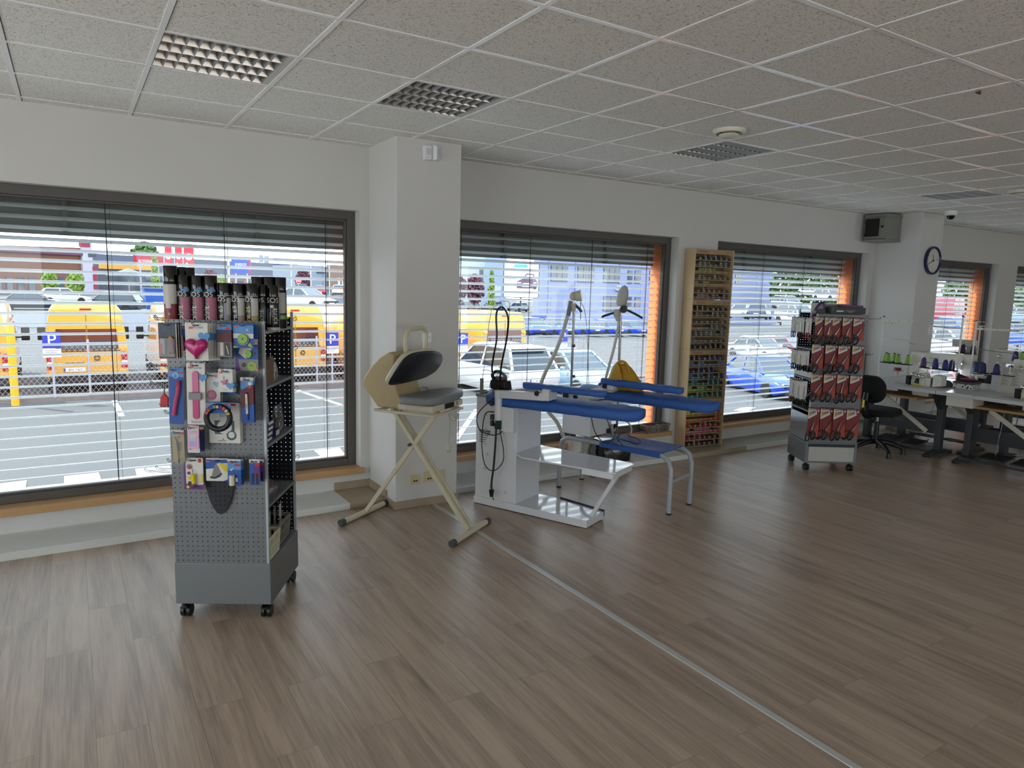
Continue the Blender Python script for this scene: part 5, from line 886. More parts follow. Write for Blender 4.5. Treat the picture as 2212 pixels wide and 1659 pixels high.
# press itself: tan hinge body at the back, board in front, tilted heating plate with loop handle
t = thing('steam_press', 'ivory steam ironing press opened above a silver covered board', 'steam press', PO+Z3*zt, PRZ); g = lambda d, e, z: Vector((d, -e, z-zt))
b = MB(m_prd)
prof = [(.20,.87),(.07,1.02),(.085,1.075),(.14,1.15),(.22,1.225),(.30,1.27),(.345,1.25),(.335,1.12),(.36,1.0),(.43,.91),(.43,.87)]
b.loft([[g(d_, e_, z_) for e_, z_ in prof] for d_ in (-.13, .17)]); b.build('hinge_body', t, bev=.012, seg=3)
b = MB(m_prs); b.bx(-.17, .27, -.68, -.40, .006, .052); b.build('lower_housing', t, bev=.012, seg=3)
b = MB(m_bl); b.bx(-.0, .13, -.684, -.678, .012, .048); b.build('control_panel', t, bev=.002); b = MB(m_gy); b.bx(.17, .18, -.686, -.678, .02, .046); b.build('slider', t)
def plan(k=1.): return [(x*k, y*k) for x, y in [(-.30,.10),(-.28,-.06),(-.22,-.12),(-.10,-.135),(.10,-.125),(.24,-.09),(.32,-.03),(.33,.03),(.29,.085),(.16,.125),(-.05,.135),(-.22,.135)]]
def smoothplan(k): return [(p.x, p.y) for p in cat([(x, y, 0) for x, y in plan(k)], 4, True)]
bc = Vector((.085, -.555, 0)); rings = []
for z_, k in ((.052,.90),(.058,.985),(.072,1.0),(.094,.995),(.104,.96),(.107,.85)): rings.append([(bc.x+x, bc.y+y, z_) for x, y in smoothplan(k)])
b = MB(m_silv); R = random.Random(3)
rings2 = [[(x+(.003*math.sin(i*2.7) if 0 < j < 3 else 0), y+(.004*math.sin(i*3.1+j) if 0 < j < 3 else 0), z) for i, (x, y, z) in enumerate(r)] for j, r in enumerate(rings)]
b.loft(rings2).build('board', t, smooth=60)
# heating plate, hinged at the back and raised at the front
hc = Vector((.075, -.40, 1.165-zt)); al = math.radians(60); ya, za = Vector((0, math.cos(al), -math.sin(al))), Vector((0, math.sin(al), math.cos(al)))
def hp(x, y, z): return hc+X3*x+ya*y+za*z
b = MB(m_prs); b.loft([[hp(x, y, z_) for x, y in smoothplan(k)] for z_, k in ((-.014,.99),(.0,1.01),(.018,.99),(.03,.9))]); b.build('upper_housing', t, smooth=50)
b = MB(m_plate); b.loft([[hp(x, y, z_) for x, y in smoothplan(k)] for z_, k in ((-.026,.93),(-.022,.96),(-.013,.97))]); b.build('heating_plate', t, smooth=40)
b = MB(m_chrome); b.tube([hp(x, y, -.0145) for x, y in smoothplan(.985)], .003, n=6, closed=True); b.build('plate_rim', t, smooth=60)
HQ = lambda x, h: hp(x, -.075, .015)+Z3*h+Y3*.0
hb = cat([HQ(-.155,-.02), HQ(-.178,.05), HQ(-.182,.13), HQ(-.14,.185), HQ(-.05,.195), HQ(.035,.195), HQ(.08,.16), HQ(.07,.06), HQ(.04,-.02)], 6)
b = MB(m_prs); b.tube(hb, .0165, n=10); b.build('handle', t, smooth=60)
b = MB(m_chrome); b.tube(cat([g(.08,.40,.98), g(.13,.42,1.0), g(.14,.46,.985), g(.13,.50,.93)], 5), .0025, n=6); b.build('cable_loop', t, smooth=60)
c0 = PW(.20,.62,.86); b = MB(m_lw); pts = cat([(0,0,0),(.03,-.01,-.05),(.05,.02,-.09),(.03,.05,-.06),(.0,.03,-.03),(-.02,-.01,-.07),(.01,-.03,-.10),(.05,-.01,-.07),(.04,.02,-.02),(.0,.01,-.04),(-.01,-.005,-.12),(-.015,-.01,-.20),(-.02,-.012,-.27)], 6)
t = thing('coiled_cable', 'white coiled power cord with plug hanging under the steam press', 'cord', c0); b.tube(pts, .0032, n=6); b.build('cable', t, smooth=60); b = MB(m_lw); b.cyl((-.02,-.012,-.26),(-.02,-.012,-.315),.011,.018,n=12); b.m(m_chrome).cyl((-.029,-.012,-.315),(-.029,-.012,-.335),.0024,n=6).cyl((-.011,-.012,-.315),(-.011,-.012,-.335),.0024,n=6); b.build('plug', t, smooth=40)
# ---------------------------------------------------------------- ironing table 1
m_blue = mat('blue ironing cover','#2A5AA8',.6,nz=.10,ns=5,bump=.25,bs=14); m_tabw = mat('glossy white table enamel','#DCDDE2',.08,coat=.3,nz=.01); m_matw = mat('satin white enamel','#D8D9DC',.35,nz=.02); m_grn = mat('dark green bellows','#12332E',.6); m_brush = mat('brushed rim steel','#9C9B92',.35,metal=.6)
T1 = Vector((2.692, 4.806, 0)); A1 = Vector((.412, -.911, 0)); RZ1 = math.atan2(A1.y, A1.x)   # local x along the table, y to its right-hand side seen from the tip
t = thing('ironing_table', 'white vacuum ironing table with blue board and glossy lower shelf', 'ironing table', T1, RZ1)
b = MB(m_tabw); b.hexa([(0,0,.006),(1.03,0,.006),(1.03,.285,.006),(.55,.37,.006),(0,.37,.006)], [(0,0,.062),(1.03,0,.062),(1.03,.285,.062),(.55,.37,.062),(0,.37,.062)]); b.build('base', t, bev=.004)
MB(m_bl).bar((.60,.37,.05),(1.03,.287,.05),.012,.05).build('rubber_edge', t)
b = MB(m_tabw); b.bx(.005,.395,.012,.37,.062,.83); b.bx(.005,.28,.012,.37,.83,.88); b.build('cabinet', t, bev=.004)
b = MB(m_brush)
for q in ((.0,.29,.006,.016,.875,.9),(.0,.008,.006,.376,.875,.9),(.0,.29,.368,.378,.875,.9)): b.bx(*q)
b.bx(.02,.05,.03,.04,.88,1.02); b.build('rim', t, bev=.002)
m_pc2 = mat('plug cap grey','#BFC0C2',.4)
for x, z in ((.1,.74),(.1,.62),(.1,.50),(.12,.42),(.1,.30),(.16,.16),(.3,.14),(.2,.56)): MB(m_pc2).cyl((x,.013,z),(x,.009,z),.014,n=16).build('hole_cap', t, smooth=40)
for z in (.78,.70,.62):
    for y, r in ((.05,.009),(.30,.008)): MB(m_pc2).cyl((.394,y,z),(.400,y,z),r,n=12).build('screw', t, smooth=40)
b = MB(m_ink); [b.bx(.04+.0,.14-.012*i,.0105,.0125,.585-.018*i,.592-.018*i) for i in range(5)]; b.bx(.035,.145,.0105,.0125,.597,.614); b.build('rating_plate', t)
b = MB(m_tabw); zs = .472; sh = [(.395,.0),(.50,-.075),(1.22,-.062),(1.255,-.03),(1.262,.27),(1.23,.305),(.395,.375)]; b.hexa([(x,y,zs-.012) for x, y in sh],[(x,y,zs) for x, y in sh]); b.bx(1.0,1.25,-.055,-.035,zs-.05,zs-.012); b.bx(1.235,1.25,-.035,.27,zs-.05,zs-.012); b.build('shelf', t, bev=.003)
MB(m_matw).bar((1.225,.12,.45),(1.01,.12,.065),.035,.03).build('strut', t, bev=.004)
def board(x0, x1, w0, w1, yc, zt, th, tip, n=34, zslope=0., crown=.012, seed=1, under=.6):
    """padded board: cross sections along x, rounded nose at both ends"""
    R = random.Random(seed); rings = []; ph = [R.random()*6.28 for _ in range(6)]
    for i in range(n+1):
        u = i/n; u = .5-.5*math.cos(math.pi*u); x = x0+(x1-x0)*u; w = w0+(w1-w0)*u
        e0, e1 = (x-x0)/tip, (x1-x)/tip; k = math.sqrt(max(0, 1-(1-min(1, e0, e1))**2)); w = max(.004, w*k); z = zt+zslope*u; hh = th*(.35+.65*min(1, k*1.3)); ring = []
        for j in range(20):
            a = 2*math.pi*j/20; cx, sz = math.cos(a), math.sin(a); q = abs(cx)**.5*(1 if cx > 0 else -1); v = abs(sz)**.45*(1 if sz > 0 else -1)
            wr = .0022*(math.sin(x*31+ph[0]+q*2)+math.sin(x*57+ph[1]-q*3))*(1 if v > -.3 else .4)
            ring.append((x, yc+w/2*q, z-hh/2+hh/2*v+(crown*(1-q*q) if v > 0 else 0)+wr))
        rings.append(ring)
    return rings
MB(m_blue).loft(board(.055, 1.375, .40, .25, .15, .905, .085, .14)).build('main_board', t, smooth=70)
b = MB(m_matw); b.bx(.30,.39,.0,.30,.80,.83); b.bx(.28,.395,-.05,.012,.635,.83); b.build('board_bracket', t, bev=.006)
b = MB(m_matw); b.cyl((.255,-.045,.70),(.255,-.045,.90),.029,n=18); b.cyl((.255,-.045,.895),(.255,-.045,.95),.031,n=18); b.bar((.232,-.045,.925),(.665,-.02,.945),.05,.058); b.bx(.63,.69,-.03,.10,.915,1.0); b.build('sleeve_arm', t, smooth=35, bev=.004)
b = MB(m_grn); b.lathe([(.034 if k%2 else .030, .655+.0062*k) for k in range(12)], o=(.262,-.045,0), n=18); b.build('bellows', t)
for x, y, z in ((.215,-.085,.85),(.60,-.055,.965)): b = MB(m_bl); b.lathe([(.017 if k%2 else .013, 0) for k in ()] or [(.006,.03),(.019,.028),(.02,.012),(.012,.008)], o=(x,y+.03,z), ax=(0,-1,0), n=14); b.build('clamp_knob', t, smooth=30)
MB(m_blue).loft(board(.42, 1.125, .10, .085, .05, 1.022, .042, .05, 26, 0, .004, 5)).build('sleeve_board', t, smooth=70)
# iron and cables
t = thing('steam_iron', 'steam iron resting on its heel on the cabinet rim', 'iron', T1+A1*.14+Vector((.911,.412,0))*.13+Z3*.885, RZ1)
b = MB(mat('grey iron rest','#8B8F94',.4)); b.bx(-.04,.09,-.05,.06,0,.05); b.build('rest', t, bev=.01); b = MB(m_bl); b.loft([[(-.05,-.05,.05),(.09,-.05,.05),(.09,.05,.05),(-.05,.05,.05)],[(-.06,-.045,.12),(.08,-.045,.12),(.08,.045,.12),(-.06,.045,.12)]]); b.tube(cat([(-.05,0,.11),(-.07,0,.16),(-.02,0,.19),(.05,0,.16),(.06,0,.12)],5), .014, n=8); b.build('handle', t, smooth=40, bev=.006)
MB(mat('brown insulation','#5B3A26',.6)).bx(-.04,.05,-.03,.03,.12,.15).build('insulation', t, bev=.008); MB(glass_mat('smoke clear', (.86,.88,.9), 1.45, .03, '#9A9CA0', .25)).lathe([(.05,0),(.052,.03),(.045,.07),(.028,.095),(.004,.1)], o=(.03,0,.14), n=18).build('water_tank', t, smooth=60)
def cable(name, lab, pts, r=.005, m_=None, k=7, cat_='cable', plug=None):
    P_ = [Vector(p) for p in pts]; o = P_[0].copy(); t = thing(name, lab, cat_, o); b = MB(m_ or m_bl); b.tube(cat([p-o for p in P_], k), r, n=7); b.build('cable', t, smooth=60); plug and plug(t, P_[-1]-o); return t
def L1(px, py, c=-.05): return PN(px, py, T1+Vector((.911,.412,0))*c, (.911,.412,0))
def plg(t, p): b = MB(m_bl); b.cyl(p, p-Z3*.055, .022, .014, n=10); b.cyl(p+X3*.008-Z3*.05, p+X3*.02-Z3*.085, .004, n=6); b.build('plug', t, smooth=40)
cable('iron_cable', 'thick black iron cable looped high above the ironing table', [L1(1079,835,.1), L1(1083,790,.05), L1(1094,735,.02), L1(1098,690), L1(1090,668), L1(1080,664), L1(1072,680), L1(1073,730), L1(1066,770), L1(1063,800,.06), L1(1072,828,.12)], .0075)
cable('power_cable', 'black power cable falling from the table rim to its plug', [L1(1078,835,.1), L1(1074,858), L1(1073,900), L1(1070,960), L1(1066,1010), L1(1062,1040), L1(1062,1058)], .0085, plug=plg)
cable('power_cable', 'thin black cable in a wide loop across the cabinet side', [L1(1085,845,.0), L1(1060,865), L1(1035,890), L1(1030,912), L1(1040,932), L1(1065,940), L1(1080,936), L1(1085,931)], .0042)
cable('power_cable', 'thin black cable in a long low loop on the cabinet side', [L1(1067,890), L1(1050,892), L1(1043,920), L1(1041,965), L1(1048,1005), L1(1066,1017), L1(1085,1000), L1(1088,975), L1(1080,930), L1(1076,900)], .0042)
o = L1(1065,905,-.06); t = thing('cable_connector', 'pair of black cable connectors clipped on the cabinet side', 'connector', o); MB(m_bl).bx(-.02,.015,-.015,.015,-.005,.035).bx(-.018,.018,-.015,.015,-.055,-.012).build('housing', t, bev=.004)
p = L1(1041,830,.05); t = thing('cable_holder', 'thin wire cable holder rising from the cabinet corner', 'wire', p); b = MB(m_gy); q = [L1(1041,830,.05), L1(1046,790,.05), L1(1056,700,.05), L1(1062,668,.05), L1(1082,650,.05), L1(1098,651,.05), L1(1101,655,.05), L1(1100,690,.05)]; b.tube([v-p for v in q], .0022, n=6); q = [L1(1042,800,.05), L1(1055,800,.05), L1(1070,810,.05), L1(1078,822,.08)]; b.tube(cat([v-p for v in q],4), .0025, n=6); b.build('wire', t, smooth=60)
# ---------------------------------------------------------------- ironing table 2
T2 = Vector((3.585, 4.859, 0)); B2 = Vector((.303, -.953, 0)); RZ2 = math.atan2(B2.y, B2.x); C2 = Vector((.953, .303, 0))
t = thing('ironing_table', 'tube framed ironing table with blue board and cloth sling shelf', 'ironing table', T2, RZ2); m_tub = mat('light grey tube enamel','#A3A8B0',.3,nz=.02)
def legtube(y): return [(0,y,.0),(0,y,.36),(.02,y,.425),(.07,y,.455),(.14,y,.462),(.93,y,.462),(1.0,y,.455),(1.05,y,.425),(1.075,y,.36),(1.075,y,0)]
for y in (0., .355):
    b = MB(m_tub); b.tube(legtube(y), .0185, n=12); b.build('leg_frame', t, smooth=60)
    for x in (0, 1.075): b = MB(m_bl); b.cyl((x,y,0),(x,y,.012),.021,n=14); b.build('foot_cap', t, smooth=40)
b = MB(m_tub); b.cyl((1.075,0,.26),(1.075,.355,.26),.013,n=10); b.cyl((0,0,.26),(0,.355,.26),.013,n=10); b.build('cross_rail', t, smooth=40)
b = MB(m_matw); b.bx(.02,.31,-.01,.33,.50,.80); b.bx(.0,.28,.0,.33,.80,.885); b.build('steam_box', t, bev=.005)
MB(m_brush).bx(.1,.3,.33,.36,.49,.55).build('valve_plate', t)
b = MB(m_blue)
rings = []
for i in range(9):
    u = i/8; x = .42+.56*u; sag = .018*math.sin(math.pi*u); rings.append([(x,-.022,.44),(x,-.024,.475),(x,0,.484),(x,.1,.480-sag),(x,.18,.476-sag),(x,.26,.480-sag),(x,.355,.484),(x,.379,.475),(x,.377,.44),(x,.366,.44),(x,.366,.468),(x,.26,.472-sag),(x,.18,.468-sag),(x,.1,.472-sag),(x,-.011,.468),(x,-.011,.44)])
b.loft(rings).build('cloth_sling', t, smooth=60)
MB(m_blue).loft(board(.10, 1.36, .40, .25, .17, .902, .075, .14, seed=9)).build('main_board', t, smooth=70)
MB(m_blue).loft(board(.335, 1.09, .11, .09, .10, .998, .05, .05, 26, 0, .004, 12)).build('sleeve_board', t, smooth=70)
b = MB(m_matw); b.bx(.42,.48,.05,.14,.895,.955); b.bar((.20,-.03,.85),(.45,.02,.87),.05,.05); b.build('sleeve_arm', t, bev=.008)
for x, y, z in ((.17,-.045,.83),(.41,.03,.945)): b = MB(m_bl); b.lathe([(.006,.03),(.019,.028),(.02,.012),(.012,.008)], o=(x,y+.02,z), ax=(0,-1,0), n=14); b.build('clamp_knob', t, smooth=30)
MB(m_bl).bx(.03,.075,-.035,-.008,.80,.86).build('switch_box', t, bev=.006)
def L2(px, py, c=.0): return PN(px, py, T2+C2*c, C2)
cable('power_cable', 'black cable sagging between steam box and sling', [L2(1276,896,-.02), L2(1284,930,-.03), L2(1297,950,-.03), L2(1310,957,-.03), L2(1325,945,-.03), L2(1333,920,.0), L2(1330,900,.02)], .004)
cable('power_cable', 'black cable hanging from the board to the valves', [L2(1310,902,.05), L2(1316,920,.05), L2(1321,940,.1)], .004)
zz = .492; cable('iron_cable', 'black and white braided cable lying in loops on the blue sling', [PZ(1345,961,zz), PZ(1334,948,zz), PZ(1340,936,zz), PZ(1352,934,zz), PZ(1362,943,zz), PZ(1370,945,zz), PZ(1380,950,zz), PZ(1383,956,zz), PZ(1374,959,zz), PZ(1362,955,zz), PZ(1340,949,zz)], .005, mat('braided cable','#3B3A3C',.8,nz=.8,ns=160))
cable('power_cable', 'black cable hanging below the sling over the black steamer', [L2(1316,960,.1), L2(1322,975,.0), L2(1335,985,.0), L2(1350,985,.0), L2(1362,975,.0), L2(1366,967,.1)], .0035)
p = PZ(1322, 935, .50); t = thing('steam_valve', 'cluster of brass and white steam valves beside the steam box', 'valve', p); b = MB(m_brush); b.cyl((0,0,0),(0,0,.08),.012,n=10).cyl((-.04,0,.02),(.04,0,.02),.01,n=10); b.build('pipe', t, smooth=40); MB(m_bl).cyl((-.05,0,.02),(-.035,0,.02),.022,n=12).build('knob', t, smooth=40); MB(m_bl).cyl((.02,0,.06),(.045,0,.06),.018,n=12).build('knob', t, smooth=40)
# yellow bag
p = T2+B2*.50+C2*.20+Z3*.905; t = thing('handbag', 'mustard yellow handbag slumped on the second ironing board', 'bag', p, RZ2+.2); m_must = mat('mustard leather','#B5890F',.5,nz=.08,ns=8,bump=.3,bs=12); rings = []
for z, wx, wy, ox in ((0,.15,.07,.0),(.02,.165,.085,.0),(.06,.16,.08,.0),(.11,.13,.065,-.01),(.16,.10,.045,-.02),(.20,.075,.03,-.03),(.225,.045,.018,-.035)):
    rings.append([(ox+wx*abs(math.cos(a))**.7*(1 if math.cos(a) > 0 else -1), wy*abs(math.sin(a))**.8*(1 if math.sin(a) > 0 else -1)+.006*math.sin(3*a+z*40), z) for a in [k*2*math.pi/24 for k in range(24)]])
MB(m_must).loft(rings).build('bag_body', t, smooth=60)
b = MB(m_must); b.loft([[(-.12+.02*k, -.085-.004*math.sin(k), z) for k, z in enumerate((.03,.09,.16,.215,.23,.20,.13,.05))], [(-.115+.02*k, -.096-.004*math.sin(k), z-.006) for k, z in enumerate((.03,.09,.16,.215,.23,.20,.13,.05))]], closed=True); b.build('flap', t, smooth=50)
b = MB(m_must); b.tube(cat([(-.09,-.02,.16),(-.075,-.03,.21),(-.03,-.03,.245),(.02,-.03,.225),(.06,-.04,.14)],5), .012, n=8); b.build('strap', t, smooth=60); MB(mat('bag opening','#3A2410',.8)).flat([(-.05,.0),(-.02,.09),(.0,.1),(.01,.06),(.0,0)], (-.02,-.078,.085), X3, Vector((0,.25,1)).normalized()).build('opening', t)
t = thing('paper_pad', 'white paper pad lying beneath the yellow handbag', 'paper', T2+B2*.40+C2*.06+Z3*.903, RZ2); MB(m_lw).bx(-.10,.10,-.06,.05,0,.012).build('sheets', t)
# ---------------------------------------------------------------- garment steamers
m_ston = mat('ivory steamer plastic','#D2CDBB',.35); m_hose = mat('woven steam hose','#CFCCC4',.7,nz=.3,ns=120); m_bst = mat('black steamer plastic','#0B0B0D',.22,coat=.3)
p = PZ(1245, 990, .05); t = thing('garment_steamer', 'ivory garment steamer with clear tank behind the ironing tables', 'steamer', p, .3); pl = lambda px, py: PN(px, py, p, (CF.x, CF.y, 0))-p
t.rotation_euler.z = 0
b = MB(m_ston); b.loft([[(x*.145,y*.12,0) for x, y in rrect(2,2,.5)],[(x*.145,y*.12,.07) for x, y in rrect(2,2,.5)],[(x*.135-.01,y*.11,.15) for x, y in rrect(2,2,.6)],[(x*.08-.05,y*.08,.21) for x, y in rrect(2,2,.7)]]); b.build('base', t, smooth=50)
b = MB(glass_mat('tank plastic',(.85,.86,.84),1.45,.05,'#BDB9A2',.45)); b.loft([[(.06+x*.08,-.03+y*.09,.06) for x, y in rrect(2,2,.6)],[(.06+x*.085,-.03+y*.095,.20) for x, y in rrect(2,2,.6)],[(.05+x*.06,-.03+y*.07,.235) for x, y in rrect(2,2,.7)]]); b.build('tank', t, smooth=50)
top = pl(1240, 665); b = MB(m_chrome); b.cyl((top.x*.98-.0, top.y, .14), top, .0125, n=12); b.build('pole', t, smooth=40)
b = MB(m_foot)
for py in (747, 813): q = pl(1238.5, py); b.cyl(q-Z3*.012, q+Z3*.014, .019, n=12)
b.build('pole_clamps', t, smooth=40)
b = MB(m_gy); q0, q1 = pl(1227, 682), pl(1233, 650); b.cyl(q0, q1, .022, .022, n=14); b.build('grip', t, smooth=40)
b = MB(m_ston); q = pl(1237, 640); b.ball(q+X3*.02, (.055,.035,.045), 14, 10); b.cyl(q+X3*.03-Y3*.01, q+X3*.07-Y3*.05+Z3*.01, .05, .058, n=18); b.cyl(pl(1238,655), pl(1239,672), .03, .02, n=12); b.build('steam_head', t, smooth=50)
b = MB(m_foot); b.tube(cat([pl(1240,656), pl(1246,662), pl(1252,668), pl(1256,674)],4), .014, n=8); b.build('head_cradle', t, smooth=50)
b = MB(m_hose); b.tube(cat([pl(1226,682), pl(1215,720), pl(1200,760), pl(1180,800), pl(1168,832), pl(1168,862), pl(1185,890), pl(1203,912), pl(1216,940), pl(1222,955)], 6), .019, n=10); b.build('hose', t, smooth=60)
b = MB(m_gy); b.tube([pl(1254,652), pl(1254,690)], .004, n=6); b.tube(cat([pl(1254,652), pl(1262,668), pl(1267,700), pl(1270,760), pl(1272,835)],5), .003, n=6); b.build('hanger_wires', t, smooth=60)
p = PZ(1322, 995, .05); t = thing('garment_steamer', 'black garment steamer with large ribbed wheel behind the ironing tables', 'steamer', p); pl = lambda px, py: PN(px, py, p, (CF.x, CF.y, 0))-p
b = MB(m_bst); b.loft([[(.02+x*.17,.06+y*.14,.0) for x, y in rrect(2,2,.3)],[(.02+x*.175,.06+y*.145,.08) for x, y in rrect(2,2,.3)],[(.01+x*.16,.06+y*.13,.17) for x, y in rrect(2,2,.4)],[(-.02+x*.12,.06+y*.10,.215) for x, y in rrect(2,2,.5)]]); b.build('base', t, smooth=45)
wc = pl(1292, 975); wn = Vector((-.45,-.85,.1)).normalized(); wu = wn.cross(Z3).normalized(); wv = wu.cross(wn); b = MB(m_bst); b.cyl(wc-wn*.04, wc+wn*.02, .100, n=32); b.m(m_gy)
for k in range(30): a = 2*math.pi*k/30; d = wu*math.cos(a)+wv*math.sin(a); b.bar(wc+wn*.021+d*.036, wc+wn*.021+d*.072, .005, .004, up=wn)
b.ring(wc+wn*.0215, wu, wv, .073, .079, 32).ring(wc+wn*.0215, wu, wv, .018, .028, 24); b.build('wheel', t, smooth=30)
top = pl(1341, 680); b = MB(m_chrome); b.cyl(pl(1332, 930), top, .0125, n=12); b.build('pole', t, smooth=40)
b = MB(m_bl); q = pl(1346, 668); vn = Vector((-CF.x,-CF.y,0)).normalized(); b.cyl(q-vn*.03, q+vn*.03, .036, n=18).cyl(q+vn*.03+Z3*.015+X3*.01, q+vn*.06+Z3*.015+X3*.01, .025, n=16)
b.build('hanger_hub', t, smooth=40)
for (x1, y1, x2, y2) in ((1338,672,1300,686),(1355,670,1388,688)): b = MB(m_bl); b.tube(cat([pl(x1,y1), pl((x1+x2)/2,(y1+y2)/2-1), pl(x2+(4 if x2 < x1 else -4),y2-3), pl(x2,y2)],4), [.011]*12+[.006], n=8); b.build('hanger_arm', t, smooth=60)
m_cloth = mat('white cloth cover','#B9B8B4',.85,nz=.12,ns=14,bump=.6,bs=30); b = MB(m_cloth); b.lathe([(.02,-.095),(.05,-.08),(.055,-.03),(.056,.0),(.048,.05),(.03,.09),(.006,.105)], o=pl(1345,640), ax=(.12,-.1,1), n=14); b.loft([[pl(1334,668)+Vector((x*.03,y*.03,0)) for x, y in rrect(2,2,.8)],[pl(1333,680)+Vector((x*.04,y*.03,0)) for x, y in rrect(2,2,.8)],[pl(1336,694)+Vector((x*.02,y*.02,0)) for x, y in rrect(2,2,.8)]]); b.build('head_cover', t, smooth=60)
b = MB(m_hose); b.tube(cat([pl(1337,692), pl(1333,720), pl(1324,760), pl(1313,800), pl(1306,834), pl(1310,870), pl(1330,905)], 6), .014, n=8); b.build('hose', t, smooth=60)
b = MB(m_lw); b.tube(cat([pl(1322,908), pl(1340,906), pl(1356,912), pl(1364,925), pl(1363,936)], 5), .008, n=8); b.tube(cat([pl(1280,955), pl(1286,962), pl(1296,956), pl(1290,950), pl(1282,954)],4,True), .0035, n=6, closed=True); b.build('drain_hose', t, smooth=60)
t = thing('floor_cable', 'short black cable end lying under the white lower shelf', 'cable', PZ(1280,1022,.005)); o = t.location.copy(); MB(m_bl).tube(cat([PZ(1266,1018,.006)-o, PZ(1275,1028,.006)-o, PZ(1284,1030,.006)-o, PZ(1294,1025,.006)-o],5), .004, n=6).build('cable', t, smooth=60)
# basket on the sill, red box under the sling
q = PY(1415, 934, 5.51); sp = Vector((q.x, 5.515, WZ0-.003)); m_gb = mat('taupe basket plastic','#77706A',.5)
def sillstuff(t0):
    for k, (cc, x, y, w_, d_, h_, lab) in enumerate((('#B9B4AD',-.06,.0,.08,.09,.055,'white carton inside the taupe sill basket'),('#A5603C',-.10,-.01,.05,.05,.06,'orange brown box inside the taupe sill basket'),('#8C8A88',.05,.01,.10,.08,.05,'grey pouch inside the taupe sill basket'),('#C9C4BD',.02,-.02,.04,.03,.075,'small white bottle inside the taupe sill basket'))):
        o = MB(mat('basket goods %d' % k, cc, .6)).bx(-w_/2, w_/2, -d_/2, d_/2, 0, h_).build('basket_item', None, bev=.004); o.location = sp+Vector((x, y, .008)); tag(o, lab, 'small goods', 'things in the sill basket')
basket('storage_basket', 'taupe plastic lattice basket of odds and ends on the window sill', sp, 0, .30, .105, .085, m_gb, sillstuff)
p = PZ(1412, 978, .05); t = thing('flat_box', 'flat dark red box on the convector behind the sling', 'box', p, .1); MB(mat('dark red box','#6A1620',.5)).bx(-.0,.24,.0,.14,0,.035).build('box', t, bev=.003)
# ================================================================ THREAD RACK AND SCISSORS STAND
m_ply = mat('birch plywood','#C9AE84',.5,nz=.10,ns=4); m_ply2 = mat('birch rack front','#A68C66',.55,nz=.10,ns=6); m_inn = mat('rack inner wood','#8F7450',.7,nz=.1)
RF = Vector((5.60, 5.325, .05)); RA = math.atan2(-.063, .532); RWD, RDP, RHT, UH = .535, .158, 2.148, .537
ru, rv = Vector((math.cos(RA), math.sin(RA), 0)), Vector((-math.sin(RA), math.cos(RA), 0))
m_core = mat('white spool end','#CFCDC6',.4); m_brand = mat('red script print','#9B1E22',.6)
UN = ('topmost','upper middle','lower middle','bottom'); SHE = {}
GRAD = [[('dark teal','#17272B','#20363A'),('grey green','#59635C','#3C4542'),('olive yellow','#8B8B4E','#8C7A2E'),('olive brown','#6B5A40','#4E4A3C'),('tan gold','#8F8468','#B58A4C'),('rust brown','#5C3420','#5A4638'),('dusty mauve','#8A6E6C','#5E4A4C')],
        [('brown black','#2A2422','#3A3836'),('warm taupe','#6E645A','#5E5850'),('grey brown','#5C4F48','#5B5858'),('mid grey','#8A8A8C','#4A4C50'),('slate grey','#4A4C52','#77787A'),('blue grey','#6C727C','#4B525C'),('jet black','#15161A','#1C1D22')],
        [('plum navy','#2C2438','#4B4C7A'),('slate blue','#5A6E94','#6E86AE'),('navy blue','#1F2C5C','#1B2450'),('sky blue','#2F6A96','#163C66'),('teal green','#2E7470','#173C44'),('lime green','#8DB43C','#3C5A40'),('emerald green','#1F6A4A','#2A4A3C')],
        [('lemon yellow','#C9B93A','#C49A2E'),('golden orange','#C9B520','#C0561E'),('burnt orange','#C07A2A','#B8481E'),('scarlet red','#B02A24','#7A1826'),('rose pink','#B0787C','#B83A5E'),('crimson plum','#8E1C3A','#3A1428'),('dark purple','#3A2A44','#2A2038')]]
t0 = None
for un in range(4):   # four stacked plywood units
    zb = UH*(3-un); t = thing('thread_rack', UN[un]+' of four stacked plywood thread racks by the window', 'thread rack', RF+Z3*zb, RA, 'stacked plywood thread racks'); zt = UH
    for x0, x1, nm in ((0, .012, 'left'), (RWD-.012, RWD, 'right')): MB(m_ply).bx(x0, x1, 0, RDP, 0, UH-.001).build('side_panel', t, bev=.001)
    MB(m_inn).bx(.012, RWD-.012, RDP-.006, RDP-.001, .005, UH-.005).build('back_panel', t); MB(m_ply2).bx(.012, RWD-.012, .002, RDP-.006, UH-.012, UH-.001).build('top_panel', t)
    b = MB(m_ply2); b.bx(.012, RWD-.012, 0, .008, UH-.052, UH-.001); b.m(m_brand).text('Ariadna', (.115, -.0006, UH-.038), X3, Z3, .040, sh=.25); b.m(m_bl).text('www.ariadna.com.pl', (.32, -.0006, UH-.034), X3, Z3, .012); b.text('TALIA 120', (.462, -.0006, UH-.037), X3, Z3, .020); b.build('header_board', t)
    for k in range(7):
        z = UH-.052-.0685*(k+1); MB(m_ply2).loft([[(.012,0,z+.0),(.012,RDP-.006,z+.0),(.012,RDP-.006,z+.008),(.012,0,z+.008)],[(RWD-.012,0,z),(RWD-.012,RDP-.006,z),(RWD-.012,RDP-.006,z+.008),(RWD-.012,0,z+.008)]]).build('shelf', t); SHE[un, k] = zb+z+.008
    if un < 3: b = MB(m_chrome); [b.bx(-.0008, 0, y-.002, y+.002, .0, .02) for y in (.05, .11)]; b.build('joining_pins', t)
spool_me = {}; R = random.Random(11)
SHN = ('top','second','third','fourth','fifth','sixth','lowest')
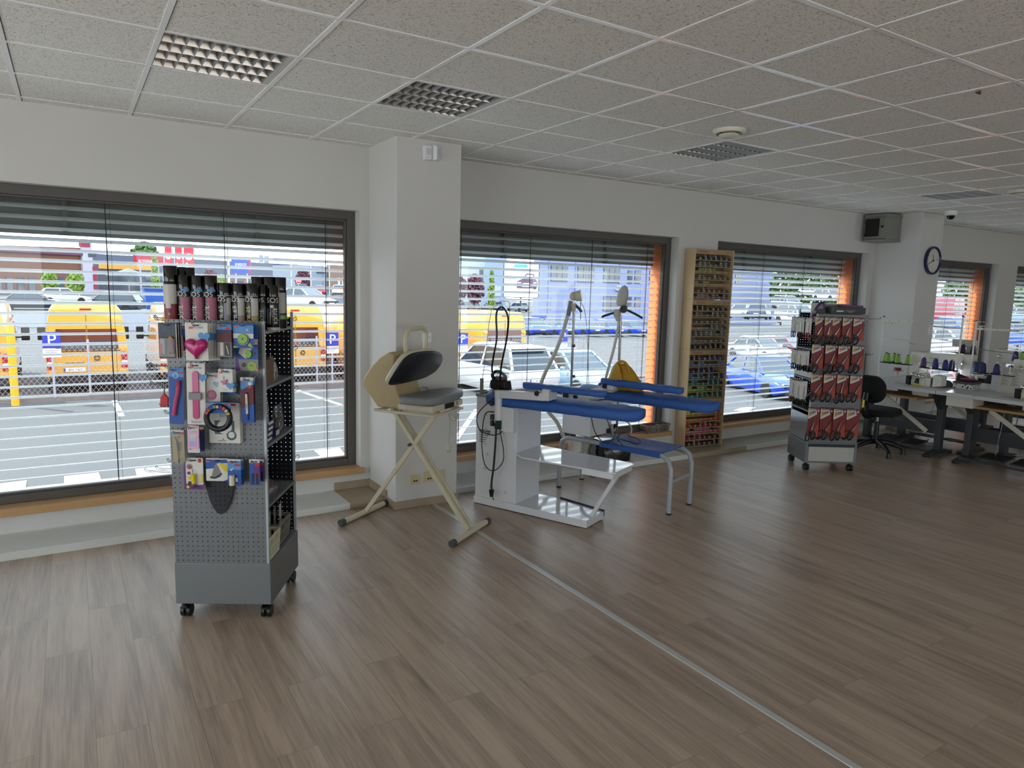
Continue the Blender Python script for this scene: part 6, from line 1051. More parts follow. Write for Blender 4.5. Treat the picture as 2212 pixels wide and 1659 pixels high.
COLN = ('leftmost','second from left','third from left','middle','third from right','second from right','rightmost')
for (un, k), z in SHE.items():
    nm, c0, c1 = GRAD[un][k]; a0, a1 = lin(c0), lin(c1); up = R.random()*.5+.1
    for j in range(7):
        if (un, k) == (2, 2) and j > 4: continue
        for lay in (0, 1):
            if lay and R.random() > (.28 if un != 2 else .5): continue
            u = j/6; q = round(u*3)/3; key = (un, k, q)
            if key not in spool_me:
                col = tuple(a0[i]*(1-q)+a1[i]*q for i in range(3)); mt = mat('thread %d %d %.1f' % key, col, .55, nz=.18, ns=90); b = MB(mt); b.lathe([(.0085,-.024),(.0145,-.022),(.0145,.022),(.0085,.024)], ax=(1,0,0), n=12); b.m(m_core).lathe([(.0135,.024),(.0135,.0275),(.004,.0275)], ax=(1,0,0), n=12).lathe([(.0135,-.0275),(.0135,-.024)], ax=(1,0,0), n=12); spool_me[key] = b.build('thread_spool', None, smooth=35).data; bpy.data.objects.remove(bpy.data.objects[-1] if False else [o for o in COL.objects if o.data == spool_me[key]][0])
            o = bpy.data.objects.new('thread_spool', spool_me[key]); COL.objects.link(o); o.location = RF+ru*(.052+.0715*j+R.uniform(-.003,.003))+rv*(.024+.006*lay+R.uniform(0,.006))+Z3*(z+.0145+.026*lay-.0); o.rotation_euler = (0, 0, RA+R.uniform(-.12,.02))
            tag(o, '%s thread spool, %s%s, %s shelf, %s rack' % (nm, COLN[j], ' in upper layer' if lay else '', SHN[k], UN[un]), 'thread spool', 'thread spools in the plywood racks')
# ---------------------------------------------------------------- scissors stand
S2 = Stand((6.136, 4.206), math.atan2(-.269, .419), .498, .446, 1.565, 'grey pegboard stand of red scissors packs near the thread rack', 'left', .085, .29, True)
MB(mat('bright steel sheet','#AEB6BE',.22,metal=.8)).bx(-.004, .0, .01, .436, .30, .56).build('lower_side_plate', S2.t); MB(mat('bright steel sheet','#AEB6BE',.22,metal=.8)).bx(-.004, 0, .01, .436, .93, .99).build('side_band', S2.t)
m_rc = mat('red scissors card','#751316',.45,nz=.1,ns=10); m_or = mat('orange print','#A23A1A',.5); m_gold = mat('gold print','#C08A2E',.5); m_bld = mat('scissor steel','#8C8880',.25,metal=.8); m_hnd = mat('black scissor handle','#0D0D0F',.35)
ROWS = [(220,430,[(300,380),(386,456),(456,535),(546,632),(642,742)]), (470,690,[(270,378),(391,505),(507,612),(632,737)]), (735,950,[(262,366),(376,488),(496,602),(612,722)]), (1040,1300,[(236,340),(346,460),(464,578),(582,697)])]
ROWN = ('top','second','third','bottom'); z4 = lambda x, y: (1690+x/4.148, 630+y/4.148)
SHP = [0.1, .28, .35, .35, .4]
for ri, (ya, yb, cols) in enumerate(ROWS):
    for ci, (xa, xb) in enumerate(cols):
        x0, y0 = z4(xa, ya+ (ci*4)); x1, y1 = z4(xb, yb+ci*2); n_ = len(cols); cn = ('leftmost','second from left','middle','fourth from left','rightmost') if n_ == 5 else ('leftmost','second from left','third from left','rightmost')
        c = Card(S2, 'scissors_pack', 'red card of black handled scissors, %s in the %s row' % (cn[ci], ROWN[ri]), (x0, y0, x1, y1), .05+.02*((ci+ri)%2), m_rc, group='red scissors packs')
        c.pg(m_or,[(.45,0),(1,.0),(1,.5),(.75,.35)]).pg(m_cw,[(0,.62),(.1,.62),(.78,.78),(.66,.97),(0,.97)]).pg(m_gy,[(.18,.74),(.66,.83),(.6,.92),(.3,.88)]).pg(m_gold,[(.08,.70),(.2,.74),(.34,.88),(.08,.88)]).rc(m_bl,.1,.925,.36,.95).dc(m_cw,.86,.9,.011).dc(m_cr,.86,.9,.005); c.holes(); c.done()
        ang = (.45, .15, .5, .3, .55)[(ci+ri*2) % 5]; ln = c.h*(.36+.05*((ci*3+ri)%3)); p0 = Vector((-.012+.01*(ci%2), -.006, c.h*.22)); d = Vector((math.sin(ang), 0, math.cos(ang))); nn = Vector((math.cos(ang), 0, -math.sin(ang)))
        c.part('blades', lambda b: b.m(m_bld).hexa([p0-nn*.008, p0+nn*.008, p0+d*ln+nn*.002, p0+d*ln*1.02-nn*.003], [v-Y3*.004 for v in (p0-nn*.008, p0+nn*.008, p0+d*ln+nn*.002, p0+d*ln*1.02-nn*.003)]))
        def han(b):
            b.m(m_hnd)
            for s_, L_ in ((-1, .10), (1, .078)):
                e = p0-d*.01; q = e-d*L_*.5+nn*s_*.024; w_ = .021 if s_ < 0 else .017
                b.tube([q+nn*(w_*math.cos(a))+d*(L_*.5*math.sin(a)) for a in [k*2*math.pi/14 for k in range(14)]], .0075, n=6, closed=True); b.bar(e, q+d*L_*.45-nn*s_*.004, .012, .009, up=(0,1,0))
        c.part('handles', han, 60)
# packs on the hooks of the left side
LN = ('upper','middle','lower')
for ri, (z, ys, hgt, cs) in enumerate(((1.52,(.06,.16,.26,.34),.21,(m_cr,m_hnd,m_cr,m_sblue)), (1.20,(.05,.12,.19,.27,.35),.21,(m_hnd,)*5), (.90,(.04,.10,.16,.24,.34),.25,(m_hnd,m_hnd,m_hnd,m_hnd,m_gold)))):
    for k, (y, hm) in enumerate(zip(ys, cs)):
        dx = .05+.03*(k%2); t = thing('scissors_pack', '%s scissors pack, %s, hanging in the %s row on the stand side' % ('white carded', ('nearest','second','third','fourth','farthest')[k], LN[ri]), 'packet', S2.W(-dx, y, z-hgt), S2.rz-math.pi/2+.5, 'packs on the stand side')
        MB(m_cw).bx(-.035, .035, -.001, .001, .05, hgt).build('card', t); MB(m_bld).bx(-.008, .006, -.006, -.001, .07, hgt-.05).build('blades', t); b = MB(hm)
        for s_ in (-1, 1): b.tube([(s_*.014+.011*math.cos(a), -.006, .035+.03*math.sin(a)) for a in [q*2*math.pi/12 for q in range(12)]], .0045, n=6, closed=True)
        b.build('handles', t, smooth=60); S2.hook(y, z-.005, dx+.06, 'left')
for k, lab in enumerate(('front','second','third','rearmost')): t = thing('zip_pack', lab+' dark strip pack hanging on the right side of scissors stand', 'packet', S2.W(.498+.03+.012*k, .05+.03*k, .97), S2.rz, 'dark strip packs'); MB(m_dark).loft([[(-.012,0,0),(.012,0,0),(.012,.004,0),(-.012,.004,0)],[(-.008,0,.22),(.008,0,.22),(.008,.004,.22),(-.008,.004,.22)]]).build('card', t); S2.hook(.05+.03*k, 1.17, .09, 'right') if k%2 == 0 else None
S2.hook(.06, 1.525, .14, 'right')
t = thing('yellow_tag', 'small yellow pack at the lower right of scissors stand', 'packet', S2.W(.505, -.02, .66), S2.rz); MB(m_yl).bx(0,.022,-.004,.004,0,.075).build('card', t, bev=.001)
# things on top of the stand
def top2(px, py, d): x, z = S2.F(px, py, -d); return x, z
b0 = 1.5
def tbox(lab, x0, x1, y0, y1, z0, h, m_, ex=None):
    t = thing('product_box', lab, 'box', S2.W((x0+x1)/2, (y0+y1)/2, z0), S2.rz); b = MB(m_); b.bx(-(x1-x0)/2, (x1-x0)/2, -(y1-y0)/2, (y1-y0)/2, 0, h); ex and ex(b, (x1-x0)/2, (y1-y0)/2, h); b.build('carton', t, bev=.001)
wr = lambda b, a, c_, h: (b.m(m_gy).bx(-.05,.05,-c_-.0006,-c_,h*.42,h*.54), b.m(m_gold).bx(-.02,.03,-c_-.0006,-c_,h*.25,h*.33), b.m(m_tx).bx(-a*.85,-a*.4,-c_-.0006,-c_,h*.3,h*.5))
tbox('lower black carton with gold print on the scissors stand', .16, .46, .05, .24, 1.494, .075, m_bl, wr); tbox('upper black carton with gold print on the scissors stand', .18, .485, .04, .24, 1.570, .062, m_bl, wr)
tbox('tall grey and white carton behind the black cartons', .10, .43, .27, .40, 1.494, .165, mat('grey carton','#8E8A96',.6), lambda b, a, c_, h: b.m(m_lw).bx(-a-.0006, -a+.05, -c_-.0006, -c_, 0, h).bx(-a-.0006, -a, -c_, c_, 0, h))
tbox('flat purple carton lying on the upper black carton', .30, .47, .06, .24, 1.633, .02, m_pur)
t = thing('tape_dispenser', 'purple hand tape dispenser with black roll on the scissors stand', 'dispenser', S2.W(.055, .12, 1.53), S2.rz-.2); m_pp2 = mat('purple plastic','#4B2663',.3,coat=.3)
b = MB(m_pp2); b.tube(cat([(-.03,0,.05),(-.01,0,.10),(.02,0,.135),(.045,0,.14),(.05,0,.10),(.04,0,.05)],5), .013, n=8); b.loft([[(-.06,-.02,.0),(.05,-.02,.02),(.05,.02,.02),(-.06,.02,.0)],[(-.06,-.02,.06),(.05,-.02,.065),(.05,.02,.065),(-.06,.02,.06)]]); b.build('body', t, smooth=40, bev=.004); MB(m_bl).cyl((.025,-.04,.04),(.025,.04,.04),.042,n=20).build('roll', t, smooth=40); MB(m_gy).bar((-.05,0,.03),(-.03,0,-.035),.03,.012).build('nozzle', t, bev=.003)
t = thing('scissors_box', 'low white tray under the purple tape dispenser', 'tray', S2.W(.06,.13,1.494), S2.rz); MB(m_lw).bx(-.04,.06,-.06,.08,0,.022).build('tray', t, bev=.002)
# ================================================================ SEWING CORNER
m_top = mat('pale grey laminate','#C9CACC',.35,nz=.02); m_frm = mat('graphite frame steel','#3C3E42',.4,nz=.05); m_ped = mat('black ribbed rubber','#101012',.8); m_mw = mat('machine white enamel','#D9D6CA',.28,coat=.2,nz=.02); m_wood = mat('light wood tray','#B08B5C',.5,nz=.12,ns=8); m_alu = mat('pale strut','#C6C2B4',.4); m_steel = mat('bright steel','#B4B6B8',.2,metal=.9); m_must2 = mat('yellow warning label','#C9B81E',.5)
def sew_table(label, x0, x1, y0, y1, ya, yb, seam, flip=False, pedals=True):
    t = thing('sewing_table', label, 'table', ((x0+x1)/2, (y0+y1)/2, 0)); o = t.location; T = Matrix.Translation(-o); xm = x0+.40 if not flip else x1-.4; s_ = -1 if flip else 1
    b = MB(m_top); b.T = T; b.bx(x0, x1, y0+.001, y1-.001, .727, .765); b.build('table_top', t, bev=.003)
    if seam: b = MB(m_gap); b.T = T; b.bx(x0-.0006, x1, seam-.001, seam+.001, .7275, .7655); b.build('seam', t)
    for y in (ya, yb):
        b = MB(m_frm); b.T = T; f0, f1 = (xm-.27, xm+.27); b.loft([[(f0,y-.03,.012),(f0,y+.03,.012),(f0,y+.028,.03),(f0,y-.028,.03)],[(xm-.05,y-.03,.012),(xm-.05,y+.03,.012),(xm-.05,y+.03,.065),(xm-.05,y-.03,.065)],[(xm+.05,y-.03,.012),(xm+.05,y+.03,.012),(xm+.05,y+.03,.065),(xm+.05,y-.03,.065)],[(f1,y-.03,.012),(f1,y+.03,.012),(f1,y+.028,.03),(f1,y-.028,.03)]])
        b.bx(xm-.045, xm+.045, y-.032, y+.032, .06, .62); b.hexa([(xm-.045,y-.032,.52),(xm+.045,y-.032,.52),(xm+.045,y+.032,.52),(xm-.045,y+.032,.52)],[(xm-.22,y-.03,.727),(xm+.2,y-.03,.727),(xm+.2,y+.03,.727),(xm-.22,y+.03,.727)]); b.build('pedestal', t, bev=.004)
        for f in (f0+.03, f1-.03): b = MB(m_bl); b.T = T; b.cyl((f,y,0),(f,y,.018),.034,n=12); b.build('floor_pad', t)
    b = MB(m_frm); b.T = T; b.bx(xm+.05*s_-.012, xm+.05*s_+.012, ya, yb, .22, .37); b.build('cross_beam', t)
    if pedals:
        b = MB(m_frm); b.T = T; b.bx(xm-.2*s_-.012, xm-.2*s_+.012, ya, yb, .045, .07); b.build('treadle_bar', t); yc = (ya+yb)/2
        for y, w_, nm in ((yc+.12, .26, 'treadle'), (yc-.16, .18, 'small_treadle')):
            f = MB(m_frm); f.T = T; fx = xm-.02*s_; ex = .13*s_; f.hexa([(fx-ex,y-w_/2,.075),(fx+ex,y-w_/2,.10),(fx+ex,y+w_/2,.10),(fx-ex,y+w_/2,.075)],[(fx-ex,y-w_/2,.09),(fx+ex,y-w_/2,.115),(fx+ex,y+w_/2,.115),(fx-ex,y+w_/2,.09)]); p = f.build(nm, t); k = .82
            f = MB(m_ped); f.T = T; f.hexa([(fx-ex*k,y-w_/2*k,.092),(fx+ex*k,y-w_/2*k,.113),(fx+ex*k,y+w_/2*k,.113),(fx-ex*k,y+w_/2*k,.092)],[(fx-ex*k,y-w_/2*k,.096),(fx+ex*k,y-w_/2*k,.117),(fx+ex*k,y+w_/2*k,.117),(fx-ex*k,y+w_/2*k,.096)]); f.build('rubber_pad', p)
        b = MB(m_steel); b.T = T; b.cyl((xm-.02*s_, yc+.12, .11), (xm-.06*s_, yc+.06, .62), .005, n=6); b.build('pull_rod', t)
        b = MB(m_wood); b.T = T; b.bx(xm-.26*s_ if s_ > 0 else xm-.1, xm+.1 if s_ > 0 else xm+.26, yc-.27, yc+.27, .615, .64); b.build('wood_tray', t, bev=.002)
        b = MB(m_alu); b.T = T; b.bar((xm-.20*s_, yc+.14, .61), (xm-.20*s_, yc-.38, .28), .045, .02, up=(1,0,0)); b.build('knee_lever', t, bev=.002)
    return t
sew_table('pale sewing table nearest the scissors stand', 7.79, 8.47, 3.857, 4.93, 3.965, 4.80, 4.53)
sew_table('pale sewing table at the right photo edge, in the front row', 7.79, 8.47, 2.70, 3.853, 3.655, 2.86, 3.482)
sew_table('pale sewing table by the right pillar, in the back row', 8.48, 9.10, 3.70, 4.82, 3.85, 4.66, 0, True)
sew_table('pale sewing table in the back row, toward the right photo edge', 8.48, 9.10, 2.5, 3.69, 3.52, 2.7, 0, True, False)
sew_table('pale sewing table beyond the clock pillar', 10.0, 10.65, 3.30, 4.72, 4.5, 3.45, 0)
t = thing('cable_box', 'white control box fixed beneath the two front sewing tables', 'box', (8.0, 3.64, .615)); MB(m_mw).bx(-.13,.12,-.12,.14,0,.11).build('case', t, bev=.008)
# ---- machines
def overlock(label, x, y):
    t = thing('overlock_machine', label, 'sewing machine', (x, y, .765)); b = MB(m_mw)  # local -y runs to the motor side
    b.loft([[(-.05,.10,.0),(.10,.10,.0),(.10,.10,.085),(-.02,.10,.10),(-.05,.10,.06)],[(-.06,-.06,.0),(.10,-.06,.0),(.10,-.06,.10),(-.02,-.06,.12),(-.06,-.06,.07)]]); b.bx(-.05,.08,-.115,-.06,0,.10); b.loft([[(-.03,.13,.105),(.06,.13,.105),(.06,.13,.135),(-.03,.13,.135)],[(-.03,-.05,.10),(.07,-.05,.10),(.07,-.05,.145),(-.03,-.05,.14)]]); b.build('body', t, smooth=30, bev=.006)
    MB(m_bl).flat([(-.055,.03),(.0,.02),(.0,.085),(-.035,.085)], (-.0625,-.0,.0), -Y3, Z3).build('display', t)
    b = MB(m_gask); b.bx(-.075,-.02,.105,.145,.0,.10).cyl((-.05,.15,.02),(-.05,.15,.10),.006).bar((-.07,.14,.03),(-.07,.10,.05),.02,.03); b.build('presser_group', t, bev=.004)
    MB(m_steel).bx(-.08,.06,.11,.26,.0,.006).build('cloth_plate', t)
    for k in range(4): MB(m_steel).lathe([(.018,-.006),(.02,.008),(.012,.02),(.004,.026)], o=(-.045,.085-.038*k,.118-.004*k), ax=(-.6,0,.8), n=14).build('tension_dial', t, smooth=40)
    MB(m_steel).cyl((.02,.05,.13),(.02,.05,.17),.008,n=10).build('thread_pin', t, smooth=40)
    b = MB(m_chrome); b.tube(cat([(.0,.10,.14),(.02,.04,.165),(.03,-.02,.15),(.0,-.05,.16)],5), .003, n=6); b.build('thread_guide', t, smooth=60)
    MB(mat('violet trim','#2E2350',.4)).lathe([(.055,0),(.06,.004),(.06,.02),(.055,.024)], o=(.02,-.115,.065), ax=(0,-1,0), n=26).build('hand_wheel', t, smooth=40)
    b = MB(m_mw); b.loft([[(-.06,-.14,.0),(.09,-.14,.0),(.09,-.14,.14),(-.04,-.14,.14),(-.06,-.14,.11)],[(-.05,-.225,.02),(.08,-.225,.02),(.08,-.225,.13),(-.035,-.225,.13),(-.05,-.225,.10)]]); b.build('motor_cover', t, bev=.008)
    MB(m_must2).bx(-.064,-.06,-.02,.07,.004,.02).build('warning_label', t); b = MB(m_mw); b.bx(-.03,.08,-.10,.08,-.115,-.04); b.build('oil_pan', t, bev=.006); return t
overlock('white overlock machine with black panel on the nearest sewing table', 8.09, 4.16); overlock('white overlock machine at the right photo edge', 8.08, 3.06)
def lockstitch(label, x, y, L_, sg, lamp=False):
    t = thing('sewing_machine', label, 'sewing machine', (x, y, .765)); b = MB(m_mw); H_ = .33
    b.bx(-.09,.09,-L_/2,L_/2,0,.03); b.bx(-.08,.08,-L_/2*sg-.07 if sg > 0 else L_/2-.07, -L_/2*sg+.07 if sg > 0 else L_/2+.07, .03, H_); b.build('bed_and_column', t, bev=.01)
    b = MB(m_mw); b.loft([[(-.075,q,.16),(.075,q,.16),(.075,q,H_),(-.075,q,H_)] for q in (-L_/2*sg, L_/2*sg-.10*sg)]); b.bx(-.06,.06,min(L_/2*sg-.12*sg, L_/2*sg),max(L_/2*sg-.12*sg, L_/2*sg),.10,H_+.01); b.build('arm', t, bev=.012)
    b = MB(m_steel); yh = L_/2*sg-.06*sg; b.cyl((0,yh,.03),(0,yh,.12),.006).cyl((-.03,yh,.02),(-.03,yh,.1),.004); b.bx(-.02,.02,yh-.02,yh+.02,.03,.036); b.lathe([(.02,0),(.022,.01),(.01,.02)], o=(-.078,yh+.03*sg*-1,.25), ax=(-1,0,0), n=14); b.tube(cat([(-.05,yh,.34),(-.06,yh*.5,.36),(-.05,0,.35)],5),.003,n=6); b.build('needle_group', t, smooth=40)
    b = MB(m_mw); b.lathe([(.04,0),(.075,.004),(.075,.03),(.04,.034)], o=(0,-L_/2*sg-.07*sg,.22), ax=(0,-sg,0), n=26); b.build('hand_wheel', t, smooth=40)
    if lamp: b = MB(mat('green lettering','#4A6B5A',.5)); b.text('SIRUBA', (-.0766,.12,.26), -Y3, Z3, .022); b.build('lettering', t)
    if lamp:
        b = MB(mat('work lamp','#FFFFFF',.3,emit='#DDE6FF',es=160.)); b.bx(-.085,-.075,-.115,-.085,.115,.14); b.build('work_lamp', t)
    return t
lockstitch('white lockstitch machine with lit work lamp on the back row table', 8.80, 4.27, .62, -1, True)
lockstitch('white machine behind the blue cones, toward the right edge', 8.80, 3.25, .60, 1)
lockstitch('white machine on the table beyond the clock pillar', 10.35, 4.15, .55, 1)
t = thing('sewing_machine', 'tall white post machine seen beside the orange reveal', 'sewing machine', (10.2, PX(2092, 810, 10.2).y, .765)); MB(m_mw).bx(-.12,.1,-.06,.06,0,.04).bx(-.06,.06,-.045,.045,.04,.42).bx(-.07,.05,-.05,.22,.34,.44).build('body', t, bev=.012); MB(m_gask).bx(-.065,-.06,-.02,.02,.1,.2).build('panel', t)
# ---- thread stands with trays, arms and cones
m_trayb = mat('black tray felt','#0E0E12',.8); CONE = {}
def cone_mesh(nm, c):
    if nm not in CONE:
        m_ = mat('cone thread '+nm, c, .6, nz=.08, ns=160); b = MB(m_); b.lathe([(.026,.004),(.0335,.01),(.032,.03),(.0235,.095),(.018,.102)], n=20); r_ = b.build('thread', None, smooth=40); b = MB(mat('cone core','#1C2A2C',.5)); b.lathe([(.034,0),(.034,.004)], n=20).lathe([(.016,.1),(.011,.112),(.006,.112)], n=14); k = b.build('core', None, smooth=40); CONE[nm] = (r_.data, k.data); bpy.data.objects.remove(r_); bpy.data.objects.remove(k)
    return CONE[nm]
def cone(label, nm, c, p, s_=1.):
    a, k = cone_mesh(nm, c); t = thing('thread_cone', label, 'thread cone', p, 0, 'thread cones on the sewing tables'); t.scale = (s_, s_, s_)
    for n_, me in (('thread', a), ('core', k)): o = bpy.data.objects.new(n_, me); COL.objects.link(o); o.parent = t
def tstand(label, x, y, zt, trays, bars, mid=None):
    t = thing('thread_stand', label, 'thread stand', (x, y, .765)); h = zt-.765; b = MB(m_mw); b.cyl((0,0,0),(0,0,h),.009,n=12); b.build('pole', t, smooth=40); b = MB(m_steel); b.cyl((0,0,0),(0,0,.006),.028,n=16); b.build('foot', t); b = MB(m_bl); b.cyl((0,0,h),(0,0,h+.015),.012,n=10); b.build('pole_cap', t)
    for (xa, ya, ye, z) in trays:
        b = MB(m_mw); b.bar((xa*.2,ya*.2,z-.012),(xa,ye,z-.012),.03,.006); b.build('tray_arm', t); n_ = max(2, round(abs(ye-ya)/.10)+1)
        for i in range(n_): b = MB(m_trayb); b.cyl((xa,ya+(ye-ya)*i/(n_-1),z-.006),(xa,ya+(ye-ya)*i/(n_-1),z),.058,n=20); b.m(m_steel).cyl((xa,ya+(ye-ya)*i/(n_-1),z),(xa,ya+(ye-ya)*i/(n_-1),z+.13),.002,n=6); b.build('tray', t)
    for (y0, y1, z, w_) in bars: b = MB(m_mw); b.bx(-.003,.003,min(y0,y1),max(y0,y1),z-w_/2,z+w_/2); b.m(m_gask); [b.disc((-.0035, y0+(y1-y0)*q, z), Y3, Z3, .005, 8) for q in (.2,.5,.8,.97)]; b.build('guide_bar', t)
    if mid: b = MB(m_steel); b.cyl((0,.0,mid[1]),(0,mid[0],mid[1]-.02),.004,n=6); b.tube([(0,mid[0],mid[1]-.02),(-.01,mid[0]*1.05,mid[1]-.045),(-.02,mid[0]*1.3,mid[1]-.055)],.003,n=6); b.build('guide_rod', t)
    return t
tstand('white thread stand carrying the lime green cones', 8.453, 4.879, 1.50, [(-.04,-.09,-.36,.19),(.08,-.07,-.17,.195)], [(0,-.39,.70,.022),(0,-.12,.665,.012)], (-.32,.49))
for px, py, X_, l in ((1917.5,781,8.413,'lime green thread cone, leftmost in the front trio'), (1939,785,8.413,'lime green thread cone, middle of the front trio'), (1960,787.5,8.413,'lime green thread cone, rightmost in the front trio'), (1914,774,8.533,'lime green thread cone, left of the back pair'), (1931.5,774,8.533,'lime green thread cone, right of the back pair')): p = PX(px, py, X_); p.z = .957; cone(l, 'lime', '#86B94A', p)
tstand('white thread stand carrying the violet cones', 8.308, 3.908, 1.55, [(-.05,.03,.07,.19),(-.02,.20,.34,.19)], [(0,.36,.66,.022),(0,-.24,.74,.006)], (.40,.26))
for px, X_, nm, c, l in ((1994.5,8.29,'violet','#5B3C7A','violet thread cone, leftmost on the middle thread stand'), (2020.5,8.29,'indigo','#2F2F84','indigo thread cone right of the white work lamp'), (2042,8.25,'royal','#292470','dark indigo thread cone in front on the middle stand'), (2056,8.30,'royal','#292470','royal blue thread cone touching the middle thread stand pole')): p = PX(px, 790, X_); p.z = .957; cone(l, nm, c, p)
tstand('white thread stand carrying the navy cones at the right', 8.418, 3.819, 1.50, [(-.05,-.15,-.40,.19)], [(0,-.42,.66,.022),(.0,-.1,.69,.012)], (-.40,.44))
for px, py, X_, nm, c, l in ((2124,791,8.36,'navy','#201C58','navy thread cone, leftmost on the right thread stand'), (2153,794,8.36,'navy','#201C58','navy thread cone, middle on the right thread stand'), (2184,790,8.45,'navy','#201C58','navy thread cone behind the paper sheet')): p = PX(px, py, X_); p.z = .957 if px != 2184 else .95; cone(l, nm, c, p)
p = PX(2113, 785, 8.75); t = tag(MB(mat('striped thread','#1B3A60',.6,nz=.8,ns=60)).lathe([(.05,0),(.055,.01),(.05,.13),(.045,.14)], n=20).build('thread_spool', None, smooth=40), 'large teal and red striped spool behind the navy cones', 'thread spool'); t.location = (p.x, p.y, .90)
o = MB(m_mw).cyl((0,0,0),(0,0,.135),.012,n=10).cyl((0,0,.115),(0,0,.135),.07,n=16).build('spool_post'); tag(o, 'white post stand under the large striped spool', 'stand'); o.location = (p.x, p.y, .765)
tstand('white thread stand in the window right of the clock', 10.09, PX(2107, 800, 10.09).y, 1.40, [(-.03,.06,.26,.27)], [])
for px, X_, nm, c, l in ((2079,10.06,'slate','#2A3140','slate thread cone seen against the orange reveal, left one'), (2101,10.06,'royal','#292470','dark violet thread cone seen against the orange reveal, right one')): p = PX(px, 766, X_); p.z = 1.037; cone(l, nm, c, p)
tstand('white thread stand before the rightmost window', 9.0, 3.02, 1.44, [(-.03,-.10,.27,.30)], [(.06,-.16,.64,.02)])
for px, X_, nm, c, l in ((2193.5,8.97,'royal','#292470','dark violet thread cone before the rightmost window'), (2209,8.97,'lime','#86B94A','lime green thread cone at the very right edge')): p = PX(px, 770, X_); p.z = 1.067; cone(l, nm, c, p)
# bobbin winder, fabrics, papers
p = PX(1938, 806, 8.86); t = thing('thread_bobbin', 'red thread reel on a white pin stand behind green cones', 'bobbin', (8.86, p.y, .765)); MB(m_mw).cyl((0,0,0),(0,0,.05),.012,.02,n=12).cyl((0,0,.05),(0,0,.06),.05,.075,n=20).build('pin_stand', t, smooth=40); MB(mat('raspberry thread','#94203C',.6,nz=.1,ns=120)).cyl((0,0,.06),(0,0,.095),.042,n=22).build('thread', t, smooth=40)
p = PX(2085, 835, 8.30); t = thing('fabric_box', 'black and white patterned box on the front sewing table', 'box', (8.34, p.y, .765))
def pat_mat():
    m, nt, out = _new('monochrome print'); L = nt.links.new; tc = nd(nt, 'ShaderNodeTexCoord'); v = nd(nt, 'ShaderNodeTexVoronoi', i_Scale=42.); L(tc.outputs['Object'], v.inputs['Vector']); r = nd(nt, 'ShaderNodeValToRGB'); r.color_ramp.interpolation = 'CONSTANT'; e = r.color_ramp.elements; e[0].color = (.02,.02,.025,1); e[1].position = .38; e[1].color = (.6,.6,.58,1); L(v.outputs['Distance'], r.inputs[0]); q = nd(nt, 'ShaderNodeBsdfPrincipled', i_Roughness=.6); L(r.outputs[0], q.inputs['Base Color']); L(q.outputs[0], out.inputs[0]); return m
MB(pat_mat()).bx(-.10,.10,-.095,.10,0,.055).build('box', t, bev=.002); MB(mat('grey box lid','#55504C',.7)).bx(-.102,.102,-.097,.102,.055,.08).build('lid', t, bev=.002)
b = MB(mat('dark folded cloth','#1D2030',.9,nz=.2,ns=20)); b.loft([[(-.08,-.09,0),(.08,-.09,0),(.08,-.09,.012),(-.08,-.09,.01)],[(-.09,.0,0),(.08,.0,0),(.08,.0,.025),(-.09,.0,.03)],[(-.07,.08,0),(.06,.08,0),(.05,.08,.06),(-.06,.08,.05)],[(-.02,.11,.03),(.02,.11,.03),(.02,.11,.075),(-.02,.11,.07)]]); o = b.build('folded_cloth', None, smooth=50); o.location = (8.34, p.y, .845); tag(o, 'dark folded cloth piled on the patterned box', 'cloth')
o = MB(m_cr).bx(-.06,.05,-.07,.05,0,.008).build('red_cloth', None, bev=.002); o.location = (8.27, p.y-.03, .876); tag(o, 'strip of red cloth beside the dark folded cloth', 'cloth')
p = PX(2042, 824, 8.25); b = MB(mat('grey felt','#4A4D55',.9,nz=.1)); b.loft([[(.0,-.06,0),(.0,.08,0),(.0,.05,.06),(.0,-.01,.085),(.0,-.05,.05)],[(.10,-.07,0),(.10,.09,0),(.10,.05,.05),(.10,-.01,.07),(.10,-.05,.04)]]); o = b.build('felt_pouch', None, bev=.004); o.location = (8.22, p.y, .765); tag(o, 'grey felt pouch leaning beside the patterned box', 'pouch')
p = PX(2125, 812, 10.1); b = MB(mat('denim scrap','#3C5472',.9,nz=.15)); b.ball((0,0,.012),(.05,.10,.016),12,6); b.ball((.02,-.08,.014),(.03,.03,.02),8,6); o = b.build('denim_cloth', None, smooth=60); o.location = (10.12, p.y, .765); tag(o, 'blue denim scrap lying on the far sewing table', 'cloth')
p = Vector((8.33, 3.50, .767)); t = thing('instruction_sheet', 'white printed instruction sheet standing on the front sewing tables', 'paper', p); a = PX(2152, 848, 8.33); c = PX(2208, 855, 8.33); w_ = a.y-c.y; b = MB(m_lw); b.loft([[(0, a.y-p.y, 0), (.0, c.y-p.y, 0), (.002, c.y-p.y, 0), (.002, a.y-p.y, 0)], [(.05, a.y-p.y, .275), (.05, c.y-p.y, .275), (.052, c.y-p.y, .275), (.052, a.y-p.y, .275)]]); b.m(m_ink)
for i in range(22):
    z = .262-.0085*i; x = .05*z/.275-.0012; y0 = a.y-p.y-w_*.1
    if i < 5: b.add([(x,y0,z),(x,y0-w_*(.82-.06*(i%3)),z),(x,y0-w_*(.82-.06*(i%3)),z+.003),(x,y0,z+.003)], [(0,1,2,3)])
    else:
        for q in (0, .4): b.add([(x,y0-w_*q,z),(x,y0-w_*(q+.3-.05*((i*7)%4)),z),(x,y0-w_*(q+.3-.05*((i*7)%4)),z+.003),(x,y0-w_*q,z+.003)], [(0,1,2,3)])
b.build('sheet', t, recalc=False)
o = MB(mat('clear sheet holder','#C9CBD0',.2)).bx(0,.05,-.14,.12,0,.004).bx(.046,.05,-.14,.12,.004,.2).build('sheet_holder'); o.location = (8.386, 3.49, .7665); tag(o, 'clear holder propping the instruction sheet', 'holder')
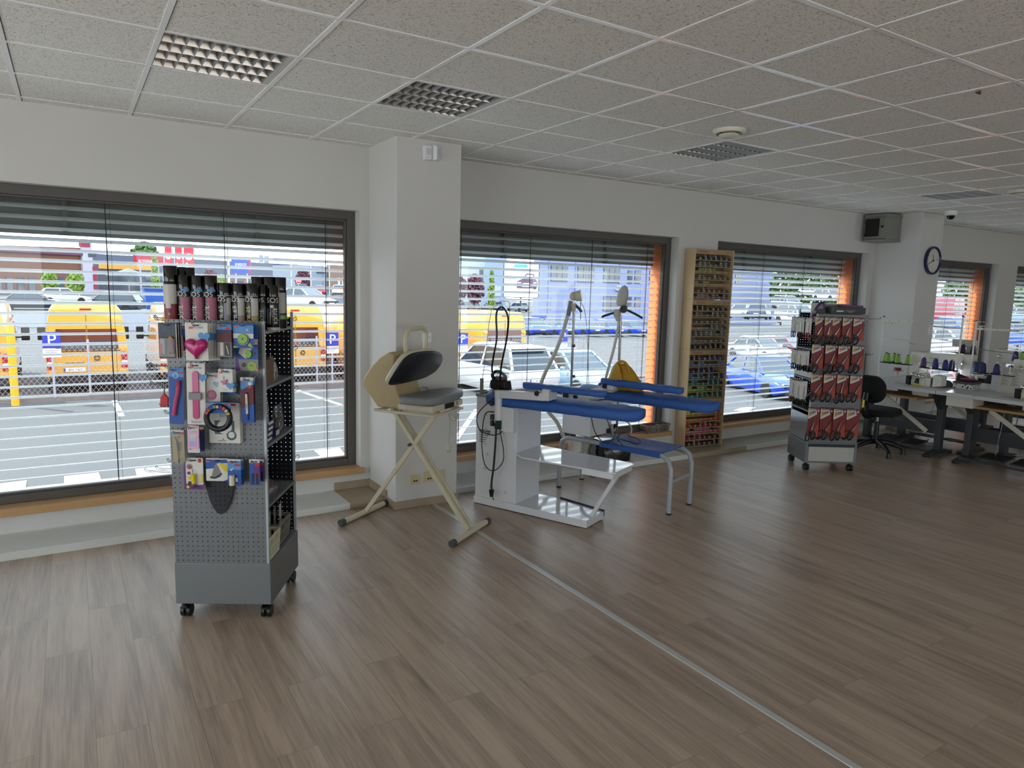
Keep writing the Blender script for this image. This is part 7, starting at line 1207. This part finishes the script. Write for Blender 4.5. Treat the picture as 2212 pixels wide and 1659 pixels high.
# ---- chairs
def swivel(label, x, y, rz):
    t = thing('office_chair', label, 'chair', (x, y, 0), rz); m_f = mat('black upholstery','#0F1012',.85,nz=.1,ns=60,bump=.2); b = MB(m_f)   # front faces local +x
    rings = [[(.0+xx*k, yy*k, z) for xx, yy in rrect(.42,.44,.16,5)] for z, k in ((.44,.85),(.455,1.),(.485,1.02),(.51,.97),(.518,.8))]; b.loft(rings).build('seat', t, smooth=50)
    c = Vector((-.24,0,.74)); b = MB(m_f); b.loft([[(c.x+dx-.12*zz*0-.1*(z_), yy*k, c.z+z_*k) for yy, z_ in rrect(.36,.30,.13,5)] for dx, k, zz in ((-.03,.88,0),(-.01,1.,0),(.02,1.,0),(.035,.85,0))]); b.build('backrest', t, smooth=50)
    b = MB(m_bl); b.tube(cat([(-.10,0,.44),(-.24,0,.44),(-.31,0,.50),(-.30,0,.60),(-.28,0,.70)],5), .032, n=10); b.build('back_support', t, smooth=60); b = MB(m_ped); b.lathe([(.036 if k%2 else .042, .01*k) for k in range(16)], o=(-.30,0,.47), n=14); b.build('bellows', t)
    b = MB(m_bl); b.cyl((-.30,-.09,.62),(-.30,-.03,.62),.012,n=8); b.lathe([(.03,0),(.03,.03)],o=(-.12,0,.39),n=12); b.bar((.02,-.05,.43),(.12,-.22,.40),.018,.012); b.build('adjusters', t)
    b = MB(m_steel); b.cyl((0,0,.36),(0,0,.44),.016,n=12); b.build('gas_rod', t, smooth=40); b = MB(m_bl); b.cyl((0,0,.12),(0,0,.36),.03,.026,n=14); b.bx(-.1,.1,-.07,.07,.42,.445); b.build('column', t, smooth=40)
    for k in range(5):
        a = 2*math.pi*k/5+.35; d = Vector((math.cos(a), math.sin(a), 0)); b = MB(m_bl); b.tube(cat([d*.02+Z3*.13, d*.12+Z3*.125, d*.24+Z3*.09, d*.29+Z3*.06],4), [.03]*4+[.026]*4+[.02]*4+[.016], n=8); b.cyl(d*.29+Z3*0, d*.29+Z3*.06, .026, .02, n=12); b.build('base_leg', t, smooth=50)
    return t
swivel('black swivel chair between scissors stand and sewing table', 7.62, 4.36, .05); swivel('black swivel chair half hidden behind the front sewing tables', 9.72, 3.98, .2)
# loose cables on the floor
R = random.Random(4)
for k, (x, y, lab, n_) in enumerate(((7.95, 5.02, 'tangle of pale cables on the duct behind the black chair', 16), (8.75, 4.3, 'tangle of pale cables under the back row table', 12), (8.9, 3.4, 'tangle of grey cables under the right back row table', 12))):
    o = MB(mat('pale cable','#B9B6AC',.5)).tube(cat([(R.uniform(-.28,.28), R.uniform(-.14,.14), .008+.02*R.random()) for _ in range(n_)], 6), .0055, n=6).build('cable_tangle', None, smooth=60); o.location = (x, y, .0); tag(o, lab, 'cable')
# ================================================================ LIGHT AND CAMERA
sc = bpy.context.scene
w = bpy.data.worlds.new('sky'); sc.world = w; w.use_nodes = True; nt = w.node_tree; nt.nodes.clear(); L = nt.links.new
tc = nd(nt, 'ShaderNodeTexCoord'); sx = nd(nt, 'ShaderNodeSeparateXYZ'); L(tc.outputs['Generated'], sx.inputs[0])
r = nd(nt, 'ShaderNodeValToRGB'); e = r.color_ramp.elements
e[0].position = .0; e[0].color = (.95, .96, 1., 1); e[1].position = .8; e[1].color = (.62, .76, .98, 1); k = e.new(.22); k.color = (.86, .93, 1., 1)
L(sx.outputs[2], r.inputs[0]); bg = nd(nt, 'ShaderNodeBackground', i_Strength=SKY); L(r.outputs[0], bg.inputs[0]); o = nd(nt, 'ShaderNodeOutputWorld'); L(bg.outputs[0], o.inputs[0])
sun = bpy.data.lights.new('sun', 'SUN'); sun.energy = SUN; sun.angle = .0093; sun.color = (1., .95, .86)
so = bpy.data.objects.new('sun', sun); COL.objects.link(so); so.location = (-12, 20, 22); so.rotation_euler = Vector((.424, -.511, -.748)).to_track_quat('-Z', 'Y').to_euler()
def portal(loc, d, sx_, sy_):
    l = bpy.data.lights.new('daylight_portal', 'AREA'); l.shape = 'RECTANGLE'; l.size = sx_; l.size_y = sy_; l.energy = 1.; l.cycles.is_portal = True
    q = bpy.data.objects.new('daylight_portal', l); COL.objects.link(q); q.location = loc; q.rotation_euler = Vector(d).to_track_quat('-Z', 'Z').to_euler()
for a, c in WIN: portal(((a+c)/2, OY+.06, 1.15), (0, -1, 0), c-a, 2.0)
for a, c in RW: portal(((a+c)/2, Y0R-.22, 1.45), (0, 1, 0), c-a, 1.9)
portal((X0R-.22, sum(LW)/2, 1.3), (1, 0, 0), LW[1]-LW[0], 2.45)
cam = bpy.data.cameras.new('camera'); cam.sensor_fit = 'HORIZONTAL'; cam.sensor_width = 36.; cam.lens = 36.*FPX/2212; cam.clip_end = 400; cam.clip_start = .05
co = bpy.data.objects.new('camera', cam); COL.objects.link(co)
co.matrix_world = Matrix(((CR.x, CU.x, -CF.x, 0), (CR.y, CU.y, -CF.y, 0), (CR.z, CU.z, -CF.z, HC), (0, 0, 0, 1)))
sc.camera = co
sc.view_settings.view_transform = 'Standard'; sc.view_settings.look = 'None'; sc.view_settings.gamma = 1.; sc.view_settings.use_curve_mapping = False; sc.view_settings.exposure = EXPO
cy = sc.cycles; cy.use_denoising = True; cy.max_bounces = 9; cy.diffuse_bounces = 5; cy.glossy_bounces = 3; cy.transmission_bounces = 4; cy.transparent_max_bounces = 14
cy.caustics_reflective = False; cy.caustics_refractive = False; cy.sample_clamp_indirect = 6.; cy.use_adaptive_sampling = True; cy.adaptive_threshold = .015
